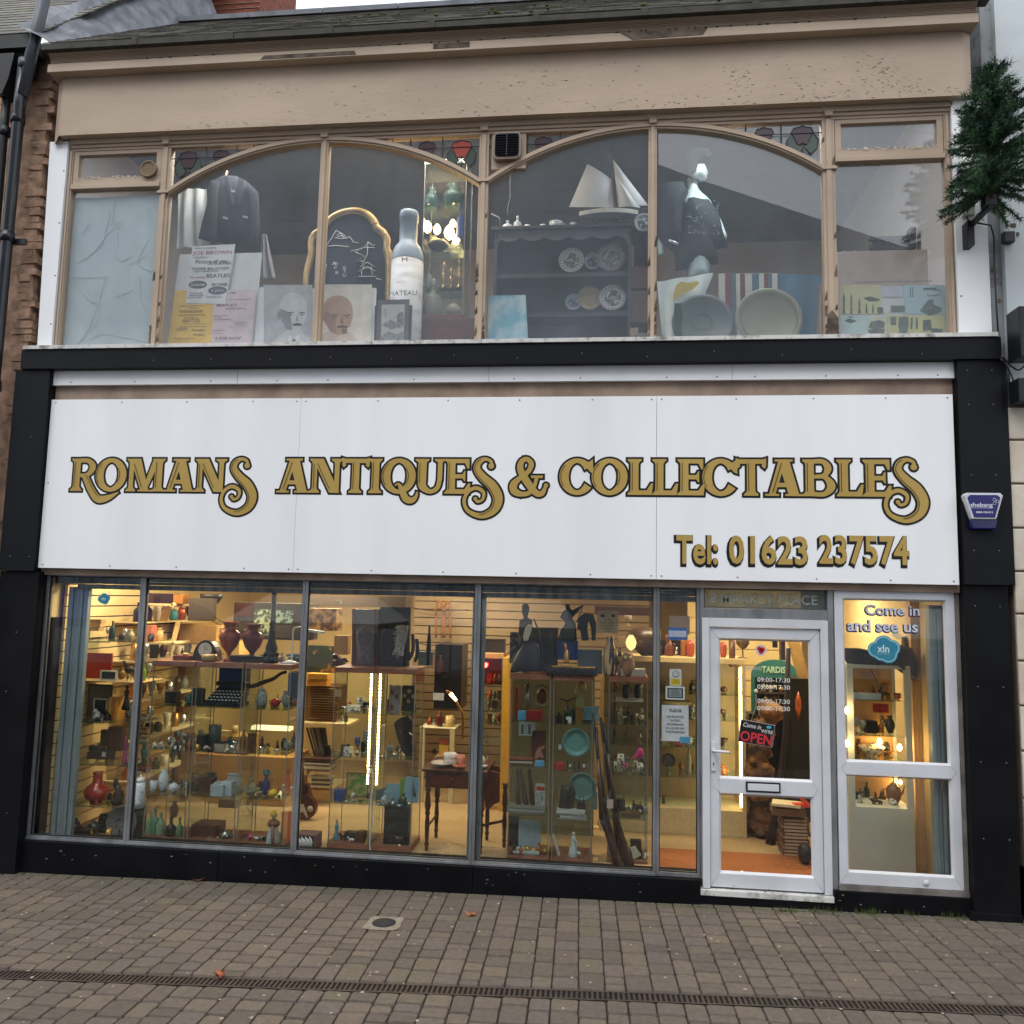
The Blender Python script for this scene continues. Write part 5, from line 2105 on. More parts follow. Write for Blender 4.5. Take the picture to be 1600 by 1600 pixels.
def portrait(quad,k,dep,mono,label):

    r = board('portrait_print',k,quad,dep,mat('white_frame',(236,237,238),.5),label,'portrait',.03,.04)

    (x0,y0),(x1,y1) = quad[0],quad[2]

    def T(u,v): return (x0+(x1-x0)*u,y0+(y1-y0)*v)

    g = (lambda c: (int(sum(c)/3),)*3) if mono else (lambda c: c)

    def pp(nm,pts,c,d_): part_poly(nm,k,[T(*p) for p in pts],dep-d_,mat('print_%s_%s' % (str(c),mono),c,.6,c2=tuple(v*.9 for v in c),scale=9),r)

    pp('print',[(.08,.1),(.97,.1),(.97,.985),(.08,.985)],(190,191,195) if mono else (238,229,214),.003)

    c_ = (.62,.5) if mono else (.4,.55)

    def el(cx,cy,rx,ry,a0=0,a1=360,n=20): return [(cx+rx*math.cos(math.radians(a0+(a1-a0)*i/n)),cy+ry*math.sin(math.radians(a0+(a1-a0)*i/n))) for i in range(n+1)]

    cx,cy = c_

    pp('shoulders',[(cx-.38,1.0-.02),(cx-.3,.86),(cx-.12,.76),(cx+.14,.77),(cx+.28,.86),(cx+.34,.98)],(206,206,208) if mono else (222,204,184),.004)

    pp('head',el(cx,cy-.08,.25,.21,180,360,14)+[(cx+.25,cy+.03),(cx+.2,cy+.16),(cx+.1,cy+.27),(cx,cy+.3),(cx-.13,cy+.24),(cx-.22,cy+.1)],(214,214,216) if mono else (202,166,142),.005)

    pp('shade',[(cx-.25,cy-.06),(cx-.05,cy+.0),(cx-.02,cy+.26),(cx-.13,cy+.24),(cx-.22,cy+.1)] ,(150,150,154) if mono else (182,146,124),.0055)

    pp('ear',el(cx-.26,cy+.04,.035,.06,n=10),(150,150,152) if mono else (150,116,96),.006)

    for sx in (-.1,.1):

        pp('eyebrow',[(cx+.06+sx-.06,cy+.0),(cx+.06+sx+.05,cy-.015),(cx+.06+sx+.05,cy+.0),(cx+.06+sx-.06,cy+.015)],g((108,88,76)),.0062)

        pp('eye',el(cx+.06+sx,cy+.03,.03,.009,n=10),g((120,98,86)),.0062)

    pp('nose',[(cx+.07,cy+.02),(cx+.1,cy+.12),(cx+.04,cy+.125)],(168,168,170) if mono else (140,106,88),.0064)

    pp('moustache',[(cx-.02,cy+.17),(cx+.06,cy+.145),(cx+.16,cy+.165),(cx+.15,cy+.19),(cx,cy+.19)],g((112,90,76)),.0066)

    if mono: pp('collar',[(cx-.1,.98),(cx-.08,.8),(cx,.9),(cx+.1,.8),(cx+.12,.98)],(228,228,230),.0068);pp('tie',[(cx-.03,.98),(cx-.02,.88),(cx+.04,.88),(cx+.06,.98)],(130,130,134),.0072)

    else: pp('beard',[(cx+.06,cy+.2),(cx+.15,cy+.2),(cx+.16,cy+.27),(cx+.08,cy+.28)],g((140,112,92)),.0068)

    return r

portrait([(1105,750),(1385,757),(1378,1096),(1072,1098)],'u1',.22,True,'black and white framed portrait of a bald man in collar and tie')

portrait([(120,935),(510,932),(496,1360),(120,1362)],'u2',.24,False,'pale tinted framed portrait of a bald bearded man beside the small ink landscape')

r = board('framed_landscape','u2',[(505,1058),(735,1052),(722,1362),(497,1362)],.20,mat('dark_frame',(58,50,50),.5),'small dark framed ink landscape leaning at the foot of the giant bottle','framed picture',.03,.04)

part_poly('mount','u2',[(520,1074),(720,1070),(708,1350),(512,1350)],.197,mat('grey_mount',(108,100,102),.8),r)

part_poly('print','u2',[(545,1104),(690,1102),(682,1352),(540,1352)],.195,mat('rice_paper',(196,192,188),.8),r)

for pts in ([(545,1230),(600,1200),(640,1215),(650,1165),(680,1160),(683,1240),(600,1260)],[(542,1300),(590,1270),(640,1290),(682,1270),(682,1350),(545,1348)],[(640,1180),(655,1150),(678,1150),(684,1200),(650,1230)]):

    part_poly('ink_mark','u2',pts,.1935,mat('ink_wash',(108,106,106),.8,c2=(160,158,156),scale=40),r)

for i in range(4): tx('+','u2',561,1142+i*16,12,12,.194,(60,60,60),r)

# --- gilt arched mirror with painted pagoda

r = thing('lacquer_mirror','arched black lacquer panel in a wavy gilt frame with white pagoda drawing','mirror',W('u2',330,1200,.55))

OUTL = [(62,1250),(60,1000),(66,900),(92,790),(92,720),(108,670),(150,640),(185,600),(225,560),(285,530),(330,520),(365,517),(405,522),(450,543),(490,585),(510,625),(548,655),(568,700),(566,750),(580,800),(584,900),(582,1000),(578,1250)]

OUTL = [(x+12,y) for x,y in OUTL]

oc = crom([tuple(W('u2',*p,.55)) for p in OUTL],4)

b = B();b.tube(oc,.032,8);b.build('wavy_frame',mat('gilt',(196,168,112),.45,c2=(164,134,84),scale=12,metal=.2),r)

b = B();cx_ = sum(p[0] for p in oc)/len(oc);b.tube([(cx_+(p[0]-cx_)*.93,.535,p[2]-.035) for p in oc],.009,6);b.build('gilt_beading',mat('dark_gilt',(120,92,54),.5),r)

b = B();b.prism([(p[0],p[2]) for p in oc],.55,.565);b.build('black_panel',C(36,40,50,.3),r)

b = B()

def ln(k,pts,dep,rad=.0035): b.tube([W(k,X,Y,dep) for X,Y in pts],rad,5)

for pts in ([(190,745),(225,700),(262,640),(285,655),(310,690),(345,680),(370,715),(400,718)],[(250,690),(290,672),(335,690)],[(262,672),(290,655),(318,676)],[(265,690),(330,690)],[(200,740),(260,735),(340,742)],[(350,770),(400,760),(440,745),(500,748)],[(440,745),(460,710),(455,790),(425,850),(450,880)],[(400,760),(380,775),(440,800),(380,838),(430,830)],[(410,868),(455,838),(502,868)],[(400,895),(455,868),(505,895)],[(420,895),(420,928),(486,928),(486,895)],[(400,928),(510,928)],[(430,868),(430,895)],[(480,868),(480,895)],[(510,940),(545,950)],[(460,712),(490,735),(505,730)]): ln('u2',pts,.547)

b.stuff('pagoda_drawing',C(214,212,210),r)

for s,X,Y in (('T',178,845),('H',180,868),('E',178,892),('J',236,850),('E',250,858),('W',244,882),('S',252,912),('S',300,882),('T',303,905),('U',300,928)): tx(s,'u2',X,Y,20,18,.546,(206,206,208),r)

# --- giant bottle

r = thing('giant_bottle','oversized grey display wine bottle with a chateau label','bottle',W('u2',690,1360,.45));c0 = W('u2',688,1360,.45);zt = W('u2',696,528,.45).z

w_ = W('u2',785,1000,.45).x-W('u2',588,1000,.45).x;z0 = 4.382;Hh = zt-z0

BT = mat('pale_grey_bottle',(150,164,176),.45,c2=(142,156,168))

b = B();b.lathe((c0.x,.45,z0),[(.98,0),(1,.02),(1,.66)],w_,Hh,32)

b.build('body',mat('label_paper',(188,190,192),.6,c2=(150,142,134),scale=5,stretch=(1,1,4),lo=.45,hi=.75),r)

b = B();b.lathe((c0.x,.45,z0),[(1.005,.66),(1.005,.665),(.97,.71),(.82,.755),(.58,.79),(.56,.80),(.56,.94),(.60,.942),(.60,.985),(.55,1),(.05,1)],w_,Hh,32);b.build('neck',BT,r)

text('lettering','CHATEAU',.1,(c0.x-.17,.45-w_/2-.0,W('u2',680,1045,.3).z),C(112,106,102),r,width=.3,height=.045)

text('monogram','M',.1,(c0.x-.02,.45-w_/2-.002,W('u2',680,836,.3).z),C(70,68,68),r,width=.05,height=.04)

# --- lit glass cabinet on a brown chest

b = B();a,q = W('u2',745,1190,.55),W('u2',1125,1360,.55);b.box(a.x,q.x,.55,1.0,4.38,a.z);o = b.build('wooden_chest',mat('red_brown_chest',(96,58,52),.45),bevel=.008);tag(o,'red brown wooden chest under the lit glass cabinet','chest');surf(a.x,q.x,.55,1.0,a.z)

b = B();b.box(a.x+.1,q.x-.12,.545,.55,4.46,a.z-.1);b.build('drawer_front',mat('red_brown_chest2',(108,68,60),.4),o,bevel=.003)

xa,xb,zt = W('u2',800,700,.6).x,W('u2',1066,700,.6).x,W('u2',900,225,.6).z;zb = a.z

sh = [W('u2',900,990,.6).z,W('u2',900,738,.6).z,W('u2',900,470,.6).z]

cab('glass_cabinet',xa,xb,.6,.34,zb,zt,'tall lit glass cabinet with bottles and lamps in the upper window',sh,top=C(180,186,184),basecol=C(120,82,72))

for i,(X,Y,rr_) in enumerate(((832,620,.042),(892,635,.036),(968,655,.05),(990,600,.03),(1010,700,.034))):

    p = W('u2',X,Y,.78);bulb('light_bulb','glowing lamp bulb on the cabinet shelf, %s' % ['leftmost of the five','second from the left','the largest, in the middle','the topmost at the right','lowest at the right'][i],p,rr_,1.2 if i < 3 else 0,18,'glowing bulbs in the upper glass cabinet')

I('bottle','u2',1012,490,1056,690,.75,(40,60,150),'cobalt blue bottle beside the glowing bulbs','bottle')

I('ball','u2',834,655,960,725,.72,(70,74,60),'grey green stone bird lying before the bulbs','ornament')

I('tallvase','u2',818,345,900,470,.72,(60,92,92),'dark teal vase on the top cabinet shelf, left','vase')

I('vase','u2',930,330,1050,470,.72,(52,86,80),'dark green vase on the top cabinet shelf, right','vase')

I('decanter','u2',820,830,860,985,.7,(150,150,150),'slim clear decanter on the middle shelf of the upper cabinet','decanter',rough=.1)

for i,(X0,X1,Y0) in enumerate(((905,955,810),(955,1000,850),(1005,1046,800))): I('lampbase','u2',X0,Y0,X1,985,.7,(196,150,96),'brass candlestick on the middle cabinet shelf, %s' % ['left','centre','right'][i],'candlestick',group='brass candlesticks in the upper cabinet',metal=.8,rough=.25)

I('decanter','u2',802,930,920,1180,.7,(178,164,150),'round bodied pale decanter at the bottom of the upper cabinet','decanter')

I('ball','u2',945,1090,1040,1180,.7,(190,182,160),'cream shell ornament in the bottom right of the upper cabinet','shell')

# plain pale blue card where the photograph has a character cut-out

board('display_card','u3',[(95,990),(325,985),(345,1350),(86,1350)],.2,mat('pale_blue_card',(122,180,198),.6,c2=(190,210,214),scale=5,lo=.45,hi=.6),'pale blue display card standing at the left foot of the dresser','display card')

# --- dresser

DR = mat('blue_black_dresser',(52,50,58),.55,c2=(44,42,50),scale=5)

DRB = mat('dresser_boards',(84,82,90),.6,c2=(74,72,80),scale=4)

r = thing('dresser','dark plate dresser with a scalloped top rail in the upper window','dresser',W('u3',560,1340,.75));y0 = .7

xa,xb = W('u3',125,900,y0).x,W('u3',985,900,y0).x;zt = W('u3',560,612,y0).z;zs1,zs2 = W('u3',560,903,y0).z,W('u3',560,1150,y0).z

b = B();b.box(xa,xb,y0+.26,y0+.28,4.38,zt-.03)

b.build('back',DRB,r);b = B();x = xa+.03

while x < xb: b.box(x,x+.004,y0+.256,y0+.26,4.38,zt-.05);x += .13

b.build('board_joint',C(48,46,52),r)

for x in (xa,xb-.03): b = B();b.box(x,x+.03,y0,y0+.26,4.38,zt-.03);b.build('side',DR,r)

b = B();b.box(xa-.03,xb+.03,y0-.03,y0+.28,zt-.03,zt);b.build('top',DR,r,bevel=.004);surf(xa,xb,y0,y0+.3,zt)

for z in (zs1,zs2): b = B();b.box(xa+.031,xb-.031,y0+.01,y0+.255,z-.04,z);b.build('shelf',DR,r);surf(xa,xb,y0,y0+.26,z)

b = B();pts = [(xa+.031,zt-.032),(xb-.031,zt-.032)];n = 48

for i in range(n+1): t = 1-i/n;x = xa+.031+(xb-xa-.062)*t;pts.append((x,zt-.10-.035*abs(math.sin(t*math.pi*5.5))-(.06 if t < .02 or t > .98 else 0)))

b.prism(pts,y0+.005,y0+.02);b.build('scalloped_rail',mat('rail_grey',(96,94,102),.5),r)

def plate(k,cx,cy,rr_,dep,c1,c2,label,grp=None,blotch=None):

    m2 = mat('pattern_%s' % str(c2),c2,.4,c2=blotch or c1,scale=26,lo=.46,hi=.54);return I('plate',k,cx-rr_,cy-rr_,cx+rr_,cy+rr_,dep,c1,label,'plate',group=grp,col2=m2,sn=False)

GP = 'plates standing on the dresser'

plate('u3',610,825,80,.86,(226,228,224),(120,128,110),'white rimmed plate with dark floral centre, upper dresser shelf left',GP,(214,216,200))

plate('u3',745,832,55,.90,(206,208,210),(72,76,84),'small black and white plate half hidden between two plates',GP,(220,220,222))

plate('u3',858,808,92,.85,(170,160,160),(108,100,96),'large brown transfer printed plate on the upper dresser shelf',GP,(206,202,198))

plate('u3',622,1088,52,.90,(200,208,222),(88,108,150),'small blue and white plate at the left of the lower dresser shelf',GP,(210,216,226))

plate('u3',725,1062,78,.87,(184,166,128),(176,150,104),'tan stoneware plate in the middle of the lower dresser shelf',GP)

plate('u3',868,1060,84,.84,(216,214,214),(98,94,98),'white plate with dense dark flowers, lower dresser shelf right',GP,(222,220,222))

BW = mat('blue_white_china',(226,228,232),.3,c2=(90,96,120),scale=60,lo=.58,hi=.64)

I('decanter','u3',180,545,245,612,.78,BW,'squat patterned china bottle on top of the dresser, left','china bottle')

I('decanter','u3',248,516,300,612,.78,BW,'slim patterned china bottle on top of the dresser, second','china bottle')

for i,(X0,X1,Y0) in enumerate(((315,370,575),(412,466,575),(472,572,562),(600,660,570))): I('cup','u3',X0,Y0,X1-12,606,.78,BW,['white cup and saucer nearest the china bottles','patterned teacup left of the wide sauce boat','wide patterned sauce boat on the dresser top','patterned teacup under the sailing ship'][i],['cup','teacup','sauce boat','teacup'][i])

b = B();b.tube([W('u3',168,612,.8),W('u3',160,560,.8),W('u3',110,535,.8)],.006,6);tag(b.build('dried_twig',C(176,172,170)),'short forked dry twig leaning at the mullion end of the dresser top','twig');b = B();b.tube([W('u3',215,545,.8),W('u3',212,500,.8),W('u3',228,440,.8),W('u3',228,290,.8)],.003,5);tag(b.build('dried_twig',C(176,172,170)),'long thin twig standing up out of the squat china bottle','twig')

# model yacht

r = thing('model_yacht','white sailed model yacht standing on top of the dresser','model ship',W('u3',850,600,.72));dp = .72

def hullpt(t,v): 

    a = W('u3',662+(1028-662)*t,540,dp);s = math.sin(math.pi*min(1,t*1.05+.02))**.55;return a,s

b = B();ns,nv = 20,8;vs = []

za,zb_ = W('u3',840,524,dp).z,W('u3',840,600,dp).z

for i in range(ns+1):

    t = i/ns;x = W('u3',660+368*t,540,dp).x;s = max(.04,math.sin(math.pi*(t*.93+.05))**.7)

    for j in range(nv+1): a = math.pi*j/nv;vs.append((x,dp+.075*s*math.cos(a),za-.022-(za-zb_)*.62*s*math.sin(a)))

b.add(vs,[(i*(nv+1)+j,(i+1)*(nv+1)+j,(i+1)*(nv+1)+j+1,i*(nv+1)+j+1) for i in range(ns) for j in range(nv)],True);b.build('hull',C(88,86,92,.4),r)

b = B();vs = []

for i in range(ns+1):

    t = i/ns;x = W('u3',660+368*t,540,dp).x;s = max(.04,math.sin(math.pi*(t*.93+.05))**.7)

    for yy,zz in ((-.078*s,za-.04),(-.08*s,za),(.08*s,za),(.078*s,za-.04)): vs.append((x,dp+yy,zz))

b.add(vs,[(i*4+j,(i+1)*4+j,(i+1)*4+j+1,i*4+j+1) for i in range(ns) for j in range(3)] ,False);b.build('gunwale',C(216,212,196),r)

b = B();b.tube([W('u3',884,520,dp),W('u3',868,260,dp),W('u3',858,138,dp)],[.011,.009,.004],8);b.tube([W('u3',600,496,dp),W('u3',885,500,dp)],.005,6);b.tube([W('u3',712,222,dp),W('u3',866,320,dp)],.005,6);b.tube([W('u3',1028,515,dp),W('u3',1092,500,dp)],.005,6);b.build('mast',C(96,74,66),r)

b = B();

for p_,q_ in (((858,140),(815,285)),((858,140),(845,285)),((750,240),(862,262)),((858,140),(870,200)),((800,280),(868,300)),((768,600),(768,585)),((912,600),(912,585))): b.tube([W('u3',*p_,dp),W('u3',*q_,dp)],.0015,4)

b.split('rigging',C(150,148,150),r)

def sail(nm,pts,bul=.05):

    n = 8;A,Bp,Cp = [W('u3',*p,dp) for p in pts[:3]];Dp = W('u3',*pts[3],dp);b = B();vs = []

    for j in range(n+1):

        for i in range(n+1):

            u,v = i/n,j/n;p = (A*(1-u)+Bp*u)*(1-v)+(Dp*(1-u)+Cp*u)*v;p = p.copy();p.y -= bul*math.sin(math.pi*u)*math.sin(math.pi*v*.9+.1);vs.append(p)

    b.add(vs,[(j*(n+1)+i,j*(n+1)+i+1,(j+1)*(n+1)+i+1,(j+1)*(n+1)+i) for j in range(n) for i in range(n)],True);b.build(nm,mat('sailcloth',(240,240,238),.8,c2=(232,232,230),scale=4),r)

sail('mainsail',[(712,222),(862,318),(880,500),(596,496)]);sail('foresail',[(868,192),(874,200),(1092,484),(905,496)]);sail('jib',[(882,300),(890,300),(1045,500),(912,492)],.08)

b = B();

for X in (768,912): b.obox(W('u3',X,590,dp),.02,.12,.03)

b.obox(W('u3',840,600,dp),.34,.08,.012);b.build('stand',C(60,44,40),r)

plate('u3',1062,590,60,.95,(206,212,214),(70,78,84),'edge-on white and dark plate hanging at the right end of the dresser')

cloth('black_dress','u3',[(1010,560),(1095,520),(1095,880),(1000,870)],1.05,DARKC,'dark garment hanging between the dresser and the mannequin','garment',5,.04)

I('box','u3',975,905,1095,1040,1.0,(108,62,56),'dull red box behind the mullion right of the dresser','box',d=.3,sn=False)

I('box','u3',975,1055,1095,1250,1.0,(116,92,78),'brown carton under the dull red box','carton',d=.3,sn=False)

I('box','u3',978,1260,1028,1310,.4,(150,126,108),'little tan card box at the foot of the window','box',d=.1)

# --- mannequin

r = thing('mannequin','female shop mannequin in dark cap, black sequinned top and jacket','mannequin',W('u3',1400,900,.75));dp = .75

SK = C(188,206,206,.35)

def V(X,Y,dy=0): p = W('u3',X,Y,dp);p.y += dy;return p

skinned('body',[V(1405,985),V(1405,880),V(1400,760),V(1395,640),V(1385,540),V(1392,450),V(1372,395),V(1366,345),V(1376,306),V(1402,268),V(1400,225),V(1455,480),V(1520,600,-.03),V(1560,730,-.1),V(1320,470),V(1230,600,.05),V(1165,730,-.05),V(1165,830,-.12)],

  [(0,1),(1,2),(2,3),(3,4),(4,5),(5,6),(6,7),(7,8),(8,9),(9,10),(5,11),(11,12),(12,13),(5,14),(14,15),(15,16),(16,17)],

  [(.15,.11),(.155,.12),(.15,.11),(.115,.09),(.14,.1),(.15,.09),(.055,.05),(.045,.045),(.062,.075),(.078,.09),(.07,.085),.055,.045,.035,.055,.045,.035,.022],SK,r)

b = B();relief(b,'u3',[(1350,255),(1400,225),(1442,228),(1456,258),(1468,284),(1457,292),(1460,305),(1449,324),(1422,334),(1395,326),(1370,340),(1350,310)],dp-.03,.15,7);b.build('face',SK,r)

b = B();b.prism([(V(X,Y).x,V(X,Y).z) for X,Y in ((1316,205),(1340,176),(1395,160),(1455,168),(1478,196),(1472,236),(1452,224),(1420,226),(1396,250),(1386,300),(1352,324),(1330,312),(1318,262))],dp-.13,dp+.1);b.build('cap',mat('grey_knit_cap',(10,12,14),.95,c2=(7,9,11),scale=30,bump=.4),r,bevel=.035)

b = B();relief(b,'u3',[(1330,440),(1362,432),(1420,445),(1468,450),(1530,520),(1560,640),(1590,745),(1500,760),(1530,850),(1260,895),(1255,760),(1290,640),(1310,520)],dp-.05,.3);b.build('sequinned_top',mat('sequin_top',(26,31,36),.7,c2=(18,22,26),scale=9),r)

b = B()

for i in range(80):

    u = rnd.random();X = rnd.choice([1330+120*u,1330+130*u,1340+100*u,1500+40*u]);Y = {0: 440+60*math.sin(u*3.1),1: 620-90*u,2: 540+70*u,3: 650+8*math.sin(u*9)}[rnd.randrange(4)]+rnd.uniform(-12,12);p = W('u3',X,Y,dp-.225);b.box(p.x-.003,p.x+.003,p.y,p.y+.003,p.z-.003,p.z+.003)

b.stuff('sequins',C(196,204,206,.2,.5),r)

b = B();relief(b,'u3',[(1150,380),(1210,340),(1310,340),(1345,400),(1310,480),(1300,620),(1290,740),(1255,790),(1160,700),(1140,560)],dp-.08,.34);b.build('jacket',mat('slate_jacket',(30,37,42),.8,c2=(22,28,33),scale=8,bump=.4),r)

b = B();b.tube([V(1205,790,-.3),V(1262,815,-.3)],.014,8);b.build('bangle',C(206,212,212,.2,.5),r)

# --- right-hand goods

cloth('printed_cloth','u3',[(1145,960),(1500,905),(1330,1330),(1180,1335)],.42,mat('white_cotton',(206,212,208),.85,c2=(190,198,196)),'white cotton cloth with a yellow patch draped behind the big grey dish','cloth',4,.03,-.05)

o = S.collection.objects['printed_cloth'];part_poly('yellow_patch','u3',[(1262,985),(1300,958),(1340,968),(1400,955),(1412,970),(1370,1010),(1300,1040),(1245,1090),(1250,1040)],.345,mat('mustard_print',(206,182,84),.8),o)

cloth('striped_rug','u4',[(72,728),(368,725),(368,1058),(72,1058)],.60,mat('striped_weave',(170,160,150),.9),'striped rug of red, cream, teal and grey bands hung behind the round trays','rug',3,.015)

o = S.collection.objects['striped_rug']

for x0,x1,c_ in ((72,105,(186,182,172)),(105,140,(116,62,68)),(140,160,(74,98,108)),(160,180,(190,186,176)),(180,205,(110,58,64)),(205,240,(186,182,172)),(240,275,(70,98,112)),(275,300,(190,186,176)),(300,322,(112,62,68)),(322,340,(74,98,108)),(340,368,(188,184,176))):

    part_poly('stripe','u4',[(x0,728),(x1-1,727),(x1+4,1056),(x0+6,1056)],.57,mat('stripe_%s' % str(c_),c_,.9,bump=.3),o)

cloth('teal_cloth','u4',[(366,728),(585,735),(585,1056),(366,1056)],.58,mat('teal_fabric',(64,98,116),.85,c2=(56,88,106),scale=3),'plain teal blue cloth hung beside the striped rug','cloth',3,.02)

cloth('tan_curtain','u4',[(572,780),(600,770),(600,1056),(562,1056)],.3,mat('tan_fabric',(150,124,104),.85),'narrow tan cloth beside the right mullion','cloth',2,.01)

def dish(cx,cy,rx,dep,c1,label,k='o',ring=True):

    p = W(k,cx,cy,dep);e = W(k,cx+rx,cy,dep);R1 = e.x-p.x;z = 4.382+R1;r = thing('round_tray',label,'tray',(p.x,dep,4.382));b = B()

    b.lathe((p.x,dep,z),[(.02,.3),(.82,.3),(.86,0),(.97,-.3),(1,0),(.98,.5),(.8,1),(.02,1)],R1*2,.022,40,axis='Y')

    for v in b.v: v.y += (v.z-z)*.12

    b.build('dish',mat('dish_%s' % str(c1),c1,.35,c2=tuple(v*.93 for v in c1),scale=2),r)

    b = B();n = 40;b.tube([(p.x+R1*(.83 if ring else .3)*math.cos(6.2832*i/n),dep-.012+(R1*.83*math.sin(6.2832*i/n))*.12,z+R1*(.83 if ring else .3)*math.sin(6.2832*i/n)) for i in range(n)],.0035,6,closed=True);b.build('ring',C(*[int(v*.7) for v in c1]),r);return r

dish(1098,491,49,.24,(86,94,95),'big plain grey green round dish in front of the white cloth',ring=False)

dish(1201,486,53,.20,(128,126,104),'big sage green round tray with a raised rim beside the teal cloth')

part_poly('green_leather_strip','u3',[(1255,1095),(1300,1095),(1305,1190),(1295,1240),(1310,1325),(1260,1320),(1250,1200)],.20,mat('dark_green_strip',(44,58,56),.5),S.collection.objects['printed_cloth'])

b = B();a,q = W('u4',668,618,.55),W('u4',1205,760,.55);b.box(a.x,q.x,.55,.9,4.38,a.z);o = b.build('cream_cupboard',mat('pinkish_cream',(190,172,160),.7),bevel=.006);tag(o,'pinkish cream cupboard behind the Russian poster','cupboard');surf(a.x,q.x,.5,.95,a.z)

b = B();n = 14;a,q = W('u4',832,612,.7),W('u4',1056,612,.7);b.box(a.x,q.x,.68,.74,a.z,a.z+.03)

for i in range(n): x = a.x+(q.x-a.x)*(i+.5)/n;b.lathe((x,.71,a.z+.03),[(1,0),(.5,.4),(.9,.7),(.1,1)],.05,.06,8)

b.box(a.x,q.x,.68,.74,a.z+.09,a.z+.12);b.box(q.x-.05,q.x,.67,.75,a.z,a.z+.19);tag(b.build('carved_rail',C(60,48,46)),'dark carved wooden gallery rail on the cream cupboard','carving')

for i,X in enumerate((700,722,748)): I('bottle','u4',X-7,590,X+7,614,.62,(120,124,126),'tiny glass bottle on the cream cupboard, %s of three' % ['left','middle','right'][i],'bottle',group='tiny bottles on the cupboard')

# Russian instruction poster

r = board('russian_poster','u4',[(680,748),(1215,752),(1215,1046),(680,1044)],.17,mat('aged_poster',(212,214,206),.6),'printed poster with Russian heading and equipment drawings on yellow and blue fields','poster',.003,.03)

for q_,c_ in (([(685,785),(885,785),(885,930),(685,930)],(206,202,158)),([(1000,785),(1205,785),(1205,930),(1000,930)],(176,202,206)),([(685,938),(820,938),(820,1040),(685,1040)],(188,208,206)),([(915,938),(1205,938),(1205,1040),(915,1040)],(204,198,140)),([(890,790),(995,790),(995,845),(890,845)],(196,198,208)),([(822,945),(910,945),(910,1040),(822,1040)],(206,208,180))):

    part_poly('colour_field','u4',q_,.167,mat('field_%s' % str(c_),c_,.6,c2=tuple(v*.93 for v in c_),scale=7),r)

tx('ОВ НЕРВНО-ПАРАЛИТИЧЕСКОГО ДЕЙСТВИЯ','u4',755,776,385,10,.168,(84,88,94),r,off=.001)

INKP = mat('poster_ink',(112,116,104),.7,c2=(84,88,80),scale=30)

def sh_(pts): part_poly('drawing','u4',pts,.1645,INKP,r)

for X,w2,y0_,y1_ in ((700,7,822,928),(737,6,826,928),(777,7,850,926),(813,5,872,924),(845,5,876,924)): sh_([(X,y0_),(X+w2*.7,y0_+25),(X+w2*.5,y1_-30),(X+w2*1.1,y1_),(X-w2*1.1,y1_),(X-w2*.5,y1_-30),(X-w2*.7,y0_+25)])

sh_([(795,850),(830,842),(880,856),(872,864),(830,866)]);sh_([(866,900),(880,894),(896,900),(896,926),(868,926)]);sh_([(1090,900),(1120,860),(1150,856),(1145,880),(1188,900),(1186,920),(1130,936),(1080,915)]);sh_([(1095,960),(1135,958),(1138,1010),(1095,1014)]);sh_([(1130,1000),(1195,1004),(1190,1032),(1140,1026)])

sh_([(835,968),(880,960),(905,972),(900,1000),(850,1010),(825,996)]);sh_([(820,1008),(905,1004),(900,1030),(830,1034)]);sh_([(700,962),(730,952),(765,966),(730,976)]);sh_([(720,946),(735,940),(748,947)]);sh_([(975,945),(1020,942),(1024,985),(1012,1040),(980,1040),(972,985)]);sh_([(932,945),(962,942),(960,985),(934,985)]);sh_([(1034,948),(1046,948),(1042,1005),(1032,1005)]);sh_([(1058,950),(1070,950),(1068,1005),(1060,1005)]);sh_([(935,888),(1004,888),(1004,918),(935,918)]);sh_([(1098,800),(1160,798),(1160,808),(1098,810)]);sh_([(1030,795),(1034,795),(1034,845),(1030,845)]);sh_([(1042,795),(1046,795),(1046,845),(1042,845)])

b = B();b.tube(crom([tuple(W('u4',X,Y,.163)) for X,Y in ((1150,806),(1182,812),(1170,834),(1120,836),(1118,826))],4),.002,5);b.build('drawn_tube',INKP,r)

# added upstairs tubes, kept out of view, to brighten the window display

lamp('ceiling_light','warm tube light high inside the upper window over the giant bottle',(-1.6,.3,6.66),1.0,9,(1,.92,.8))

lamp('ceiling_light','cool tube light high inside the upper window at the right',(1.3,.3,6.66),1.1,10,(.8,.92,1))

lamp('ceiling_light','cool tube light high inside the upper window at the left',(-3.2,.3,6.66),1.1,12,(.92,.97,1))



# ================================================================ ground floor: display cabinets by the glass

NUMW = ['first','second','third','fourth','fifth','sixth','seventh','eighth','ninth','tenth','eleventh','twelfth']

COLN = {'brass':((184,140,72),.3,.8),'silver':((190,190,186),.25,.9),'copper':((170,98,62),.3,.8),'dark green':((40,60,48),.3,0),'clear grey':((150,156,150),.1,0),'black':((28,27,28),.35,0),'cream':((214,202,170),.4,0),

        'brown':((104,66,40),.4,0),'red':((170,44,34),.3,0),'pink':((204,92,130),.4,0),'blue':((48,84,150),.3,0),'white':((218,216,208),.35,0),'orange':((206,96,40),.35,0),'grey':((112,112,110),.5,0),'amber':((170,104,40),.2,0),'teal':((60,120,120),.35,0),'yellow':((222,186,40),.4,0),'bronze':((86,66,44),.35,.6),'pale blue':((130,172,186),.4,0)}

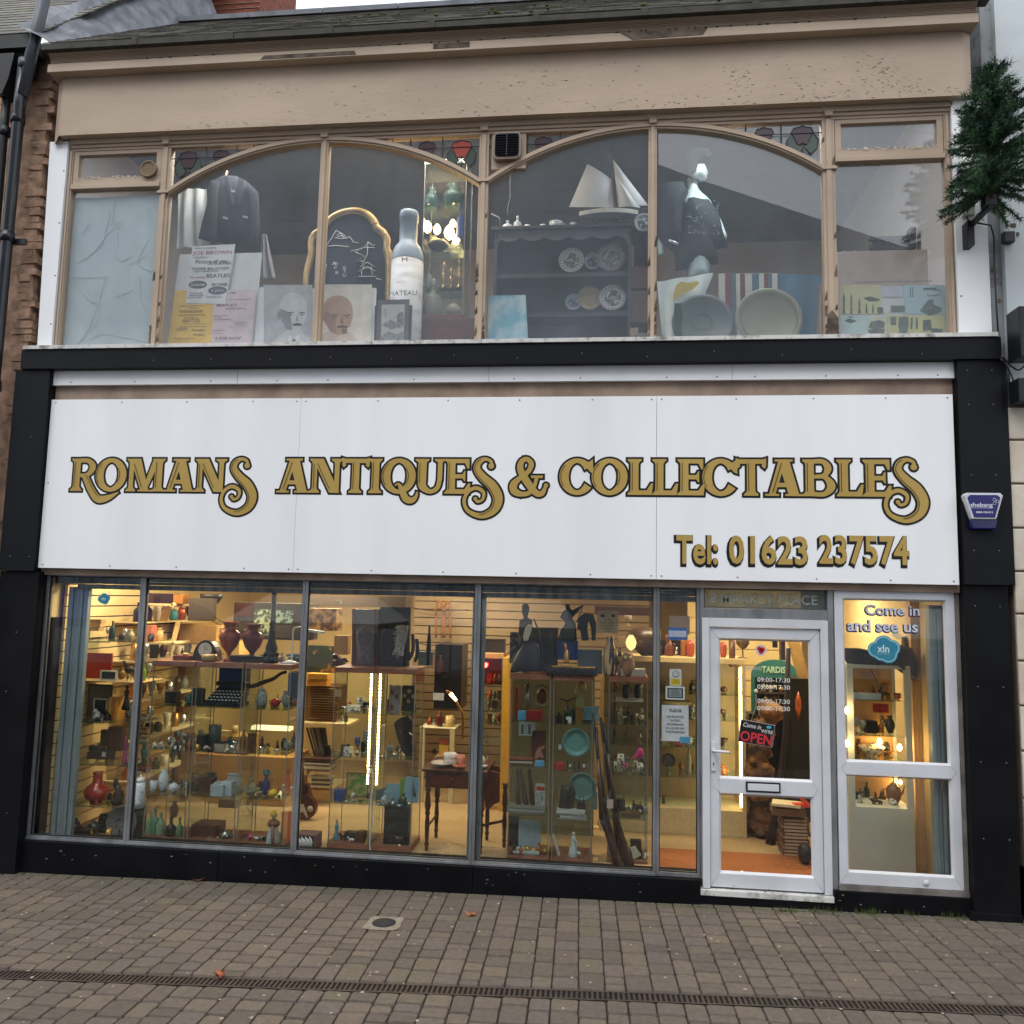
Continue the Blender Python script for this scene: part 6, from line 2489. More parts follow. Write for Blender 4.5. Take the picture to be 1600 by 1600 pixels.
def row(where,x0,x1,y,z,spec,hmax=.2):

    "a row of small goods: spec is a list of (colour, kind, noun, width, height)"

    wt = sum(s[3] for s in spec);gap = max(.004,(x1-x0-wt)/(len(spec)+1));x = x0+gap

    for i,(cn,kind,noun,w_,h) in enumerate(spec):

        c_,ro,me = COLN[cn];yy = y+rnd.uniform(-.05,.07);xc = x+w_/2;b = B();m = mat('goods_'+cn,c_,ro,me,c2=tuple(v*(.5 if cn in ('cream','white','teal','blue','brown','pale blue','pink','grey') else .75) for v in c_),scale=48,lo=.5,hi=.57);nm = noun.replace(' ','_')

        lab = ('%s on %s, %s from left' % (noun if set(cn.split()) & set(noun.split()) else cn+' '+noun,where[4:] if where.startswith('the ') else where,NUMW[i])).replace('small goods cabinet beyond the table','small goods cabinet')

        if kind in PR:

            b.lathe((xc,yy,z),PR[kind],w_,h,14);o = b.build(nm,m)

            if kind in ('cup','mug'): q = B();q.tube([(xc+w_*.45,yy,z+h*.8),(xc+w_*.68,yy,z+h*.7),(xc+w_*.66,yy,z+h*.35),(xc+w_*.42,yy,z+h*.25)],w_*.05,6);q.build('handle',m,o)

            if kind == 'teapot': q = B();q.tube([(xc+w_*.4,yy,z+h*.35),(xc+w_*.62,yy,z+h*.75)],[w_*.1,w_*.04],7);q.build('spout',m,o);q = B();q.tube([(xc-w_*.4,yy,z+h*.65),(xc-w_*.65,yy,z+h*.6),(xc-w_*.6,yy,z+h*.3),(xc-w_*.42,yy,z+h*.25)],w_*.045,6);q.build('handle',m,o)

            if kind in ('jar','figure'): q = B();q.ball((xc,yy,z+h*.95),w_*.16,None,h*.06,8,6);q.build('knob' if kind == 'jar' else 'head',m,o)

        elif kind == 'box': b.obox((xc,yy,z+h/2),w_,min(.12,w_),h,rnd.uniform(-.3,.3));o = b.build(nm,m,bevel=.003);q = B();q.obox((xc,yy,z+h*.78),w_*.8,min(.12,w_)*1.02,.004);q.build('seam',C(30,26,22),o) if False else None

        elif kind == 'card': b.obox((xc,yy+.04,z+h/2),w_,.004,h,rnd.uniform(-.2,.2),-.12);o = b.build(nm,m)

        elif kind == 'ball': b.ball((xc,yy,z+h/2),w_/2,None,h/2);o = b.build(nm,m)

        elif kind == 'animal':

            b.ball((xc,yy,z+h*.5),w_*.36,w_*.2,h*.2,10,6);b.ball((xc-w_*.36,yy,z+h*.8),w_*.16,w_*.13,h*.17,8,6);b.tube([(xc-w_*.25,yy,z+h*.6),(xc-w_*.36,yy,z+h*.75)],w_*.1,7)

            for s in (-.24,-.16,.16,.26): b.tube([(xc+w_*s,yy+(.012 if s in (-.24,.16) else -.012),z+h*.45),(xc+w_*s,yy,z)],w_*.055,6)

            o = b.build(nm,m)

        elif kind == 'watch': b.tube([(xc+w_/2*math.cos(a*.6),yy+w_/3*math.sin(a*.6),z+.008) for a in range(10)],.006,6);b.lathe((xc,yy-w_/3,z+.005),[(1,0),(1,1),(.02,1.2)],.035,.01,12);o = b.build(nm,m)

        if rnd.random() < .16: q = B();q.obox((xc+w_*.2,yy-w_*.5-.004,z+min(h*.4,.03)),.02,.0015,.026,rnd.uniform(-.3,.3));q.build('price_tag',C(222,220,212),o)

        tag(o,lab,noun.split()[-1]);x += w_+gap

ZA = (.51,.89,1.27);xs = [(-3.955,-3.575),(-3.55,-3.125),(-3.10,-2.69)]

cabA = [cab('display_cabinet',a,c_,.35,.37,.10,1.62,'glass display cabinet behind the second window, %s' % n_,ZA,group='glass cabinets by the second window') for (a,c_),n_ in zip(xs,('left with silver and green bottles','middle with the old typewriter','right with the red ornament'))]

xb = [(-2.345,-1.985),(-1.965,-1.615)];ZB = (.475,.87,1.245)

cab('display_cabinet',*xb[0],.5,.36,.10,1.60,'glass display cabinet behind the third window with the left light strip',ZB,strip=1,group='lit glass cabinets by the third window')

cab('display_cabinet',*xb[1],.5,.36,.10,1.60,'glass display cabinet behind the third window with the right light strip and black bust',ZB,strip=-1,group='lit glass cabinets by the third window')

xc_ = [(-.775,-.43),(-.405,-.075),(.06,.385)]

cab('display_cabinet',*xc_[0],.42,.34,.10,1.60,'glass display cabinet behind the fourth window, left one with white papers below',(.475,.87,1.245),group='glass cabinets by the fourth window')

cab('display_cabinet',*xc_[1],.42,.34,.10,1.60,'glass display cabinet behind the fourth window, middle one with blue plates',(.45,.85,1.235),group='glass cabinets by the fourth window')

cab('display_cabinet',*xc_[2],.46,.34,.10,1.60,'glass display cabinet behind the fourth window, right one behind the rifles',(.475,.86,1.245),group='glass cabinets by the fourth window')

# --- on and in the cabinets of the second window

TC = mat('terracotta_lustre',(150,66,42),.3,c2=(120,48,34),scale=6,spec=.6)

I('urn','k3',745,385,940,765,.50,TC,'red brown lidless urn with handles in front on the cabinet tops','urn',col2=TC)

I('urn','k3',975,330,1165,690,.56,mat('plum_lustre',(118,60,62),.3,c2=(100,48,50)),'plum coloured two handled urn standing on black books','urn',col2=TC)

I('clock','k3',512,552,765,750,.52,(58,36,24),'round topped wooden mantel clock with a white dial','mantel clock',col2=(214,208,190),d=.1)

I('barrel','k3',590,678,735,748,.42,(150,120,62),'small basket weave brass box in front of the mantel clock','box')

I('stack','k3',890,690,1190,748,.54,(24,24,26),'two black books lying flat under the plum urn','books',col2=(40,38,38),n=2,name='book_stack')

I('box','k3',345,705,500,748,.5,(110,44,30),'flat red wooden tray at the left on the cabinet tops','tray',d=.14);I('ball','k3',400,675,465,706,.5,(176,150,90),'little brass ornament on the red wooden tray','ornament',sn=False)

r = thing('black_trumpet','tall dark telescope stand with a flared black foot on the cabinet tops','telescope',W('k3',1250,765,.5));b = B();z0 = 1.666

b.lathe((W('k3',1250,765,.5).x,.5,z0),[(1,0),(1,.05),(.7,.12),(.8,.2),(.5,.3),(.36,.5),(.3,.8),(.32,.98),(.5,1)],.135,.64,18);b.build('stand',C(34,36,38,.3),r)

b = B();x = W('k3',1250,765,.5).x

for a in range(6): b.ball((x+.055*math.cos(a),.5+.055*math.sin(a),z0+.075),.02)

b.build('boss',C(24,25,27,.3),r)

r = thing('desk_lamp','white angled desk lamp with round foot beside the second mullion','lamp',W('k3',1430,775,.48));z0 = 1.666;x = W('k3',1430,775,.48).x

b = B();b.lathe((x,.48,z0),[(1,0),(.95,.3),(.1,1)],.15,.03,24);b.build('foot',C(222,220,214),r)

b = B();b.tube(crom([tuple(W('k3',1448,760,.48)),tuple(W('k3',1460,620,.48)),tuple(W('k3',1465,480,.48)),tuple(W('k3',1480,440,.48)),tuple(W('k3',1560,425,.48))],5),.008,8);b.build('arm',C(222,220,214),r)

b = B();p,q = W('k5',120,392,.5),W('k5',245,425,.5);b.obox(((p.x+q.x)/2,.5,(p.z+q.z)/2),.14,.06,.02,0,0,.12);b.build('shade',C(226,224,216),r)

r = thing('monitor_shelf','black stereo unit with two bright patterned speakers behind the urns','stereo',W('k3',1300,560,1.5));

def bxp(nm,k,X0,Y0,X1,Y1,dep,d_,m,par,bevel=.003): a,q = W(k,X0,Y0,dep),W(k,X1,Y1,dep);b = B();b.box(a.x,q.x,dep,dep+d_,q.z,a.z);return b.build(nm,m,par,bevel=bevel)

bxp('body','k3',900,190,1600,560,1.5,.3,C(60,52,44),r);bxp('patterned_panel','k3',1095,258,1240,512,1.49,.01,mat('splatter',(176,188,150),.5,c2=(60,70,60),scale=30,lo=.45,hi=.55),r);bxp('patterned_panel','k3',1282,268,1462,398,1.49,.01,mat('splatter2',(150,176,160),.5,c2=(50,60,60),scale=34,lo=.45,hi=.55),r)

bxp('drawer','k3',1282,420,1462,540,1.49,.01,C(70,62,54),r);bxp('dark_screen','k3',905,196,1080,330,1.49,.01,C(84,48,34,.2),r)

TW = mat('typewriter_black',(26,28,34),.3,c2=(20,22,26),spec=.6)

r = thing('typewriter','old black typewriter in a blue lined case on the top shelf of the middle cabinet','typewriter',(-3.34,.53,1.277))

b = B();b.prism([(0,0)]*0 or [(-3.51,1.277),(-3.17,1.277),(-3.17,1.31),(-3.51,1.31)],.40,.62);b.build('base',TW,r,bevel=.006)

b = B();b.add([(-3.5,.42,1.311),(-3.18,.42,1.311),(-3.20,.60,1.42),(-3.47,.60,1.42),(-3.47,.62,1.31),(-3.20,.62,1.31)],[(0,1,2,3),(3,2,5,4),(0,3,4),(1,5,2)]);b.build('key_bed',TW,r)

for rw in range(4):

    for k in range(9):

        x = -3.475+k*.034+rw*.006;y = .435+rw*.035;z = 1.325+rw*.022;b = B();b.lathe((x,y,z),[(.9,0),(1,.5),(.9,1),(.02,1)],.022,.010,10);b.build('key',C(196,196,190,.3),r)

b = B();b.tube([(-3.48,.61,1.455),(-3.17,.61,1.455)],.022,14);b.box(-3.40,-3.25,.59,.6,1.475,1.483);b.build('platen',C(36,34,34,.3),r)

b = B();b.prism(rr(-3.35,1.49,.29,.26,.03),.67,.70);b.build('blue_case_lid',C(40,72,150,.5),r)

row('the top shelf of the left cabinet',-3.94,-3.6,.5,1.277,[('black','box','old camera',.10,.10),('bronze','animal','small figure',.07,.05),('teal','jar','lidded pot',.06,.10)])

I('box','k3',488,1022,605,1190,.42,(44,52,42),'upright dark green book at the left of the typewriter','book',d=.04)

row('the top shelf of the right cabinet',-3.09,-2.70,.5,1.277,[('cream','box','little carton',.035,.08),('clear grey','jar','glass lamp chimney',.09,.17),('red','teapot','glass bird dish',.09,.08),('clear grey','vase','pleated glass vase',.07,.14),('brown','ball','round pot',.05,.07)])

b = B();b.tube(crom([tuple(W('k3',*p,.5)) for p in ((1010,1010),(1090,995),(1180,960),(1280,925),(1340,880),(1400,860))],4),[.014,.015,.016,.017,.018,.018,.019,.02,.02,.019,.018,.017,.016,.015,.014,.014,.014,.014,.014,.014,.014],8);tag(b.build('wooden_stick',C(66,44,32)),'gnarled dark stick leaning across the right cabinet top shelf','stick')

SM = lambda: rnd.choice([('silver','bell','bell',.03,.03),('brass','watch','watch',.05,.02),('silver','watch','bracelet',.05,.02),('bronze','animal','little animal',.05,.035),('silver','cup','thimble cup',.025,.02),('brass','jar','tiny pot',.025,.04),('cream','ball','carved netsuke',.03,.03)])

row('the second shelf of the left cabinet',-3.94,-3.6,.48,.896,[SM() for _ in range(7)])

I('box','k4',652,242,725,380,.45,(40,44,46),'black cube box on the second shelf of the middle cabinet','box',d=.1)

I('cyl','k4',742,165,850,385,.5,(44,54,52),'dark round hat box on the second shelf of the middle cabinet','hat box');I('box','k4',805,310,895,380,.40,(164,150,132),'small stone coloured box in front of the hat box','box',d=.05)

row('the second shelf of the right cabinet',-3.09,-2.70,.5,.896,[('brown','box','red picture frame',.06,.16),('silver','bowl','silver dish',.07,.03),('brass','animal','brass animal',.06,.07),('silver','watch','silver bangle',.07,.02),('grey','ball','grey skull ornament',.09,.09)])

I('ginger','k4',275,600,365,790,.5,BW,'blue and white coffee pot on the third shelf of the left cabinet','coffee pot',col2=BW);I('cup','k4',200,690,262,785,.45,BW,'blue and white cup left of the coffee pot','cup')

I('teapot','k4',375,700,460,795,.45,BW,'blue and white teapot right of the coffee pot','teapot');I('plate','k4',550,640,660,800,.55,(70,66,56),'dark bronze plate upright across the cabinet edge','plate',col2=(54,50,44),sn=False)

I('box','k4',668,660,760,810,.52,(78,40,26),'dark leather camera case on the third shelf of the middle cabinet','camera case',d=.1);I('barrel','k4',705,645,812,810,.58,(30,26,26),'black leather binocular case behind the camera case','case')

I('box','k4',785,715,905,818,.44,(168,180,184),'pale grey plastic box, left of the two on the middle shelf','box',d=.12);I('box','k4',880,700,985,824,.48,(184,194,198),'pale grey plastic box, right of the two on the middle shelf','box',d=.14)

I('box','k4',920,580,1035,700,.50,(176,178,172),'small framed black screen standing on the pale boxes','radio',d=.02,sn=False,col2=(30,34,36));I('ball','k4',790,650,885,716,.46,(150,150,146),'glass paperweight on the pale grey box','paperweight',sn=False)

I('bowl','k4',1070,770,1215,826,.5,(170,160,130),'clear cut glass bowl on the third shelf of the right cabinet','bowl');I('decanter','k4',1105,650,1180,800,.55,(160,152,124),'clear decanter behind the cut glass bowl','decanter')

I('tallvase','k4',1240,620,1305,800,.52,(34,38,110),'cobalt blue vase on the third shelf of the right cabinet','vase');I('cup','k4',1250,556,1312,610,.52,(40,110,116),'teal cup perched on the cobalt vase','cup',sn=False)

I('box','k4',1295,650,1350,800,.56,(206,146,66),'orange card folder leaning behind the yellow pot','folder',d=.02);I('teapot','k4',1300,748,1382,832,.45,(232,186,30),'bright yellow teapot on the third shelf of the right cabinet','teapot');I('ball','k4',1380,800,1412,836,.42,(48,34,44),'small dark ball beside the yellow teapot','ball')

I('tallvase','k4',1445,600,1500,830,.55,(190,70,44),'tall orange glass vase beside the second mullion','vase')

for i,(X0,X1,Y0,c_,nm) in enumerate(((165,235,970,(110,150,116),'pale green'),(200,275,930,(96,140,108),'mid green'),(255,330,960,(130,160,130),'milky green'),(345,432,1000,(24,34,28),'dark brown green'),(438,500,985,(96,128,92),'clear light green'))):

    I('bottle','k4',X0,Y0,X1,1218,.5-.02*i,(*c_,),'%s old glass bottle at the bottom of the left cabinet' % nm,'bottle',rough=.12)

I('tallvase','k4',385,840,460,985,.56,(120,84,58),'brown stoneware flagon hanging label, above the dark bottle','flagon',sn=False)

I('box','k4',625,1085,850,1245,.55,(84,44,30),'dark red wooden box at the bottom of the middle cabinet','wooden box',d=.2);I('bowl','k4',735,1170,830,1235,.42,(160,140,124),'patterned china bowl in front of the wooden box','bowl')

I('teapot','k4',850,1100,950,1245,.46,(150,150,140),'silver teapot at the bottom of the middle cabinet','teapot',metal=.9,rough=.2);I('ball','k4',975,1055,1005,1085,.45,(210,206,196),'silver knob of a second pot behind the teapot','ornament',sn=False)

row('the bottom of the right cabinet',-3.09,-2.86,.45,.151,[('red','cup','striped toy cup',.04,.05),('pink','ball','toy ball',.05,.05),('white','bowl','small saucer',.08,.025),('dark green','box','toy car',.07,.03)])

r = thing('dressed_figurine','white skirted figurine with yellow hat and brown scarf at the bottom of the right cabinet','figurine',W('k4',1330,1275,.42));c0,w_,h = frame_of('k4',1258,925,1415,1278,.42)

b = B();b.lathe(c0,[(.9,0),(1,.03),(.85,.3),(.55,.55),(.5,.62),(.02,.62)],w_*.8,h,20);b.build('skirt',C(190,206,208),r)

b = B();b.ball((c0.x,.42,c0.z+h*.64),w_*.36,w_*.3,h*.12);b.tube([(c0.x+w_*.1,.36,c0.z+h*.62),(c0.x+w_*.16,.35,c0.z+h*.3),(c0.x+w_*.2,.35,c0.z+h*.12)],w_*.11,8);b.build('scarf',C(120,72,50),r)

b = B();b.ball((c0.x,.42,c0.z+h*.84),w_*.15,None,h*.08);b.build('head',C(206,170,140),r);b = B();b.lathe((c0.x,.42,c0.z+h*.88),[(1,0),(.6,.3),(.55,.9),(.02,1)],w_*.42,h*.12,14);b.build('hat',C(226,186,50),r)

I('box','k4',1418,960,1490,1278,.5,(196,88,52),'upright orange book beside the skirted figurine','book',d=.05)

# --- left wall: glass shelves on the slatwall, with goods

shelfz = []

for i,(Y,k) in enumerate(((725,'k1'),(1172,'k1'),(100,'k2'),(572,'k2'),(1038,'k2'))):

    p = W(k,700,Y,.55);b = B();b.box(-4.762,-4.08,.40,.78,p.z-.006,p.z);o = b.build('wall_shelf',glassmat('shelf_glass') if i != 1 else MDF);tag(o,'%s shelf fixed to the left slat wall' % ['topmost glass','pale wooden','glass shelf with the dog picture, third','glass, fourth from the top','lowest glass'][i],'shelf','shelves on the left slat wall');surf(-4.76,-4.08,.4,.78,p.z)

    b = B();

    for yy in (.46,.72): b.tube([(-4.764,yy,p.z-.02),(-4.45,yy,p.z-.012)],.006,6)

    b.build('bracket',C(150,146,136,.3,.7),o)

I('box','k1',530,875,825,1160,.62,(182,52,34),'large red speckled board leaning on the wooden wall shelf','board',d=.02)

I('picture','k1',705,1055,892,1166,.48,(210,206,196),'small white framed black print before the red board','framed picture',col2=(52,62,66))

I('bird','k1',935,935,1130,1168,.5,(56,34,26),'dark bird figure on the wooden wall shelf','bird figure');I('ball','k1',895,1060,990,1168,.6,(150,112,60),'small brown globe behind the bird figure','globe');I('bowl','k1',885,1070,960,1090,.52,(88,64,40),'tiny dark saucer left of the bird figure','saucer',sn=False)

I('bottle','k1',1168,990,1218,1170,.55,(120,160,60),'green labelled bottle behind the first mullion','bottle')

I('stack','k1',572,490,730,625,.6,(206,170,120),'pile of pale boxes on the topmost wall shelf','box pile',col2=(190,152,104),n=3,name='box_stack')

I('vase','k1',985,590,1085,722,.5,(196,180,130),'round glass vase on the topmost wall shelf beside the mullion','vase');I('cyl','k1',915,640,985,722,.6,(70,58,46),'squat dark pot on the topmost wall shelf','pot')

I('picture','k1',545,1215,825,1590,.68,(120,110,84),'grey panelled door frame picture on the third shelf','picture',col2=(150,140,112));I('picture','k1',620,1350,780,1590,.56,(206,196,160),'cream clock shaped frame behind the dogs','frame',col2=(60,58,50))

I('blob','k1',600,1455,740,1600,.46,mat('dog_fur',(206,202,190),.7,c2=(40,32,28),scale=14,lo=.45,hi=.55),'black and white spaniel figure on the third wall shelf','dog figure');I('blob','k1',730,1480,830,1600,.52,(34,28,26),'dark dog figure beside the spaniel','dog figure')

I('figure','k1',950,1245,1035,1520,.5,(22,24,26),'thin black doll figure by the first mullion','doll',col2=(22,22,24))

for i,(X0,X1) in enumerate(((835,868),(872,905),(908,940))): I('box','k1',X0,1290,X1,1545,.6,((226,170,80),(200,120,60),(222,160,70))[i],'upright orange book behind the black doll, %s' % ['left','middle','right'][i],'book',d=.12,group='books behind the doll')

r = thing('old_till','small antique writing machine on the fourth wall shelf','machine',W('k2',810,565,.5));bxp('body','k2',700,470,915,560,.5,.14,C(66,56,48,.4),r);b = B();b.tube([W('k2',735,430,.57),W('k2',890,430,.57)],W('k2',735,395,.5).z-W('k2',735,430,.5).z,12);b.build('roller',C(84,74,62),r);bxp('price_tag','k2',868,475,905,530,.49,.004,C(214,212,204),r,0)

I('box','k2',865,215,935,400,.66,(104,84,58),'upright brown box on the fourth wall shelf','box',d=.06,sn=False);I('box','k2',955,180,1125,450,.7,(140,104,80),'tan card box on the fourth wall shelf beside the mullion','box',d=.1,sn=False)

I('figure','k2',1095,260,1150,575,.5,(150,60,110),'pink and purple figurine by the first mullion','figurine',col2=(190,90,130))

RV = mat('glossy_red_glaze',(186,48,26),.15,c2=(170,38,22),spec=.8)

I('bottlevase','k2',672,672,930,1036,.5,RV,'glossy orange red bulbous vase on the lowest wall shelf','vase')

I('blob','k2',975,735,1110,1040,.5,(52,48,46),'dark pewter animal mask by the first mullion','mask')

I('blob','k2',540,1225,640,1435,.45,(24,20,20),'dark seated figure at the foot of the left slat wall','figure');I('box','k2',600,1345,765,1440,.42,(20,18,18),'low black box beside the seated figure','box',d=.1)

I('teapot','k2',700,1275,830,1440,.52,(90,94,92),'dull pewter teapot on the floor of the left window','teapot',metal=.5);I('barrel','k2',820,1235,940,1440,.6,(34,38,36),'dark green metal drum on the floor of the left window','drum')

dish(189,1289,24,.42,(92,90,88),'dark grey round metal tray leaning behind the first mullion',ring=False);o = [x for x in S.objects if x.get('label','').startswith('dark grey round metal tray')][0];o.location.z = .1;o.rotation_euler = (0,0,0)

I('jar','k4',50,600,150,900,.46,BW,'tall black and white china jar between mullion and left cabinet','jar',col2=BW,sn=False);I('barrel','k4',30,890,150,1210,.5,(44,36,28),'dark brown stoneware barrel on the floor right of the first mullion','barrel')

for i,(Y,c_,nm) in enumerate(((100,(206,190,150),'cream'),(225,(190,140,80),'tan'),(310,(196,176,130),'pale'),(560,(170,84,50),'red brown'))): I('stack','k4',90,Y-70,190,Y,.72,c_,'%s pile of books between the first mullion and the left cabinet, %s' % (nm,NUMW[i]),'books',col2=tuple(int(v*.7) for v in c_),n=3,name='book_stack',sn=False)

# high shelf over the left cabinets

for i,(X0,X1,Y,dep) in enumerate(((60,310,200,1.1),(0,310,570,.95))): 

    a,q = W('k3',X0,Y,dep),W('k3',X1,Y,dep);b = B();b.box(a.x,q.x,dep,dep+.3,a.z-.02,a.z);b.tube([(q.x,dep,a.z-.01),(q.x+.0,dep+.3,a.z-.01)],.02,8);tag(b.build('high_shelf',C(210,184,130)),'%s pale shelf rail above the left cabinets' % ['upper','lower'][i],'shelf');surf(a.x-.1,q.x+.1,dep,dep+.3,a.z)

I('box','k3',62,95,160,190,1.2,(60,40,28),'dark book lying on the upper rail shelf at far left','book',d=.15);I('box','k3',230,95,340,190,1.2,(44,28,24),'black album on the upper rail shelf','album',d=.15);I('box','k3',345,100,440,190,1.2,(150,100,44),'orange brown album on the upper rail shelf','album',d=.15)

I('vase','k3',140,430,210,560,1.05,(190,160,110),'glass goblet on the lower rail shelf','goblet');I('box','k3',40,410,120,565,1.05,(196,120,96),'pink striped tin on the lower rail shelf','tin',d=.1)

for i,(X0,Y0,X1,Y1) in enumerate(((175,235,300,370),(300,290,390,470),(150,380,230,480))): board('paper_sheet','k3',[(X0+40,Y0),(X1,Y0+5),(X1-45,Y1),(X0,Y1-5)],1.25,mat('yellowed_paper',(214,186,130),.8),'yellowed paper sheet pinned askew on the slat wall, %s' % ['topmost','right one','lowest'][i],'paper',.003,0)

b = B();p = W('k3',680,110,1.3);b.lathe((p.x,1.3,p.z-.12),[(.1,0),(.6,.2),(1,.7),(1,1),(.02,1)],.22,.12,16);tag(b.build('hanging_bowl',C(40,34,28)),'small dark half round lamp shade up on the cream wall','wall lamp')

b = B();a = W('k3',480,140,1.1);b.obox((a.x+.13,1.1,a.z-.12),.24,.1,.22,.2);o = b.build('speaker',C(72,62,50));tag(o,'dark wall speaker high on the cream wall','speaker');q = B();q.tube(crom([tuple(W('k3',*p,1.1)) for p in ((570,280),(650,350),(720,390),(770,410))],4),.004,5);q.build('cable',C(30,26,22),o);q = B();q.tube(crom([tuple(W('k3',*p,1.1)) for p in ((625,230),(690,310),(760,365),(800,378))],4),.004,5);q.build('cable',C(30,26,22),o)

# furniture behind the cabinets of window two

def furn(nm,k,X0,Y0,X1,Y1,dep,d_,m,label,cat_,z0=None,bevel=.005):

    a,q = W(k,X0,Y0,dep),W(k,X1,Y1,dep);b = B();b.box(a.x,q.x,dep,dep+d_,q.z if z0 is None else z0,a.z);o = b.build(nm,m,bevel=bevel);tag(o,label,cat_);surf(a.x,q.x,dep,dep+d_,a.z);return o

furn('wooden_post','k3',310,790,352,1354,2.3,.1,C(120,84,50),'brown wooden post beside the cream door behind the left cabinets','post',z0=.1)

o = furn('cream_door','k3',352,780,520,1354,2.4,.06,C(222,196,140),'plain cream door behind the left and middle cabinets','door',z0=.1)

furn('sideboard','k4',600,400,1480,1240,1.75,.5,mat('tan_laminate',(186,138,66),.5,c2=(172,124,56),scale=3),'long tan laminate counter behind the middle and right cabinets','counter',z0=.1)

for i,X in enumerate((740,1150)): 

    a = W('k4',X,420,1.745);b = B();b.box(a.x,a.x+.006,1.742,1.75,.15,a.z);b.build('door_gap',C(70,48,22),[x for x in S.objects if x.name.startswith('sideboard')][0])

furn('grey_cupboard','k4',838,820,1000,1100,1.6,.12,C(96,78,52),'grey brown low cupboard door standing before the tan counter','cupboard',z0=.1)

o = furn('cardboard_box','k4',860,235,1110,400,1.8,.3,C(190,146,78),'wide tan cardboard box on the counter behind the cabinets','carton')

I('cyl','k4',965,140,1015,215,1.85,(190,160,104),'cylindrical tan tin on the cardboard box','tin',sn=False);I('stack','k4',850,185,960,235,1.85,(226,206,150),'heap of cream papers on the cardboard box','papers',col2=(206,180,120),n=3,name='paper_stack',sn=False)

I('box','k4',490,200,610,580,1.74,(170,126,70),'tall rounded tan chair back behind the left cabinet','chair back',d=.04,sn=False)

bx_ = W('k4',1290,165,1.9);b = B();b.box(W('k4',1140,150,1.9).x,W('k4',1500,150,1.9).x,1.9,2.0,W('k4',1300,185,1.9).z,W('k4',1300,150,1.9).z);tag(b.build('strip_light',emis('counter_strip',(255,226,160),1.6)),'lit pale strip lamp along the counter behind the right cabinet','strip light')

I('box','k3',720,560,1000,690,2.2,(214,176,104),'cream wall cabinet behind the mantel clock','wall cabinet',d=.3,sn=False);I('box','k3',360,400,780,580,2.2,(190,150,92),'wide tan wall cupboard behind the clock','wall cupboard',d=.3,sn=False);furn('wall_ledge','k3',345,585,800,605,2.15,.3,C(226,196,130),'cream ledge under the tan wall cupboard','ledge')

I('box','k3',360,420,385,580,2.1,(110,44,26),'dark red upright file at the end of the wall cupboard','file',d=.2,sn=False)

I('stack','k3',1420,690,1600,760,1.5,(60,90,130),'blue boxes stacked behind the desk lamp','box pile',n=3,name='box_stack',sn=False);I('box','k3',1440,860,1500,1180,1.5,(50,84,130),'tall blue box behind the right cabinet edge','box',d=.2,sn=False)



for cb,(a,c_),zs in (('left cabinet',xs[0],ZA),('middle cabinet',xs[1],ZA),('right cabinet',xs[2],ZA)):

    for sh,z in zip(('third','second','top'),zs): row('the back of %s shelf, %s, second window' % (sh,cb),a+.02,c_-.02,.62,z+.007,mix(5))

for cb,(a,c_),zs in (('left lit cabinet',xb[0],ZB),('right lit cabinet',xb[1],ZB)):

    for sh,z in zip(('third','second','top'),zs): row('the back of %s shelf, %s' % (sh,cb),a+.03,c_-.03,.77,z+.007,mix(4))

for sh,z in zip(('third','second','top'),(.476,.861,1.246)): row('the back of %s shelf, fourth window right cabinet' % sh,.08,.37,.72,z+.007,mix(5,.8))

for i,(Y,k) in enumerate(((725,'k1'),(1172,'k1'),(100,'k2'),(572,'k2'),(1038,'k2'))): row('the back of wall shelf %s' % ('one','two','three','four','five')[i],-4.74,-4.12,.70,W(k,700,Y,.55).z,mix(6,1.3))

zf = .101

row('the floor of the left window',-4.45,-3.98,.33,zf,mix(6,1.2))

for i in range(5):                                       # wire-fronted goods along the left wall, deeper in

    z = .45+i*.38;b = B();b.box(-4.76,-4.45,1.0,2.3,z-.012,z);tag(b.build('deep_wall_shelf',C(214,196,150)),'%s long cream shelf deeper along the left slat wall' % ('lowest','second lowest','middle','second highest','highest')[i],'shelf','long shelves on the left wall')

    for j in range(7):

        y = 1.1+j*.17;s_ = rnd.choice(mix(1,1.6));b = B();b.lathe((-4.58,y,z),PR[rnd.choice(('vase','jar','bottle','ginger','mug','bowl'))],.09,rnd.uniform(.1,.22),12);cn = s_[0];c_,ro,me = COLN[cn]

        tag(b.build('wall_ornament',C(*c_,ro,me)),'%s ornament on the %s deep left wall shelf, %s from the glass' % (cn,('lowest','second','middle','fourth','highest')[i],NUMW[j]),'ornament')

# ================================================================ third window

r = thing('slatted_crate','old pale slatted trunk rack behind the left lit cabinet','rack',W('k5',220,1150,2.0))

bxp('frame','k5',95,860,355,1160,2.05,.3,C(110,80,46),r);

for i in range(13): bxp('slat','k5',118,880+i*21,345,889+i*21,2.02,.02,C(196,164,112),r,0)

I('stack','k5',118,755,290,858,2.0,(226,166,72),'two orange boxes stacked on the slatted rack','boxes',col2=(214,150,60),n=2,name='box_stack',sn=False)

b = B();a,q = W('k5',105,525,2.1),W('k5',335,755,2.1);b.box(a.x,q.x,2.1,2.2,q.z,a.z);o = b.build('floral_screen',mat('dark_floral',(40,48,34),.5,c2=(150,104,50),scale=9,lo=.58,hi=.66));tag(o,'dark box painted with gold flowers above the orange boxes','painted box')

furn('white_shelf','k5',70,1165,450,1200,1.95,.4,C(226,204,150),'thick cream shelf crossing behind the left lit cabinet','shelf')

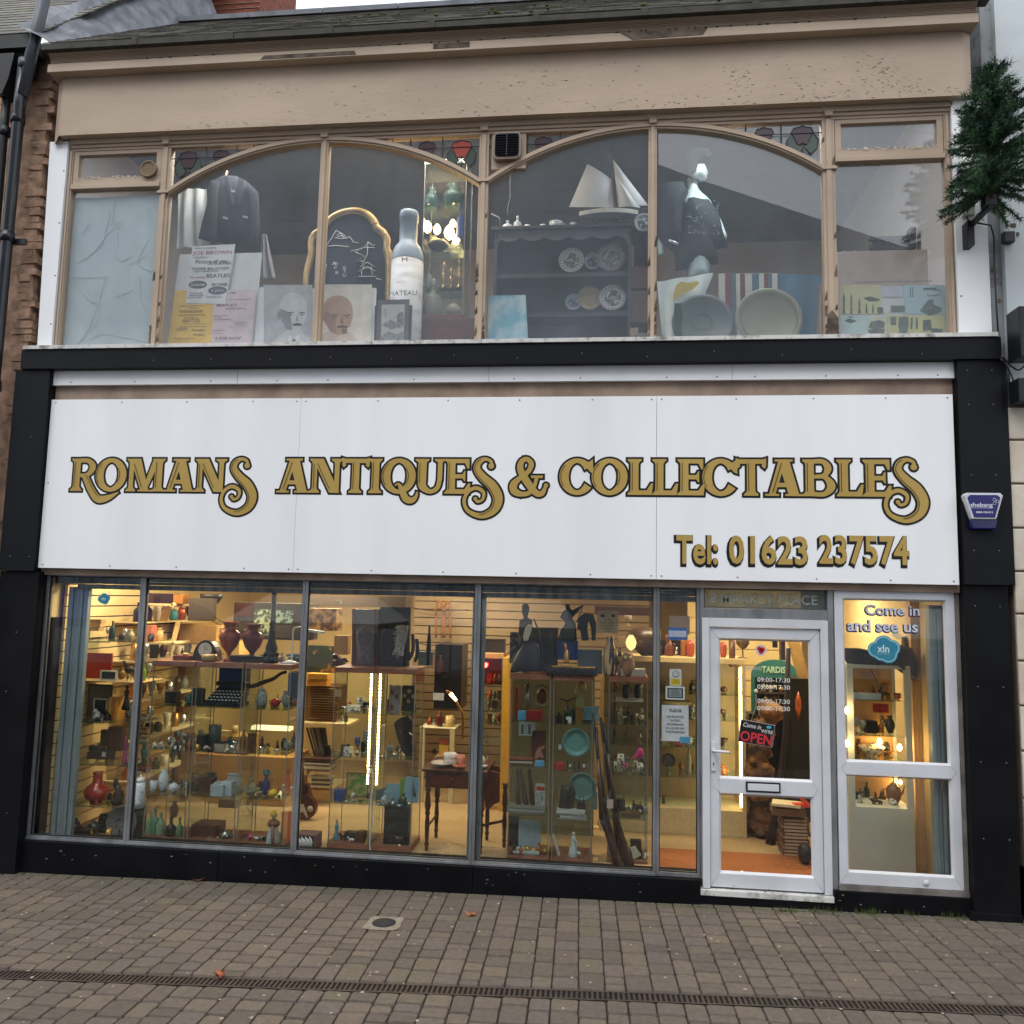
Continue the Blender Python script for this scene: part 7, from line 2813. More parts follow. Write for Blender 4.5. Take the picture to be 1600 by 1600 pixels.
for i in range(7): 

    q_ = [(122+i*26,92),(134+i*30,88),(212+i*22,330),(196+i*22,330)];board('record_sleeve','k6',q_,2.0+i*.03,C(*((214,180,120),(60,50,40),(96,92,84),(70,66,60),(130,124,112),(84,78,70),(100,92,80))[i]),'%s leaning record sleeve or frame on the shelf behind the left lit cabinet' % NUMW[i],'record sleeve',.008,0)

furn('record_cabinet','k6',105,340,390,370,1.9,.45,C(72,40,26),'dark brown shelf board under the record sleeves','shelf')

I('stack','k6',115,378,380,440,1.95,(214,206,180),'pile of pale game consoles under the brown board','stereo units',col2=(120,110,96),n=3,name='unit_stack',sn=False);I('box','k6',108,430,168,478,1.9,(206,190,140),'small cream switch box under the consoles','box',d=.1,sn=False)

I('stack','k6',200,490,372,580,1.95,(70,70,58),'pile of dark magazines above the cream chest','magazines',col2=(196,186,150),n=5,name='magazine_stack',sn=False)

furn('cream_chest','k6',175,605,372,850,2.0,.4,C(222,186,110),'plain cream chest behind the guitar','chest',z0=.1)

furn('chest_top','k6',170,585,380,600,1.95,.45,C(246,226,160),'bright cream lid lying over the plain cream chest','lid')

# guitar standing by the mullion

r = thing('electric_guitar','red brown sunburst guitar standing beside the second mullion','guitar',W('k6',150,860,1.3));dp = 1.3

b = B();o_ = crom([tuple(W('k6',*p,dp)) for p in ((100,600),(150,560),(172,610),(180,660),(215,710),(232,765),(215,820),(170,852),(110,858),(70,845),(45,790),(60,700),(85,650))],5,True)

b.prism([(p[0],p[2]) for p in o_],dp,dp+.07);b.build('body',mat('sunburst',(96,30,18),.2,c2=(44,16,12),scale=3,spec=.7),r,bevel=.006)

b = B();b.obox(W('k6',110,440,dp-.01),.045,.02,.42,0,0,-.12);b.build('neck',C(60,36,22),r)

b = B();b.prism([(W('k6',X,Y,dp).x,W('k6',X,Y,dp).z) for X,Y in ((90,735),(128,725),(150,780),(168,838),(158,842),(125,790),(92,800))],dp-.006,dp);b.build('scratchplate',C(206,196,178),r)

b = B();b.lathe((W('k6',185,768,dp).x,dp,W('k6',185,768,dp).z),[(1,0),(.9,1),(.02,1)],.06,-.012,14,axis='Y');b.build('knob',C(196,188,170,.3),r)

r = thing('patterned_case','small black and white zigzag patterned case low beside the second mullion','case',W('k6',150,1112,.35));bxp('case','k6',62,975,235,1115,.35,.14,C(104,78,74),r,.01);

fr = bxp('front','k6',72,990,205,1112,.345,.005,C(30,30,32),r,0);b = B()

for i in range(11): X = 80+i*11;b.tube([W('k6',X,1000+(i % 3)*10,.342),W('k6',X+10,1050,.342),W('k6',X-2,1104-(i % 2)*12,.342)],.0045,5)

b.build('zigzag',C(226,224,216),r)

# goods in the two lit cabinets

for i,(X0,Y0,X1,Y1,c_,lb) in enumerate(((570,540,570,540,0,0),)): pass

row('the top shelf of the left lit cabinet',-2.33,-2.03,.64,1.252,[('dark green','animal','green toy',.05,.05),('white','box','white box',.12,.05),('red','ball','red bead',.03,.03),('cream','animal','cream figure',.05,.04)])

row('the second shelf of the left lit cabinet',-2.33,-2.05,.62,.877,[('brown','mug','brown mug',.06,.07),('white','box','white ring box',.06,.07),('blue','goblet','blue goblet',.05,.15),('clear grey','goblet','tall wine glass',.06,.2)])

row('the third shelf of the left lit cabinet',-2.33,-2.05,.6,.482,[('blue','box','open blue ring box',.08,.10),('silver','watch','watch',.05,.02),('silver','watch','second watch',.05,.02),('black','watch','black wristwatch',.05,.02)])

I('picture','k6',480,495,668,705,.74,(150,120,80),'framed green mosaic label at the back of the left lit cabinet','framed picture',col2=mat('mosaic',(196,176,110),.5,c2=(110,150,50),scale=16,lo=.45,hi=.55));

I('figure','k6',370,880,428,1095,.6,(90,150,170),'little doll in turquoise at the bottom of the left lit cabinet','doll',col2=(206,150,120));I('box','k6',478,955,570,1040,.62,(44,56,54),'dark jewel box at the bottom of the left lit cabinet','box',d=.08,sn=False)

row('the bottom of the left lit cabinet',-2.28,-2.0,.56,.152,[('black','animal','spotted dog',.09,.06),('white','animal','white dog',.08,.05),('brown','box','brown box',.07,.09),('brass','bell','brass bell',.05,.06)])

I('box','k5',785,862,882,1080,.70,(150,140,150),'white card with three brown pictures in the right lit cabinet','card',d=.004);

o = [x for x in S.objects if x.get('label','').startswith('white card with three')][0]

for X,Y in ((815,915),(852,950),(812,1040)): part_poly('picture','k5',[(X-14,Y-20),(X+14,Y-20),(X+14,Y+22),(X-14,Y+22)],.69,C(110,84,72),o)

I('box','k5',888,862,995,1080,.72,(46,46,50),'dark board with four pale coins in the right lit cabinet','coin board',d=.01);o = [x for x in S.objects if x.get('label','').startswith('dark board with four')][0]

for X,Y in ((955,908),(915,945),(950,990),(990,950)): b = B();b.disc((W('k5',X,Y,.71).x,.71,W('k5',X,Y,.71).z),.019,.714,16);b.build('coin',C(176,150,110,.3,.6),o)

r = thing('necklace_bust','black velvet necklace bust in the right lit cabinet','bust',W('k6',970,330,.62));b = B();relief(b,'k6',[(1000,-10),(1035,40),(1030,330),(985,330),(935,260),(905,150),(880,50),(935,10)],.62,.07);b.build('velvet_bust',C(26,22,30,.8),r);b = B();b.tube([W('k6',1010,130,.58),W('k6',1040,158,.58)],.008,6);b.build('brooch',C(206,206,210,.2,.7),r)

row('the second shelf of the right lit cabinet',-1.95,-1.65,.6,.877,[('silver','watch','silver bangle',.05,.02),('silver','watch','silver chain',.06,.02),('cream','watch','pearl bracelet',.06,.02)])

for i,(q_,c_,lb) in enumerate((([(820,538),(935,545),(928,705),(812,690)],(120,160,176),'tilted pale blue jewellery card, left'),([(985,498),(1095,515),(1080,725),(952,700)],(136,172,190),'tall pale blue card printed with a tower'),([(735,620),(815,598),(815,700),(730,705)],(110,132,140),'grey blue jewellery card behind, far left'),([(935,500),(975,510),(968,690),(930,690)],(130,160,50),'green slip of card between the blue cards'))):

    o = board('jewellery_card','k6',q_,.6+.03*i,C(*c_),lb,'jewellery card',.006,0)

    if i == 1: part_poly('tower_print','k6',[(1042,545),(1048,545),(1062,640),(1066,665),(1052,665),(1045,640),(1038,665),(1022,665),(1030,640)],.625,C(30,36,44),o)

row('the third shelf of the right lit cabinet',-1.95,-1.65,.55,.482,[('pale blue','watch','bracelet',.06,.02),('silver','watch','silver necklace',.07,.02),('pale blue','watch','glass bangle',.06,.02)])

I('box','k6',805,765,1010,1140,.62,(32,36,38),'tall black chest filling the bottom of the right lit cabinet','black box',d=.14,rough=.5);I('bowl','k6',880,985,990,1080,.55,(50,40,36),'dark half round dish before the black chest','dish',sn=False);I('cyl','k6',915,1075,940,1140,.53,(190,194,190),'slim silver lighter before the black chest','lighter',metal=.8)

b = B();b.tube(crom([tuple(W('k6',*p,.46)) for p in ((700,405),(660,440),(668,475),(695,430),(712,540),(690,700),(705,860),(690,960),(680,1060),(690,1140))],4),.006,6);tag(b.build('electric_flex',C(196,200,190)),'white electric cord hanging down between the two lit cabinets','cord')

# things on top of the lit cabinets

def onTop(k,X0,Y0,X1,Y1,dep,c_,lb,cat_,kind='box',**kw): return I(kind,k,X0,Y0,X1,Y1,dep,c_,lb,cat_,**kw)

o = onTop('k5',480,222,690,690,.75,(96,84,80),'tall grey glazed wooden case on top of the left lit cabinet','wooden case',d=.06);

for X0,X1,Y0,Y1,c_ in ((480,515,222,690,(110,72,58)),(665,690,222,690,(96,62,50)),(515,665,230,690,(118,114,112))): part_poly('panel','k5',[(X0,Y0),(X1,Y0),(X1,Y1),(X0,Y1)],.715,C(*c_),o)

b = B();relief(b,'k5',[(540,375),(580,355),(640,358),(668,400),(665,470),(640,530),(650,600),(645,670),(540,672),(520,600),(530,540),(510,470),(515,410)],.68,.04);b.build('lace_panel',mat('crumpled_lace',(120,112,116),.7,c2=(88,82,88),scale=22,bump=.7),o)

onTop('k5',700,200,955,690,.8,(70,64,58),'tall dark grey tower speaker on top of the right lit cabinet','speaker',d=.05);o = [x for x in S.objects if x.get('label','').startswith('tall dark grey tower')][0]

for i in range(4): part_poly('slot','k5',[(778,205+i*14),(845,205+i*14),(845,212+i*14),(778,212+i*14)],.745,C(16,16,16),o)

def loops(lb,pts_list,dep,rad,c_,cat_='boots'):

    b = B();[b.tube(crom([tuple(W('k5',*p,dep)) for p in pts],4),rad,7) for pts in pts_list];tag(b.build(cat_.replace(' ','_'),C(*c_)),lb,cat_)

loops('black looped handcuff pair in front of the dark tower speaker',[[(735,650),(725,560),(735,440),(765,385),(805,385),(830,440),(815,560),(790,640),(750,655)],[(850,400),(845,500),(850,560),(872,600),(900,560)]],.66,.012,(22,20,22),'leather loops')

loops('black music stand scroll right of the white feather',[[(985,430),(990,540),(970,620),(945,640),(950,590),(975,600)],[(1020,470),(1025,560),(1015,640),(1000,650)]],.66,.016,(24,22,24),'iron scroll')

b = B();relief(b,'k5',[(850,362),(905,355),(950,362),(945,420),(925,520),(905,600),(860,615),(835,600),(845,500),(858,430)],.62,.07);o = b.build('feather_duster',mat('feather_grey',(176,176,164),.9,c2=(130,128,118),scale=50,bump=.9,bscale=60));tag(o,'pale grey feather duster standing on the right lit cabinet','feather duster');b = B()

for i in range(240):

    Y = rnd.uniform(365,610);X = 895-(Y-365)*.12+rnd.uniform(-52,52)*(1-.3*(Y-365)/250);p = W('k5',X,Y,.585);b.add([p,p+Vector((rnd.uniform(-.02,.02),-.005,-.004)),p+Vector((rnd.uniform(-.03,.03),-.012,rnd.uniform(-.02,.02)))],[(0,1,2)])

b.build('feathers',C(196,196,184,.9),o);b = B();b.tube([W('k5',868,615,.62),W('k5',866,690,.62)],.012,8);b.build('handle',C(24,22,22),o)

I('tallvase','k5',1095,355,1135,690,.66,(34,30,32),'slim black statuette among the scrolls','statuette');I('box','k5',1040,575,1160,690,.7,(96,96,78),'clear green box at the right on the right lit cabinet','box',d=.1)

I('box','k5',340,440,455,600,1.2,(176,140,96),'pale upright wooden block behind the left lit cabinet','wooden block',d=.1,sn=False);I('blob','k5',290,595,440,690,.9,(70,36,32),'dark red tasselled ornament left of the wooden case','ornament',sn=False)

I('box','k5',105,215,370,400,1.6,mat('driftwood',(190,150,90),.8,c2=(90,60,36),scale=14,lo=.4,hi=.6),'bundle of yellow cane goods on the high shelf','cane bundle',d=.2,sn=False);I('box','k5',350,150,385,180,1.5,(190,186,176),'small white security camera on the dark ceiling beam','camera',d=.06,sn=False);I('box','k5',120,110,950,200,2.2,(66,54,44),'dark ceiling beam over the third window','beam',d=.3,sn=False)

for i,(X0,X1) in enumerate(((1180,1235),(1250,1300))):

    b = B();pts = [(X0,460),(X0,230),(X0+15,165),(X1-15,165),(X1,230),(X1,460)];b.tube(crom([tuple(W('k5',*p,3.2)) for p in pts],4),.014,7);tag(b.build('bamboo_hoop',C(140,92,60)),'%s brown cane hoop hanging on the back slat wall' % ['left','right'][i],'hoop','cane hoops on the back wall')

b = B();b.tube(crom([tuple(W('k5',*p,3.15)) for p in ((960,205),(1150,235),(1450,228))],4),.006,5);b.tube(crom([tuple(W('k5',*p,2.2)) for p in ((1030,500),(1100,520),(1200,520),(1290,490))],4),.006,5);tag(b.build('cable',C(60,46,36)),'thin cables strung across the back slat wall','cable')

# dark unit and white shelf behind, right part of the third window

furn('dark_tv_unit','k5',1175,515,1385,1060,2.4,.4,C(34,34,40,.3),'black glass fronted unit behind the third window, right','unit',z0=None)

I('box','k5',1155,922,1245,982,2.3,(190,200,206),'bright white price card on the black unit','price card',d=.01,sn=False);I('tallvase','k5',1185,610,1240,760,2.35,(70,36,30),'dark red pointed vase before the black unit','vase',sn=False)

furn('white_shelf','k6',1095,85,1395,105,2.2,.35,C(214,204,170),'upper board of the white shelf unit behind the table','shelf');furn('white_shelf','k6',1200,355,1390,375,2.2,.35,C(214,204,170),'lower board of the white shelf unit behind the table','shelf')

b = B();a = W('k6',1350,100,2.2);b.box(a.x,a.x+.05,2.2,2.25,.1,a.z);a = W('k6',1100,100,2.2);b.box(a.x,a.x+.05,2.2,2.25,.1,a.z);tag(b.build('shelf_leg',C(206,196,160)),'white uprights of the shelf unit behind the table','uprights')

I('mug','k5',1258,1105,1325,1195,2.3,(206,176,120),'cream beaker on the white shelf unit','beaker');I('jar','k5',1180,1070,1235,1195,2.3,(90,34,24),'dark red oil lamp on the white shelf unit','lamp');I('box','k6',1265,225,1345,320,2.3,(206,170,80),'yellow tin with a drawn flower on the white shelf unit','tin',d=.12,sn=False);I('box','k6',1265,185,1345,222,2.3,(160,84,60),'red brown lid box on the yellow tin','box',d=.12,sn=False);I('ball','k6',1200,265,1235,310,2.3,(40,34,30),'small black ornament with an eye left of the yellow tin','ornament',sn=False)

r = thing('brass_goose_lamp','lit brass gooseneck lamp standing near the third mullion','lamp',W('k5',1400,1150,1.2));b = B();b.tube(crom([tuple(W('k5',*p,1.2)) for p in ((1262,905),(1310,930),(1350,1000),(1385,1060),(1405,1120),(1400,1300))],4),.012,8);b.build('stem',C(170,120,54,.25,.8),r);b = B();b.tube([W('k5',1300,925,1.19),W('k5',1350,985,1.19)],[.02,.012],8);b.build('glowing_shade',emis('goose',(255,214,140),6),r)

I('box','k6',1200,705,1360,790,2.4,(240,160,30),'orange and white bag under the table, far behind','bag',d=.1,sn=False);I('box','k6',1190,760,1365,860,2.3,(44,38,40),'dark box behind the table legs','box',d=.2,sn=False);I('box','k6',1365,780,1450,855,2.3,(214,200,160),'cream box behind the table legs','box',d=.2,sn=False)

for wh,k,X0,X1,Y,dep,n_ in (('the upper white shelf board','k6',1100,1240,85,2.35,3),('the cream shelf of third window','k5',300,440,1165,2.1,4),('the tan counter','k4',640,1100,400,1.95,8),('the record shelf board','k6',250,380,340,2.05,3),('the cream chest lid','k6',180,370,585,2.1,5)):

    a,q = W(k,X0,Y,dep),W(k,X1,Y,dep);row(wh,a.x,q.x,dep,a.z+.001,mix(n_,1.6))

for wh,(a,c_),z,y in (('second cabinet front, left one',xs[0],.896,.42),('second shelf front, middle one',xs[1],.896,.40),('third shelf front, right lit one',xb[1],.482,.53),('bottom of the left cabinet',xc_[0],.151,.47),('bottom of the right rifle cabinet',xc_[2],.151,.6),('third shelf of the rifle cabinet',xc_[2],.481,.7),('cabinet top behind the urns',xs[2],1.666,.62),('cabinet top by the clock',xs[0],1.666,.62)): row('the '+wh,a+.02,c_-.02,y,z,mix(6,.8))

# the drop leaf table

TB = mat('polished_mahogany',(72,28,16),.3,c2=(50,18,10),scale=8,stretch=(6,1,1),spec=.6)

r = thing('drop_leaf_table','dark mahogany drop leaf table with turned legs and a drawer','table',(-1.25,.75,.1));zt = .80

x0,x1 = W('k6',1120,470,.55).x,W('k8',110,360,.55).x+.06

b = B();b.box(x0,x1,.52,1.05,zt-.022,zt);b.build('table_top',TB,r,bevel=.005);surf(x0,x1,.52,1.05,zt)

b = B();b.box(x0+.03,x1-.03,.55,1.02,zt-.16,zt-.023);b.build('apron',TB,r,bevel=.003);b = B();b.box(x0+.1,x1-.12,.545,.55,zt-.145,zt-.035);b.build('drawer',mat('mahogany_drawer',(84,36,20),.3),r,bevel=.002)

b = B();b.ball(((x0+x1)/2-.01,.535,zt-.09),.014);b.build('knob',C(60,24,14,.3),r)

LG = [(1,1),(1,.985),(.62,.96),(.9,.93),(.55,.90),(.8,.8),(.95,.68),(.6,.62),(.85,.58),(.55,.54),(.75,.4),(.6,.2),(.5,.14),(.75,.12),(.45,.07),(.6,.03),(.4,0)][::-1]

def tleg(x,y,zt_,rt=r): b = B();b.lathe((x,y,.1),LG,.058,zt_-.1,14);b.build('leg',TB,rt)

for x,y in ((x0+.05,.58),(x1-.05,.58),(x0+.05,.99),(x1-.05,.99),(x1+.13,.80)): tleg(x,y,zt-.15)

b = B();b.tube([(x1-.05,.6,.33),(x1+.13,.8,.33)],.012,6);b.tube([(x0+.05,.6,.3),(x0+.05,.98,.3)],.01,6);b.build('stretcher',TB,r)

b = B();b.prism([(W('k8',X,Y,.78).x,W('k8',X,Y,.78).z) for X,Y in ((100,330),(200,340),(272,360),(272,600),(225,620),(180,665),(150,640),(120,420))],.76,.79);b.build('drop_leaf',mat('mahogany_leaf',(108,44,22),.35,c2=(84,32,16),scale=6),r,bevel=.003)

b = B();b.prism([(W('k8',X,Y,.9).x,W('k8',X,Y,.9).z) for X,Y in ((105,255),(160,290),(265,305),(275,355),(190,360),(110,340))],.9,.93);b.build('raised_leaf',mat('mahogany_leaf'),r)

for i in range(3):

    I('mug','k6',1296+i*3,302+i*32,1402-i*3,302+i*32+46,.72,mat('striped_pottery',(214,206,200),.35,c2=(206,198,192)) ,'cream mug with dark stripes, %s of the stack on the table' % ['topmost','middle','lowest'][i],'mug',sn=(i == 2),group='striped mugs on the table')

    o = S.objects[-1] if False else None

r = I('plateup','k6',1190,425,1390,460,.66,(180,170,160),'wide cream plate lying on the left of the table','plate');I('cup','k6',1410,360,1470,462,.66,(200,120,96),'pink and white jug partly behind the third mullion','jug');I('plateup','k6',1370,440,1480,468,.60,(196,110,80),'terracotta saucer on the table by the mullion','saucer')

I('teapot','k8',70,235,150,335,.75,(206,190,170),'cream swan shaped pot at the right of the table','pot');I('plateup','k8',70,335,170,358,.66,(196,184,176),'pale saucer on the table right of the mullion','saucer')

for Z in (.87,.905,.94): pass

# ================================================================ fourth window

furn('yellow_cabinet_side','k7',245,575,275,1220,2.0,.5,C(226,180,70),'bright yellow lit side panel of the small goods cabinet','panel',z0=.1)

CB2 = cab('goods_cabinet',W('k7',85,700,2.05).x,W('k7',240,700,2.05).x,2.05,.4,.1,W('k7',160,575,2.05).z,'wooden glass cabinet full of small goods seen beyond the table',[W('k7',160,Y,2.05).z for Y in (795,935,1018,1140)]+[W('k8',160,Y,2.05).z for Y in (110,)],top=MDF,basecol=MDF)

xa,xb_ = W('k7',85,700,2.05).x,W('k7',240,700,2.05).x

for i,Y in enumerate((795,935,1018,1140)):

    z = W('k7',160,Y,2.05).z+.007;row('shelf %s of the small goods cabinet beyond the table' % ['one','two','three','four'][i],xa+.02,xb_-.02,2.2,z,[(('red','orange','grey','brown','cream')[(i+j) % 5],('box','jar','ball')[(i+j) % 3],('tin','pot','toy')[(i+j) % 3],.05,.09) for j in range(4)])

b = B();p = W('k7',100,640,2.0);b.lathe((p.x,2.0,p.z-.02),[(.3,0),(1,.3),(1,.8),(.3,1)],.04,.05,10);o = b.build('red_lamp',emis('red_glow',(255,60,50),14));tag(o,'small glowing red lamp at the top of the small goods cabinet','red lamp')

b = B();p = W('k7',150,690,2.42);b.obox((p.x,2.42,p.z),.3,.01,.28);tag(b.build('crimson_card',C(150,30,30)),'red card backing behind the glowing red lamp','backing card')

I('picture','k7',85,415,265,560,2.2,(70,58,50),'dark framed painting standing on the small goods cabinet','painting',col2=(56,46,40),sn=False)

# on top of cabinets

r = thing('wooden_silhouette','flat dark wooden head and shoulders silhouette on the left cabinet top','silhouette',W('k7',430,690,.62));b = B();b.prism([(W('k7',X,Y,.62).x,W('k7',X,Y,.62).z) for X,Y in ((405,140),(420,120),(450,122),(464,150),(466,180),(450,230),(455,245),(490,255),(485,400),(470,690),(400,690),(372,400),(385,260),(420,245),(405,200))],.60,.63);b.build('cut_out',C(58,46,38),r,bevel=.002)

I('box','k7',465,325,700,690,.74,(64,56,50),'dark framed canvas leaning behind the quills','canvas',d=.02)

b = B();relief(b,'k7',[(400,690),(300,700),(330,600),(370,520),(430,430),(500,430),(545,470),(560,580),(560,690)],.52,.12);o = b.build('black_stone',C(44,46,50,.5));tag(o,'heaped dark slate coloured shawl at the left of the cabinet top','shawl')

I('box','k7',300,360,395,620,.6,mat('zebra',(120,104,88),.6,c2=(36,32,30),scale=20,lo=.47,hi=.53),'patterned grey brown tribal panel at the left end','tribal panel',d=.03);b = B();relief(b,'k7',[(455,295),(485,300),(485,340),(455,430),(420,435),(410,400),(430,330)],.46,.03);tag(b.build('white_quill',C(226,214,190)),'cream feather quill standing over the shawl','quill')

b = B();b.tube([W('k7',500,250,.5),W('k7',540,340,.5),W('k7',575,560,.5),W('k7',590,690,.5)],.007,6);b.tube([W('k7',640,360,.55),W('k7',680,570,.55)],.008,6);tag(b.build('thin_sticks',C(40,26,20)),'two thin dark walking sticks leaning on the canvas','sticks')

r = thing('horse_and_rider','black bronze warrior with spear beside a rearing horse on the cabinet tops','statue',W('k7',860,430,.6));b = B()

b.prism([(W('k7',X,Y,.58).x,W('k7',X,Y,.58).z) for X,Y in ((765,128),(802,128),(808,165),(820,180),(870,152),(915,130),(925,140),(880,175),(830,200),(822,250),(850,290),(862,432),(700,432),(728,330),(762,290),(752,262),(716,240),(740,190),(770,165))],.55,.62);b.build('warrior',C(18,17,18,.35),r,bevel=.012)

b = B();b.prism([(W('k7',X,Y,.62).x,W('k7',X,Y,.62).z) for X,Y in ((862,330),(872,250),(890,222),(930,205),(1000,212),(1026,290),(1020,432),(985,432),(978,330),(958,270),(948,330),(962,432),(900,432),(890,350),(875,345))],.6,.68);b.build('horse',C(22,21,23,.35),r,bevel=.012);b = B();b.tube([W('k7',915,130,.54),W('k7',860,280,.54)],.005,5);b.build('spear',C(20,18,18),r)

I('box','k7',700,430,870,590,.62,(36,66,120),'blue boxed game under the warrior statue','boxed game',d=.08);I('box','k7',865,440,1070,640,.66,(96,106,112),'grey printed box with white ship pictures','printed box',d=.08)

I('blob','k7',745,450,800,620,.50,(206,160,80),'small gilt standing figure in front of the blue box','gilt figure',metal=.7,rough=.25);I('stack','k7',600,640,1020,700,.52,(30,28,28),'black lacquer trays stacked under the gilt bracelets','trays',col2=(44,42,40),n=3,name='tray_stack')

for i,(X,Y) in enumerate(((700,615),(850,610),(950,625))): 

    b = B();p = W('k7',X,Y,.48);b.tube([(p.x+.055*math.cos(a*.45),.5+.03*math.sin(a*.45),1.71) for a in range(14)],.007,6,closed=True);tag(b.build('gilt_bracelet',C(206,160,70,.25,.8)),'%s gilt chain lying on the black trays' % ['left','middle','right'][i],'bracelet','gilt chains on the trays')

ZV = mat('black_cream_striped_vase',(190,160,110),.35,c2=(26,22,22),scale=5,stretch=(9,9,.3),lo=.48,hi=.52,detail=0)

I('tallvase','k7',1068,380,1200,700,.52,ZV,'tall black vase with cream vertical stripes','vase');I('vase','k7',1190,470,1245,700,.62,mat('spotted_shell',(206,180,120),.4,c2=(60,46,34),scale=20,lo=.45,hi=.55),'small spotted cream vase behind the owl','vase')

o = I('owl','k7',1222,505,1345,700,.55,mat('owl_stone',(150,104,60),.6,c2=(96,66,40),scale=14),'brown carved owl on a pale stone base','owl',col2=(230,206,140));I('box','k7',1225,640,1430,700,.56,(168,160,146),'pale rough stone block beside the carved owl','stone block',d=.1)

b = B();relief(b,'k7',[(1270,390),(1330,330),(1420,310),(1560,340),(1560,560),(1400,560),(1340,500),(1290,480)],1.3,.4);o = b.build('large_helmet',C(70,56,46,.35));tag(o,'large dark brown dome shaped hat behind the owl','hat')

bulb('glass_globe_lamp','glowing amber glass globe above the carved owl',W('k7',1312,450,1.0),.05,1.5,1,cat_='globe lamp')

r = thing('notice_sign','cream notice about gold and silver on a stand behind the striped vase','notice',W('k7',1115,372,.5));bxp('card','k7',1030,182,1205,372,.5,.004,C(214,188,136),r,0)

for s,X,Y,w2,h2 in (('GOLD',1085,205,60,14),('&',1110,230,14,14),('SILVER',1085,262,60,14),('PURCHASED',1055,288,120,14),('AT THE BEST',1055,312,125,13),('POSSIBLE',1070,336,90,12),('RATES',1085,358,60,10)): tx(s,'k7',X,Y,w2,h2,.498,(60,48,36),r)

for X0,X1 in ((1058,1095),(1145,1180)): bxp('ingot_print','k7',X0,212,X1,236,.4985,.001,C(50,42,34),r,0)

I('box','k7',1200,400,1290,470,1.2,(160,140,110),'pale framed panel behind the spotted vase','panel',d=.03,sn=False);furn('high_beam','k7',1010,145,1480,225,2.2,.2,C(60,36,26),'dark red brown hanging shelf high behind the notice','hanging shelf');I('goblet','k7',1255,220,1320,310,1.6,(150,140,120),'clear glass goblet on a high shelf behind the notice','goblet',sn=False)

# inside left cabinet

zc = (.481,.876,1.251)

b = B();p = W('k7',560,890,.62);b.tube([(p.x+.085*math.cos(a*.35),.62,p.z+.085*math.sin(a*.35)) for a in range(18)],.009,7,closed=True);tag(b.build('ring_hoop',C(150,140,128,.3,.5)),'pewter hoop standing on the top shelf of the left cabinet','hoop')

I('ball','k7',520,830,610,960,.66,(120,54,40),'dark red round jug behind the pewter hoop','jug');b = B();

for X in (430,445,455): b.tube([W('k7',X,1080,.6),W('k7',X+5,790,.6)],.006,6)

b.tube([W('k7',425,830,.6),W('k7',480,825,.6)],.005,6);tag(b.build('bayonets',C(150,146,136,.25,.8)),'three slim steel daggers standing on the top shelf of the left cabinet','daggers')

I('box','k7',370,1015,435,1088,.50,(90,160,190),'light blue cube tin on the top shelf of the left cabinet','tin',d=.06);I('box','k7',440,1010,575,1085,.54,(150,44,38),'red oblong tin on the top shelf of the left cabinet','tin',d=.06);I('box','k7',345,830,370,1080,.66,(160,40,40),'slim red box standing at the left cabinet edge','box',d=.05)

I('box','k7',375,1108,515,1226,.66,(206,204,200),'white card printed with small black figures','card',d=.004,sn=False);o = [x for x in S.objects if x.get('label','').startswith('white card printed')][0];b = B()

for i in range(8): p = W('k7',405+(i % 2)*60,1140+(i//2)*20,.655);b.box(p.x-.01,p.x+.01,.653,.655,p.z-.008,p.z+.006)

b.build('printed_figures',C(40,40,44),o)

I('box','k8',535,5,655,265,.66,(110,58,50),'dark red programme with a painted figure','programme',d=.004,sn=True);o = [x for x in S.objects if x.get('label','').startswith('dark red programme')][0];part_poly('painted_figure','k8',[(560,240),(570,190),(590,150),(650,130),(640,160),(615,165),(640,240),(600,225),(580,245)],.655,C(196,130,110),o)

I('stack','k8',360,255,560,300,.54,(206,202,190),'stack of pale booklets on the second shelf of the left cabinet','booklets',col2=(110,50,40),n=3,name='booklet_stack');I('box','k8',565,262,640,300,.50,(96,160,206),'bright blue booklet on the second shelf of the left cabinet','booklet',d=.06)

for i,(X0,X1,t) in enumerate(((400,440,40),(430,505,60),(505,560,40))): b = B();b.tube([W('k8',X0+10,325,.6),W('k8',X1-10,655,.6)],[.014,.026],8);tag(b.build('scabbard',C(*((90,82,66),(76,72,58),(60,36,26))[i])),'%s leaning scabbard on the third shelf of the left cabinet' % ['olive','khaki','dark brown'][i],'scabbard','scabbards in the left cabinet')

I('box','k8',565,460,645,690,.58,(196,196,190),'magazine with a red masthead in the left cabinet','magazine',d=.006);o = [x for x in S.objects if x.get('label','').startswith('magazine with a red')][0];part_poly('masthead','k8',[(578,470),(645,480),(645,510),(575,505)],.576,C(190,44,40),o);part_poly('cover_photo','k8',[(572,520),(645,520),(630,650),(568,650)],.576,mat('grey_photo',(90,92,92),.5,c2=(190,190,186),scale=40),o)

I('stack','k8',335,660,640,706,.56,(176,178,170),'loose pale papers on the third shelf of the left cabinet','papers',col2=(120,120,110),n=3,name='paper_stack')

I('box','k8',425,755,610,1040,.66,(176,190,194),'big pale blank card at the bottom of the left cabinet','blank card',d=.01);I('stack','k8',375,1020,600,1100,.52,(186,192,190),'white paper stack at the bottom of the left cabinet','paper stack',col2=(130,132,128),n=4,name='paper_stack');I('box','k8',345,770,425,1070,.7,(40,48,52),'dark panel behind the blank card','panel',d=.02)

# middle cabinet

PB = mat('pale_blue_glaze',(124,168,164),.25,c2=(112,156,154),scale=2,spec=.6)

plate('k8',905,110,118,.60,(124,168,164),(132,176,172),'large pale blue green plate on the second shelf of the middle cabinet','blue green plates');plate('k8',955,480,120,.66,(116,158,154),(126,168,164),'second blue green plate below, on the third shelf of the middle cabinet','blue green plates')

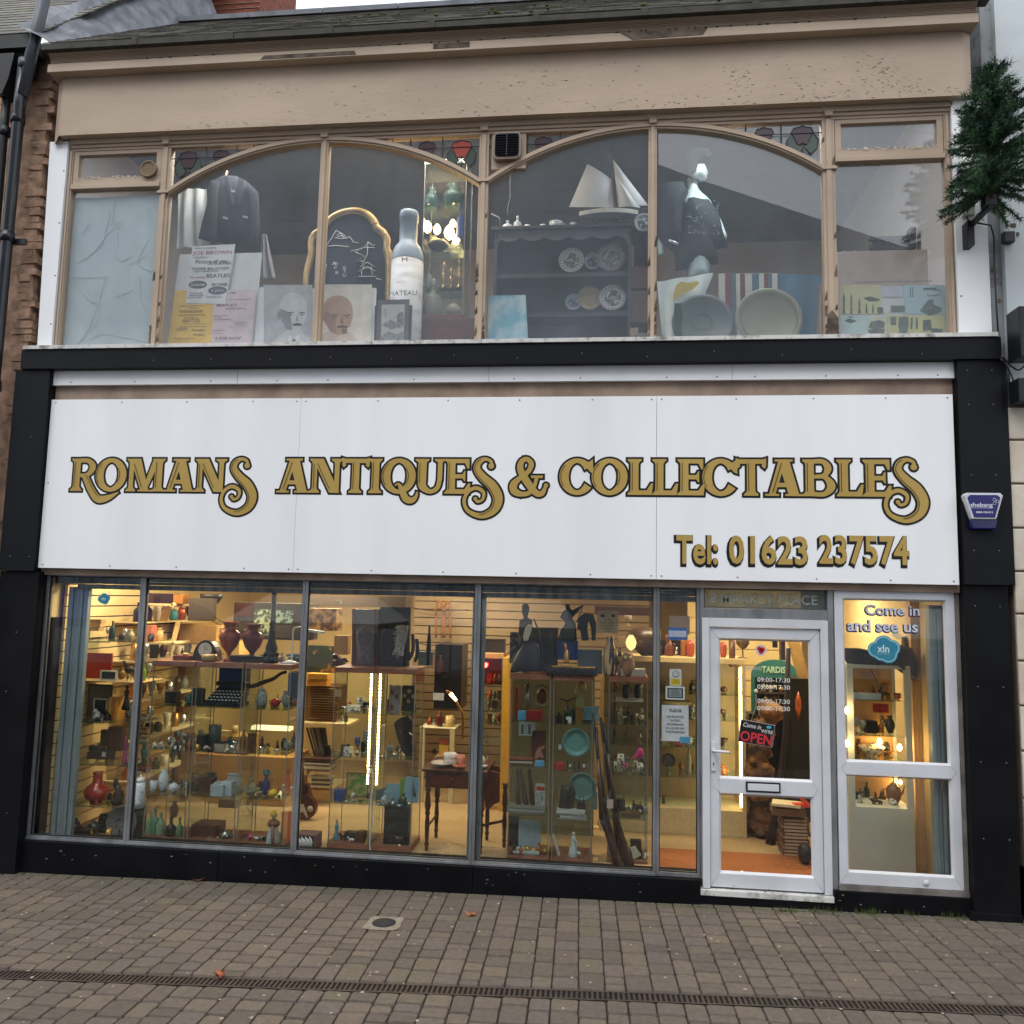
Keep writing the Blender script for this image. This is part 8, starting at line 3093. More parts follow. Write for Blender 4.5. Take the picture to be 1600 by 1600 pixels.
row('the top shelf of the middle cabinet',-.395,-.09,.54,1.241,[('black','bottle','dark pot',.06,.08),('dark green','barrel','green soda siphon',.05,.11),('dark green','barrel','green glass jug',.05,.11),('brass','box','gilt plaque',.06,.13),('black','watch','black rosary',.07,.02)])

b = B();p = W('k7',785,1000,.56);b.lathe((p.x,.56,p.z),[(.5,0),(.15,.2),(.12,.8),(.3,1)],.05,W('k7',785,925,.56).z-p.z,10);b.tube(crom([tuple(W('k7',*q,.56)) for q in ((715,918),(750,925),(785,935),(820,915),(860,912))],4),.007,7);tag(b.build('bird_stand',C(24,26,24)),'black forged two armed bird stand above the green jugs','metal stand')

I('box','k7',885,965,1040,1085,.62,(112,150,160),'pale blue card box on the top shelf of the middle cabinet','card box',d=.02);I('box','k7',850,880,915,1060,.74,(206,196,140),'yellowish picture card at the back of the middle cabinet','card',d=.004);I('ball','k7',865,765,940,860,.7,(206,170,90),'carved yellow openwork ball hanging in the middle cabinet','carved ball',sn=False);I('bell','k7',832,830,858,870,.6,(220,216,190),'tiny white bell with a tag in the middle cabinet','bell',sn=False)

I('box','k7',785,1060,815,1110,.50,(214,216,214),'white price tag on the top shelf of the middle cabinet','price tag',d=.003);I('box','k8',762,125,785,165,.50,(214,216,214),'hanging white price tag beside the large plate','price tag',d=.003,sn=False)

row('the second shelf of the middle cabinet',-.40,-.09,.52,.856,[('red','box','red toy bus',.08,.06),('black','animal','lead soldier on horse',.05,.06),('dark green','figure','lead soldier',.025,.07),('black','figure','lead soldier',.025,.07),('red','figure','red lead guardsman',.025,.07),('grey','figure','grey lead soldier',.025,.06)])

b = B();relief(b,'k8',[(780,450),(830,455),(875,430),(905,530),(880,660),(840,670),(760,660),(770,560)],.56,.12);tag(b.build('black_boot_pair',C(24,26,28,.4)),'pair of small black boots on the third shelf of the middle cabinet','boots');I('bag','k8',905,510,1000,680,.56,(40,40,40),'dark little handbag with a chain handle beside the boots','handbag')

I('stack','k8',750,660,1000,730,.50,(190,190,184),'tangle of silver spoons on the third shelf of the middle cabinet','spoons',col2=(140,140,134),n=4,name='spoon_heap')

r = thing('bride_figurine','white porcelain lady figurine at the bottom of the middle cabinet','figurine',W('k8',880,1115,.5));c0,w_,h = frame_of('k8',835,860,930,1118,.5)

b = B();b.lathe(c0,[(1,0),(1,.03),(.8,.1),(.85,.2),(.95,.24),(.75,.4),(.5,.58),(.34,.66),(.45,.76),(.4,.83),(.14,.87),(.14,.9)],w_,h,18);b.build('gown',C(190,200,198),r);b = B();b.ball((c0.x,.5,c0.z+h*.93),w_*.16,None,h*.06);b.build('head',C(206,196,184),r);b = B();b.tube([(c0.x+w_*.15,.48,c0.z+h*.78),(c0.x+w_*.38,.46,c0.z+h*.6),(c0.x+w_*.5,.45,c0.z+h*.45)],w_*.07,7);b.ball((c0.x+w_*.5,.45,c0.z+h*.36),w_*.18,None,h*.07);b.build('arm_and_basket',C(186,190,186),r)

board('leaning_frame','k8',[(708,872),(722,866),(785,1085),(768,1092)],.5,C(206,206,200),'white edged frame leaning at the left of the porcelain lady','frame',.05,0);I('blob','k8',945,1050,990,1105,.5,(34,34,36),'small dark wheeled toy beside the porcelain lady','toy')

# right cabinet

row('the top shelf of the right cabinet',.08,.37,.62,1.251,[('bronze','figure','tall dark figure',.05,.22),('silver','animal','silver model boat',.10,.07),('brown','jar','dark jar',.05,.08),('bronze','animal','bronze animal',.06,.05)])

for i,(X0,X1) in enumerate(((1235,1300),(1335,1400))): I('barrel','k7',X0,800,X1,910,.66,(44,44,38),'dark round tin high in the right cabinet, %s' % ['left','right'][i],'tin',sn=False,group='dark tins')

bb_ = B();bb_.box(W('k7',330,900,1.3).x,W('k7',1010,900,1.3).x,1.3,1.34,.1,1.62);tag(bb_.build('khaki_screen',mat('khaki_board',(140,130,84),.7,c2=(128,118,76),scale=2)),'khaki green board standing behind the left and middle cabinets of the fourth window','screen')

b = B();a,q = W('k7',1170,918,.62),W('k7',1410,932,.62);b.box(a.x,q.x,.5,.75,q.z,a.z);tag(b.build('small_glass_shelf',C(140,140,130)),'short extra shelf high in the right cabinet','shelf')

row('the second shelf of the right cabinet',.08,.37,.58,.866,[('cream','animal','cream ornament',.05,.05),('pink','animal','pink flamingo ornament',.07,.08),('brass','figure','brass figure',.03,.06),('white','mug','white thimble mug',.05,.05)])

b = B();relief(b,'k8',[(1360,245),(1400,232),(1415,170),(1435,148),(1465,165),(1475,215),(1450,235),(1400,240)],.56,.06);tag(b.build('pink_parrot',C(214,40,130)),'bright pink glass bird in the right cabinet','glass bird')

for i,(X0,X1,Y0) in enumerate(((1285,1325,490),(1365,1410,530))): I('figure','k8',X0,Y0,X1,655,.6,(70,54,38),'%s bronze soldier on the third shelf of the right cabinet' % ['taller','shorter'][i],'soldier figure',metal=.5)

I('box','k8',1285,655,1445,690,.56,(96,72,50),'brown wooden boat shaped stand under the bronze soldiers','stand',d=.1);I('box','k8',1358,910,1450,1040,.6,(36,30,28),'dark leather box at the bottom of the right cabinet','leather box',d=.1);board('white_booklet','k8',[(1360,1000),(1400,985),(1450,1060),(1385,1095)],.5,C(214,206,184),'cream booklet lying at the bottom of the right cabinet','booklet',.02,0);I('jar','k8',1245,930,1295,1060,.56,(160,156,140),'glass jar between the rifle stocks','jar')

# rifles leaning in front

WD_ = mat('oiled_walnut',(62,32,20),.35,c2=(38,20,14),scale=9,spec=.6);IR = C(30,30,32,.35,.5)

def rifle(top,bend,butt,dep,label,toe=0):

    t,m_,q = W('k8',*top,dep),W('k8',*bend,dep),W('k8',*butt,dep);r = thing('antique_rifle',label,'rifle',(q.x,dep,.1),'antique long guns leaning in the window');q = Vector((q.x,dep,.105))

    b = B();b.tube([t,t.lerp(m_,.5),m_],[.011,.013,.016],10);b.build('barrel',IR,r)

    d1 = (m_-t).normalized();b = B();b.tube([t.lerp(m_,.35)+Vector((0,-.014,-.0)),t.lerp(m_,.7)+Vector((0,-.014,0)),m_+Vector((0,-.008,0))],[.012,.017,.022],10);b.build('fore_end',WD_,r)

    b = B();n = m_.lerp(q,.25);pts = [m_,m_.lerp(q,.15),n,m_.lerp(q,.55),m_.lerp(q,.85),q];ws = [.024,.02,.018,.028,.042,.05];v0 = len(b.v)

    b.tube(pts,ws,12);

    for v in b.v: v.y = dep+(v.y-dep)*.55

    b.build('stock',WD_,r)

    b = B();s = Vector((-.03,0,0));b.tube([m_.lerp(q,.04)+s,m_.lerp(q,.10)+s*1.6,m_.lerp(q,.17)+s*1.3],.004,6);b.build('trigger_guard',C(150,110,60,.3,.7),r);b = B();b.obox(m_.lerp(q,.02)+Vector((.016,-.012,.0)),.03,.012,.07,0,0,-.2);b.build('lock',C(110,108,104,.3,.8),r)

rifle((1045,-140),(1130,560),(1265,1140),.30,'long brown rifle leaning in the fourth window, front left of the four')

rifle((1140,-60),(1235,680),(1360,1140),.34,'long brown rifle leaning in the fourth window, with brass trigger guard at the right')

rifle((1075,-20),(1120,740),(1290,1120),.26,'dark slim musket crossing behind the two thick stocks')

rifle((1110,-100),(1195,500),(1300,1000),.40,'dark carbine rearmost of the leaning guns')

b = B();p = W('k8',1190,610,.30);b.obox((p.x,.27,p.z),.05,.003,.07);tag(b.build('gun_label',C(180,160,150)),'pale card label tied on the leaning rifles','card label')

r = thing('gun_rest','low wooden stand under the leaning rifles','wooden stand',(.2,.42,.1));a,q = W('k8',1025,1100,.4),W('k8',1480,1130,.4);b = B();b.box(-.06,.42,.36,.44,.1,.135);b.build('rail',MDF,r);b = B();b.box(-.06,-.02,.36,.44,.136,.17);b.build('foot',MDF,r)

I('box','k8',1025,512,1085,665,.9,(150,176,170),'upright pale green panel behind the rifles','panel',d=.02,sn=False)

furn('low_plinth','k8',1020,815,1600,1000,1.55,.1,C(214,196,146),'cream plinth of the long lit cabinet beyond the rifles','plinth',z0=.1)

# ================================================================ fifth window, doorway and right window

xa,xb_ = W('k7',1060,600,1.5).x,1.36;xa0 = xa+.05

r = thing('lit_wall_cabinet','long cream framed cabinet with bright light tubes seen through the narrow pane and door','cabinet',((xa+xb_)/2,1.7,.1));zt = 1.70

b = B();b.box(xa,xb_,1.5,1.95,zt,zt+.05);b.build('top',C(226,200,144),r,bevel=.004);surf(xa,xb_,1.5,1.95,zt+.05)

b = B();b.box(xa,xb_,1.93,1.95,.34,zt);b.build('back',mat('cabinet_back',(168,146,104),.6,c2=(150,128,88),scale=3),r)

b = B();b.box(xa,xb_,1.5,1.95,.1,.34);b.build('plinth',C(214,196,150),r,bevel=.004)

for x in (xa,1.325): b = B();b.box(x,x+.035,1.5,1.93,.341,zt-.001);b.build('side_panel',C(206,180,130),r)

b = B();b.box(1.0,1.02,1.5,1.52,.341,zt-.001);b.build('upright',C(196,170,124),r)

zz = [W('d1',200,Y,1.5).z for Y in (1010,)]+[W('d2',200,Y,1.5).z for Y in (405,)]+[W('d1',680,Y,1.5).z for Y in (975,1180)]

for i,z in enumerate(sorted((.62,.90,1.16,1.40))): b = B();b.box(xa+.036,1.32,1.52,1.92,z,z+.006);b.build('shelf',glassmat('shelf_glass'),r);surf(xa,1.32,1.5,1.93,z+.006)

surf(xa,1.32,1.5,1.93,.345)

b = B();p = W('d1',778,730,1.53);b.box(p.x-.012,p.x+.03,1.535,1.545,.36,zt-.03);b.build('tube_mount',C(230,214,170),r)

b = B();b.tube([(p.x+.01,1.525,.38),(p.x+.01,1.525,zt-.03)],.014,10);b.build('light_tube',emis('bright_tube',(255,222,150),16),r)

ld = bpy.data.lights.new('tube_glow','AREA');ld.shape = 'RECTANGLE';ld.size = .05;ld.size_y = 1.2;ld.energy = 5;ld.color = (1,.78,.46);lo = bpy.data.objects.new('tube_glow',ld);S.collection.objects.link(lo);lo.parent = r;lo.location = Vector((p.x+.005,1.56,1.0))-origin(r);lo.rotation_euler = (math.radians(90),0,0)

LW = 'the long lit cabinet'

row('the top shelf of '+LW,.95,1.25,1.68,1.407,[('brown','animal','carved fish',.16,.07),('brown','ball','round shell',.07,.06)]);row('the second shelf of '+LW,.95,1.25,1.68,1.167,[('brown','vase','clay pot',.10,.12),('bronze','animal','clay animal',.12,.12)])

row('the third shelf of '+LW,.95,1.25,1.68,.907,[('brown','bowl','wooden bowl',.10,.05),('bronze','bowl','dark bowl',.12,.07)]);row('the fourth shelf of '+LW,.95,1.25,1.68,.627,[('brown','animal','wooden figure',.08,.12),('amber','jar','brown teapot',.13,.10)])

row('the narrow pane part of '+LW,.5,.92,1.66,.907,[('cream','plateup','stacked china',.13,.05),('pink','mug','pink mug',.07,.08),('white','mug','printed mug',.07,.07)]);plate('d2',140,215,62,1.75,(90,92,88),(110,108,98),'dark patterned plate upright behind the pink mug')

I('bottle','d2',300,100,345,330,1.7,(150,146,130),'slim clear bottle behind the printed mug','bottle');I('bottle','d2',45,515,145,810,1.66,(74,70,62),'big square dark glass bottle at the bottom behind the narrow pane','bottle');I('bowl','d2',150,735,345,822,1.66,(160,152,120),'wide pale glass bowl at the bottom behind the narrow pane','bowl')

I('barrel','d1',60,1000,360,1040,1.7,(120,104,74),'low dark dish on the shelf behind the stickers','dish',sn=False)

I('barrel','d1',300,510,372,655,1.66,(168,74,44),'terracotta flower pot seen in the narrow pane, on the lit cabinet','flower pot');I('blob','d1',90,460,200,650,1.7,(110,58,36),'carved reddish wooden hand ornament on the lit cabinet','ornament');I('box','d1',55,520,300,650,1.85,(34,28,26),'long black box behind the carved hand','box',d=.1)

I('cyl','d1',680,455,738,695,1.6,(104,66,40),'upright brown wooden tube on the lit cabinet, seen through the door','wooden tube');I('wine','d1',740,470,868,655,1.66,(130,106,70),'brass goblet lamp on the lit cabinet, seen through the door','goblet',metal=.6);I('barrel','d1',600,520,660,655,1.68,(168,78,46),'orange terracotta pot just inside the door glass','pot')

# stickers and notices on the panes

def sticker(nm,k,X0,Y0,X1,Y1,dep,c_,label,cat_='sticker',rad=0,tilt=0):

    a,q = W(k,X0,Y0,dep),W(k,X1,Y1,dep);b = B();b.prism(rr((a.x+q.x)/2,(a.z+q.z)/2,q.x-a.x,a.z-q.z,max(.001,rad)),dep,dep+.0012);o = b.build(nm,C(*c_) if isinstance(c_,tuple) else c_);return tag(o,label,cat_)

YG = .1015

o = sticker('paper_notice','d1',80,1035,320,1366,YG,(214,214,216),'white paper notice reading PLEASE NO SMOKING EATING OR DRINKING on the narrow pane','notice')

for s,Y,w2 in (('PLEASE',1095,108),('NO SMOKING',1150,150),('EATING',1184,88),('OR DRINKING',1218,156),('ALLOWED ON',1252,156),('THE PREMISES',1286,172)): tx(s,'d1',200-w2/2,Y,w2,20 if Y > 1100 else 26,YG-.0015,(50,50,54),o)

bxp('underline','d1',146,1099,254,1101,YG-.0008,.0006,C(50,50,54),o,0)

sticker('blue_sticker','d1',240,1320,334,1378,YG-.003,(84,158,196),'small blue label over the corner of the no smoking notice');sticker('square_notice','d1',146,240,330,410,YG,(150,124,104),'buff paper slip high on the narrow pane','paper slip')

o = sticker('blue_white_label','d1',138,345,302,458,YG-.002,(50,106,176),'blue and white label over the buff slip');bxp('white_field','d1',142,372,298,432,YG-.0032,.001,C(196,196,214),o,0)

o = sticker('smiley_sticker','d1',150,715,256,868,YG,(216,216,214),'white sticker with a smiling face and yellow caption','sticker',.012);b = B();p = W('d1',205,762,YG-.001);n = 20;b.tube([(p.x+.026*math.cos(6.283*i/n),YG-.001,p.z+.026*math.sin(6.283*i/n)) for i in range(n)],.002,5,closed=True);b.tube([(p.x+.015*math.cos(a),YG-.001,p.z+.015*math.sin(a)-.002) for a in [3.5+i*.28 for i in range(9)]],.002,5);b.ball((p.x-.01,YG-.001,p.z+.008),.004,.001);b.ball((p.x+.01,YG-.001,p.z+.008),.004,.001);b.build('face',C(40,60,50),o)

bxp('yellow_caption','d1',160,802,246,860,YG-.001,.0008,C(226,196,44),o,0);tx('SMILE','d1',180,820,46,12,YG-.002,(60,50,20),o);tx('YOU ARE ON CCTV','d1',166,842,74,11,YG-.002,(60,50,20),o)

o = sticker('cctv_sticker','d1',115,868,286,992,YG,(222,222,220),'white bordered black sticker about cameras','sticker',.008);bxp('black_field','d1',130,884,270,978,YG-.001,.0008,C(36,44,46),o,0);bxp('grey_field','d1',142,894,258,968,YG-.0018,.0008,C(150,160,160),o,0)

for s,Y,w2 in (('24 HR',908,50),('CLOSED CIRCUIT',924,80),('TELEVISION',938,72),('IN OPERATION',954,90)): tx(s,'d1',200-w2/2,Y,w2,11,YG-.0026,(30,36,40),o)

# opening hours on the door glass

r = thing('opening_hours','white opening hours lettering on the door glass','lettering',(1.2,.093,1.4))

HW = (206,206,200)

for s,X,Y,w2,h2 in (('OPENING TIMES',792,722,300,32),('MON',752,820,80,28),('TUES',750,880,90,28),('WED',756,942,70,28),('THURS',738,1008,125,26),('FRI',792,1080,50,26),('SAT',792,1136,50,22),('09:00-17:30',932,828,292,40),('09:00-17:30',932,892,292,40),('09:00-17:30',932,1018,292,40),('09:00-17:30',932,1082,292,40)):

    if s == 'OPENING TIMES': s,w2 = 'OPENING',180

    tx(s,'d1',X,Y,w2,h2,.0925,HW if X > 900 else (176,170,150),r,off=.0007)

# poppy, open sign

b = B();p = W('d1',966,548,.0935);o = b.disc((p.x,.092,p.z),.043,.093,24).build('poppy_sticker',C(206,200,200));tag(o,'round poppy sticker at the top of the door glass','sticker');b = B()

for dx,dz in ((-.012,.01),(.012,.006),(0,-.012)): b.disc((p.x+dx,.0905,p.z+dz),.018,.0915,14)

b.build('red_petals',C(196,34,34),o);b = B();b.disc((p.x,.0898,p.z),.006,.0903,10);b.build('centre',C(20,20,20),o)

r = thing('open_sign','tilted black hanging sign reading Come in WE\'RE OPEN in white and red','sign',W('d1',920,1190,.088));a0 = math.radians(8.2)

cc = W('d1',925,1290,.086);ww = (W('d1',1090,1290,.086)-W('d1',790,1290,.086)).x*1.03;hh = ww*.66

b = B();b.obox(cc,ww,.004,hh,0,0,a0);b.build('edge',C(150,150,150),r);b = B();b.obox(cc+Vector((0,-.0025,0)),ww*.965,.002,hh*.95,0,0,a0);b.build('black_face',C(26,24,26),r)

def ot(s,u,v,w2,h2,c_,**kw): 

    M = Matrix.Rotation(a0,3,'Y');pos = cc+M @ Vector((u*ww,0,v*hh))+Vector((0,-.0045,0));text('lettering',s,.05,pos,C(*c_),r,width=w2*ww,height=h2*hh,tilt=a0,**kw)

ot('OPEN',-.46,-.42,.92,.46,(196,52,60),off=.0012);ot('Come in',-.43,.2,.52,.2,(214,214,212),shear=.3,off=.0004);ot("WE'RE",.12,.08,.34,.16,(210,210,208),off=.0006)

b = B();tp = W('d1',922,915,.086)

for X in (875,990): b.tube([tp,W('d1',922,1050,.086),W('d1',X,1185 if X < 900 else 1200,.086)],.0014,5)

b.build('hanging_cord',C(206,200,186),r);b = B();b.lathe((tp.x,.092,tp.z-.012),[(1,0),(1,.7),(.1,1)],.03,.03,12);b.build('suction_cup',C(206,196,170,.2),r);b = B();q = cc+Vector((ww*.36,-.0045,hh*.28));b.ball(q,.02,.002,.012);b.build('blue_emblem',C(70,160,196),r)

# behind the door: arched teal board, carved trunk, pole, books

r = thing('teal_arch_board','teal arched board with the word TARDIS seen through the door','arched board',W('d1',1080,1380,2.7));dp = 2.7

ps = [(880,1600),(880,760)]+[(1085-205*math.cos(math.radians(t)),760-128*math.sin(math.radians(t))) for t in range(0,181,15)]+[(1290,1600)]

a = [(W('d1',X,Y,dp).x,W('d1',X,Y,dp).z) for X,Y in ps];a[0] = (a[0][0],.1);a[-1] = (a[-1][0],.1);b = B();b.prism(a,dp,dp+.03);b.build('board',C(44,104,96,.4),r,bevel=.004)

b = B();p0,p1 = W('d1',912,790,dp),W('d1',1400,790,dp);b.box(p0.x,p1.x,dp-.006,dp-.001,.3,p0.z);b.build('dark_recess',C(20,22,22,.3),r);tx('TARDIS','d1',975,745,212,58,dp-.01,(170,206,170),r,off=.0015)

for i,(X,Y,w2) in enumerate(((1080,930,240),(1090,1020,180))): 

    a,q = W('d1',X-w2/2,Y,dp-.2),W('d1',X+w2/2,Y,dp-.2);b = B();b.box(a.x,q.x,dp-.2,dp-.02,a.z-.012,a.z);tag(b.build('display_ledge',C(60,50,40)),'%s dark ledge with goods before the teal board' % ['upper','lower'][i],'ledge');row('the %s ledge before the teal board' % ['upper','lower'][i],a.x,q.x,dp-.12,a.z,[('silver','jar','glass jar',.06,.09),('cream','bowl','cream shoe ornament',.12,.07),('brass','cup','brass cup',.05,.05)])

b = B();relief(b,'d1',[(1300,915),(1322,990),(1325,1060),(1298,1172),(1275,1080),(1272,1000)],1.9,.1);o = b.build('carved_mask',mat('mask_wood',(206,104,44),.4,c2=(150,64,28),scale=12));tag(o,'long orange carved face mask hanging at the right of the door glass','mask');part_poly('eyes','d1',[(1280,1030),(1296,1040),(1316,1028),(1300,1046)],1.835,C(30,20,16),o)

TK = mat('carved_root_wood',(140,98,56),.7,c2=(44,28,20),scale=5,bump=1.0,bscale=12,lo=.42,hi=.6)

r = thing('carved_tree_trunk','tall gnarled carved wooden trunk figure standing inside the door','carved trunk',W('d2',1000,1050,1.5));b = B();pts = [];rs = []

for i in range(26):

    t = i/25;p = W('d2',960+70*math.sin(t*7)-10*t+90*t*t,1050-1350*t*.98,1.6);p.z = .1+(p.z-.1)*1;pts.append((p.x,1.6+.05*math.sin(t*9),max(.1,p.z)));rs.append((.17-.06*t)*(1+.25*math.sin(i*1.9))*(1.3 if i < 3 else 1))

b.tube(pts,rs,14)

for v in b.v: v += Vector((rnd.uniform(-.02,.02),rnd.uniform(-.02,.02),rnd.uniform(-.015,.015)))

b.build('trunk_body',TK,r);b = B()

for i in range(16): t = rnd.random();p = pts[int(t*25)];b.ball((p[0]+rnd.uniform(-.1,.1),p[1]-.11,max(.16,p[2])),rnd.uniform(.03,.06),.05,rnd.uniform(.03,.07),8,6)

b.build('carved_knots',TK,r)

b = B();p0,p1 = W('d1',1212,530,1.35),W('d2',1010,1060,1.35);b.tube([(p0.x,1.35,p0.z),W('d2',1180,0,1.35),W('d2',1120,560,1.35),(p1.x+.04,1.35,.1)],[.022,.026,.03,.045],10);tag(b.build('purple_drape',C(44,26,34,.7)),'dark purple rolled banner pole leaning on the carved trunk','banner pole')

for i in range(11):

    a,q = W('d2',1165+rnd.uniform(-10,10),1140-i*24,1.0),W('d2',1400,1120-i*24,1.0);b = B();z = .10+i*.029;b.box(a.x,a.x+.22+rnd.uniform(-.01,.02),1.0,1.22,z+.0006,z+.028);o = b.build('book',C(*((96,70,56),(70,52,44),(120,92,74))[i % 3]),bevel=.002);tag(o,'brown hardback book, %s from the floor in the pile inside the door' % NUMW[i],'book','books piled inside the door')

    q2 = B();q2.box(a.x+.006,a.x+.2,.996,1.0,z+.006,z+.023);q2.build('page_edge',C(176,150,120),o)

b = B();a = W('d2',1105,745,.98);b.obox((a.x+.11,1.05,.48),.28,.22,.06,-.1);o = b.build('atlas',C(104,66,44),bevel=.003);tag(o,'large brown atlas lying over the pile inside the door','atlas')

b = B();b.obox((a.x+.09,1.0,.545),.24,.18,.022,-.25);tag(b.build('open_booklet',C(222,206,164)),'cream booklet on the brown atlas','booklet');b = B();b.obox((a.x+.2,.96,.55),.13,.1,.02,.1);tag(b.build('red_book',C(214,70,40)),'bright orange red book lying on the cream booklet','book');b = B();b.obox((a.x+.22,.95,.595),.15,.03,.03,0,0,.7);tag(b.build('red_tube',C(226,84,50)),'orange red tube propped diagonally on the pile','tube')

b = B();p = W('d2',1360,1110,.8);b.ball((p.x,.8,.19),.06,.08,.09);tag(b.build('black_boot',C(24,26,30)),'black rounded bag at the right edge inside the door','bag');I('box','d2',1190,530,1380,680,1.5,(24,26,28),'black box with a silver lens above the book pile','black box',d=.2,sn=False);b = B();p = W('d2',1240,573,1.44);b.ball(p,.03,.01,.012);tag(b.build('silver_lens',C(210,210,200,.2,.8)),'silver oval fitting on the black box above the book pile','fitting')

furn('black_cabinet_back','d2',860,-200,925,900,2.0,.2,C(30,34,34,.4),'narrow black upright panel beside the bright tube','panel',z0=.1);b = B();b.obox(W('d1',1280,560,2.3),.10,.1,1.0,0,0,-.25);tag(b.build('diagonal_board',C(206,170,96)),'cream diagonal board at the top right of the door glass','board');furn('dark_post','d1',1145,460,1185,640,1.9,.1,C(52,40,40),'dark post at the top of the door glass','post');I('box','d1',1070,455,1110,525,1.7,(30,28,28),'pointed black bracket hanging at the top of the door glass','bracket',d=.04,sn=False)

furn('dark_goods_rack','d1',1230,800,1500,2100,2.2,.3,C(28,32,32,.5),'dark rack of coats behind the mask at the right of the door','coat rack',z0=.1)

# right window

YW = .0875

def wt(s,X,Y,w2,h2,m_,off_,dep,par,nm): 

    p = W('d3',X,Y,dep);q = W('d3',X+w2,Y,dep);t = W('d3',X,Y-h2,dep);text(nm,s,.1,p,m_,par,width=q.x-p.x,height=t.z-p.z,off=off_,ext=.0003)

r = thing('window_lettering','white lettering edged in navy reading Come in and see us on the right window','lettering',W('d3',650,520,YW))

NV = C(26,24,74,.5);WH = C(206,210,222,.5)

for s,X,Y,w2,h2 in (('Come in',412,318,678,128),('and see us',192,520,880,140)):

    p,q = W('d3',X,Y,YW),W('d3',X+w2,Y,YW);w_ = q.x-p.x;h_ = (W('d3',X,Y-h2,YW)-p).z

    text('navy_lettering',s,.13,p+Vector((-.006,0,-.006)),NV,r,width=w_+.012,height=h_+.012,off=.0075,ext=.0003);text('white_lettering',s,.13,p+Vector((0,-.0015,0)),WH,r,width=w_,height=h_,off=.0022,ext=.0003)

def cloud(nm,k,cx,cy,sc,dep,label):

    # a cloud shaped badge with three radio arcs

    p = W(k,cx,cy,dep);s = sc;r = thing(nm,label,'sticker',p);blobs = [(-.055,-.01,.05),(.0,.025,.058),(.055,.005,.05),(.03,-.04,.055),(-.02,-.035,.045)]

    def hull(g): 

        out = []

        for i in range(48): a = 2*math.pi*i/48;d_ = Vector((math.cos(a),math.sin(a)));out.append(max(((Vector((bx,bz)).dot(d_)+math.sqrt(max(0,br**2-(Vector((bx,bz)).length**2-Vector((bx,bz)).dot(d_)**2)))) for bx,bz,br in blobs))+g)

        return [(p.x+out[i]*s*math.cos(2*math.pi*i/48),p.z+out[i]*s*math.sin(2*math.pi*i/48)) for i in range(48)]

    for j,(g,c_,nm2) in enumerate(((.012,(58,140,164),'edge'),(.004,(150,196,206),'pale_ring'),(-.004,(48,128,152),'cloud'))): b = B();b.prism(hull(g),dep-.0006*(j+1),dep-.0006*j);b.build(nm2,C(*c_),r)

    b = B()

    for q in (.045,.06,.075): b.tube([(p.x+s*(.06+q*math.cos(t)),dep-.001,p.z+s*(.055+q*math.sin(t)*.9)) for t in [.35+i*.15 for i in range(9)]],.0035*s,5)

    b.build('radio_arcs',C(110,176,190),r);text('lettering','xln',.05,(p.x-.045*s,dep-.0022,p.z-.028*s),C(196,220,226),r,width=.085*s,height=.055*s,off=.001,ext=.0003);text('caption','free wi-fi',.05,(p.x-.045*s,dep-.0022,p.z-.045*s),C(150,196,204),r,width=.08*s,height=.012*s,ext=.0003)

cloud('cloud_sticker','d3',648,745,1.05,YW,'teal cloud shaped wi-fi sticker reading xln on the right window');cloud('cloud_sticker','k1',745,255,.5,.0915,'small teal cloud wi-fi sticker reading xln at the top of the far left pane')

# white display unit with glazed openings

DW = .62;x0,x1 = W('d4',152,900,DW).x,W('d4',712,900,DW).x;zt = W('d3',600,1000,DW).z;zl = W('d4',400,838,DW).z;zm = W('d4',400,500,DW).z

r = thing('white_display_unit','white painted cupboard with glazed upper part standing in the right window','display unit',((x0+x1)/2,DW+.2,.1));WU = mat('painted_white_unit',(186,190,176),.5,c2=(178,184,172),scale=1.5)

b = B();b.box(x0,x1,DW,DW+.4,.1,zl);b.build('cupboard_base',WU,r,bevel=.004);surf(x0,x1,DW,DW+.4,zl)

for a in (x0,x1-.05): b = B();b.box(a,a+.05,DW,DW+.03,zl+.001,zt);b.build('post',WU,r)

for a in (x0,x1-.03): b = B();b.box(a,a+.03,DW+.37,DW+.4,zl+.001,zt);b.build('rear_post',WU,r)

b = B();b.box(x0,x1,DW,DW+.4,zt+.001,zt+.03);b.build('top',WU,r,bevel=.003);surf(x0,x1,DW,DW+.4,zt+.031)

sz = [W('d3',600,1400,DW).z,W('d4',400,225,DW).z,W('d4',400,430,DW).z]

for z in sz: b = B();b.box(x0+.052,x1-.052,DW+.032,DW+.36,z-.006,z);b.build('shelf',glassmat('shelf_glass'),r);surf(x0,x1,DW,DW+.4,z)

b = B();b.box(x0+.03,x1-.03,DW+.38,DW+.395,zl,zt);b.build('back',mat('peach_back',(206,160,100),.6),r)

P_ = (('brown','animal','wooden animal'),('brass','bell','brass bell'),('amber','jar','amber jar'),('copper','cup','copper cup'),('red','box','red box'),('brass','jar','brass pot'))

row('the top glass shelf of the white unit',x0+.3,x1-.06,DW+.2,sz[0],[('bronze','animal','bronze dragon',.12,.08),('copper','cup','copper pot',.06,.05)]);I('box','d3',270,1310,600,1385,DW+.1,(150,164,172),'long blue grey boxed pen on the top glass shelf','long box',d=.06)

row('the second glass shelf of the white unit',x0+.06,x1-.06,DW+.15,sz[1],[('clear grey','goblet','wine glass',.06,.13),('clear grey','goblet','small sherry glass',.05,.11),('black','box','black plaque',.09,.10),('amber','decanter','amber decanter',.05,.12),('black','vase','dark blue vase',.08,.15)])

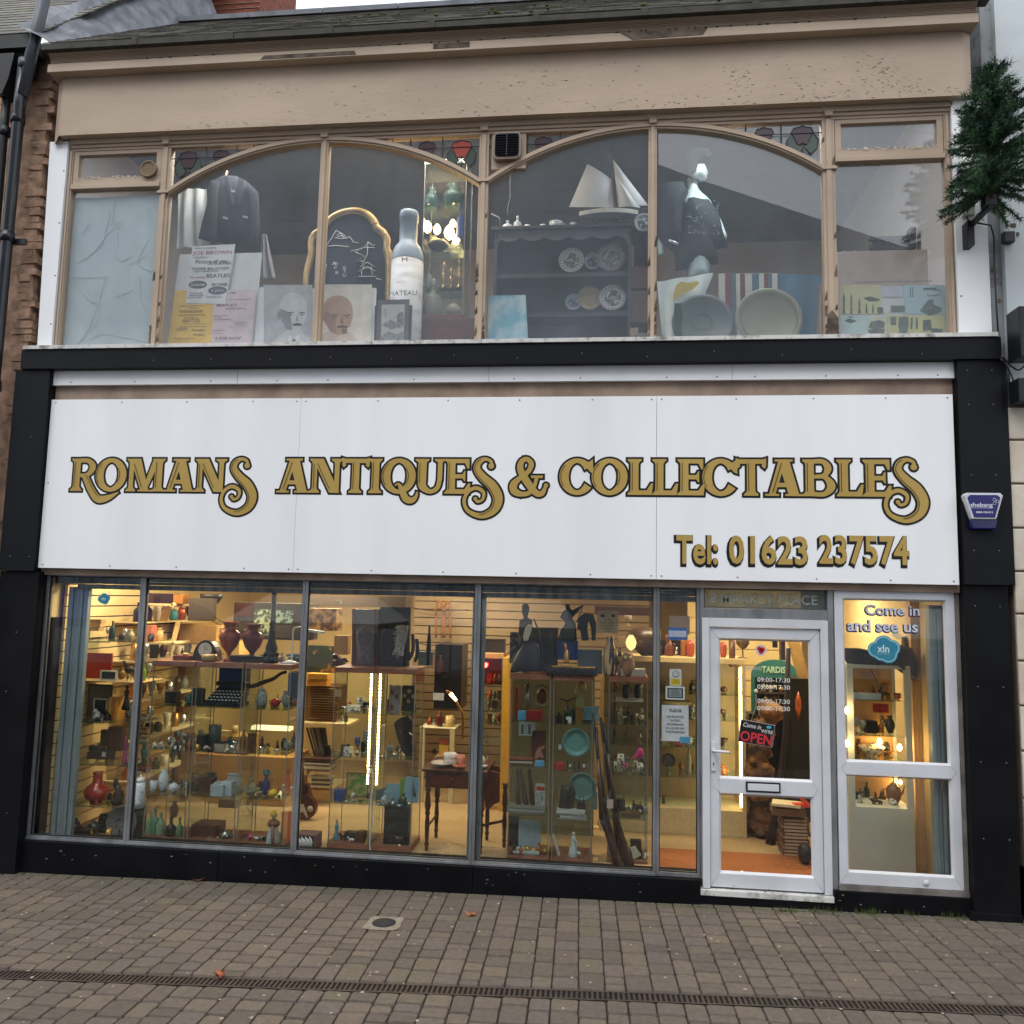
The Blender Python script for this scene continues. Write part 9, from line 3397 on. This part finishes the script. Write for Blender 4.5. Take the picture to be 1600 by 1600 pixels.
I('box','d3',520,1440,700,1545,DW+.28,(140,26,28),'red lacquer box behind the glasses','red box',d=.05,sn=False);row('the third glass shelf of the white unit',x0+.06,x1-.06,DW+.2,sz[2],[('brass','bowl','brass dish',.07,.03),('cream','bowl','cream glass bowl',.22,.08),('brass','bowl','gilt tray',.09,.03)])

row('the floor of the white unit',x0+.06,x1-.06,DW+.15,zl,[('clear grey','bell','glass bell',.05,.08),('black','animal','black model boat',.13,.05),('white','jar','white pot',.05,.07)]);I('teapot','d4',470,610,600,810,DW+.16,(120,84,60),'brown kettle shaped pot low in the white unit','kettle')

for i,(k,X,Y,dep,lb) in enumerate((('d4',130,285,.58,'at the left edge of the right window, lower'),('d3',183,1520,.58,'at the left edge of the right window, upper'),('d4',410,268,.9,'in the middle of the white unit'),('d4',582,320,.85,'at the right of the white unit'),('d4',590,620,.95,'low at the right of the white unit'))): bulb('fairy_bulb','small warm glowing bulb %s' % lb,W(k,X,Y,dep),.02 if i != 4 else .014,.7,25,'warm bulbs around the white unit')

b = B();relief(b,'d3',[(150,740),(340,740),(480,770),(700,800),(860,700),(1000,740),(1065,860),(1082,960),(1070,1120),(1040,1158),(1015,1120),(1000,1010),(830,1000),(500,985),(210,985),(160,880)],.72,.22);tag(b.build('leather_saddle',C(44,42,46,.35)),'dark leather saddle lying over the top of the white unit','saddle')

b = B();relief(b,'d3',[(870,600),(960,590),(1060,640),(1065,860),(900,880),(865,740)],.9,.1);tag(b.build('leather_flap',C(84,72,66,.5)),'grey brown leather flap standing behind the saddle','leather')

b = B();b.tube([W('d3',490,1010,.7),W('d3',640,1330,.7)],.004,5);tag(b.build('thin_cable',C(30,26,24)),'thin dark cable running down behind the white unit glass','cable')

for i,(X0,X1,c_) in enumerate(((985,1100,(220,184,140)),(1100,1262,(226,196,152)))):

    a,q = W('d3',X0,600,.8),W('d3',X1,600,.8);b = B();n = 8

    for j in range(n): t = j/n;xx = a.x+(q.x-a.x)*t;b.box(xx,xx+(q.x-a.x)/n,.8+.004*math.sin(j*1.9+i),.9,.1,2.5)

    tag(b.build('fabric_panel',mat('peach_fabric_%d' % i,c_,.8,c2=tuple(v*.9 for v in c_),scale=3)),'%s warm peach hanging curtain right of the white unit' % ['narrow darker','wide paler'][i],'curtain')



for i,z in enumerate((.628,.908,1.168,1.408)): row('the back of shelf %s, long lit cabinet' % ('four','three','two','one')[i],xa0,1.25,1.84,z,mix(9,1.2))

for i,z in enumerate(sz+[zl]): row('the rear of unit shelf %s, right window' % ('one','two','three','four')[i],x0+.06,x1-.06,DW+.32,z,[m for m in mix(7,1.1)])

row('the very top of the long lit cabinet',xa0+.5,1.0,1.75,1.751,mix(6,1.6))
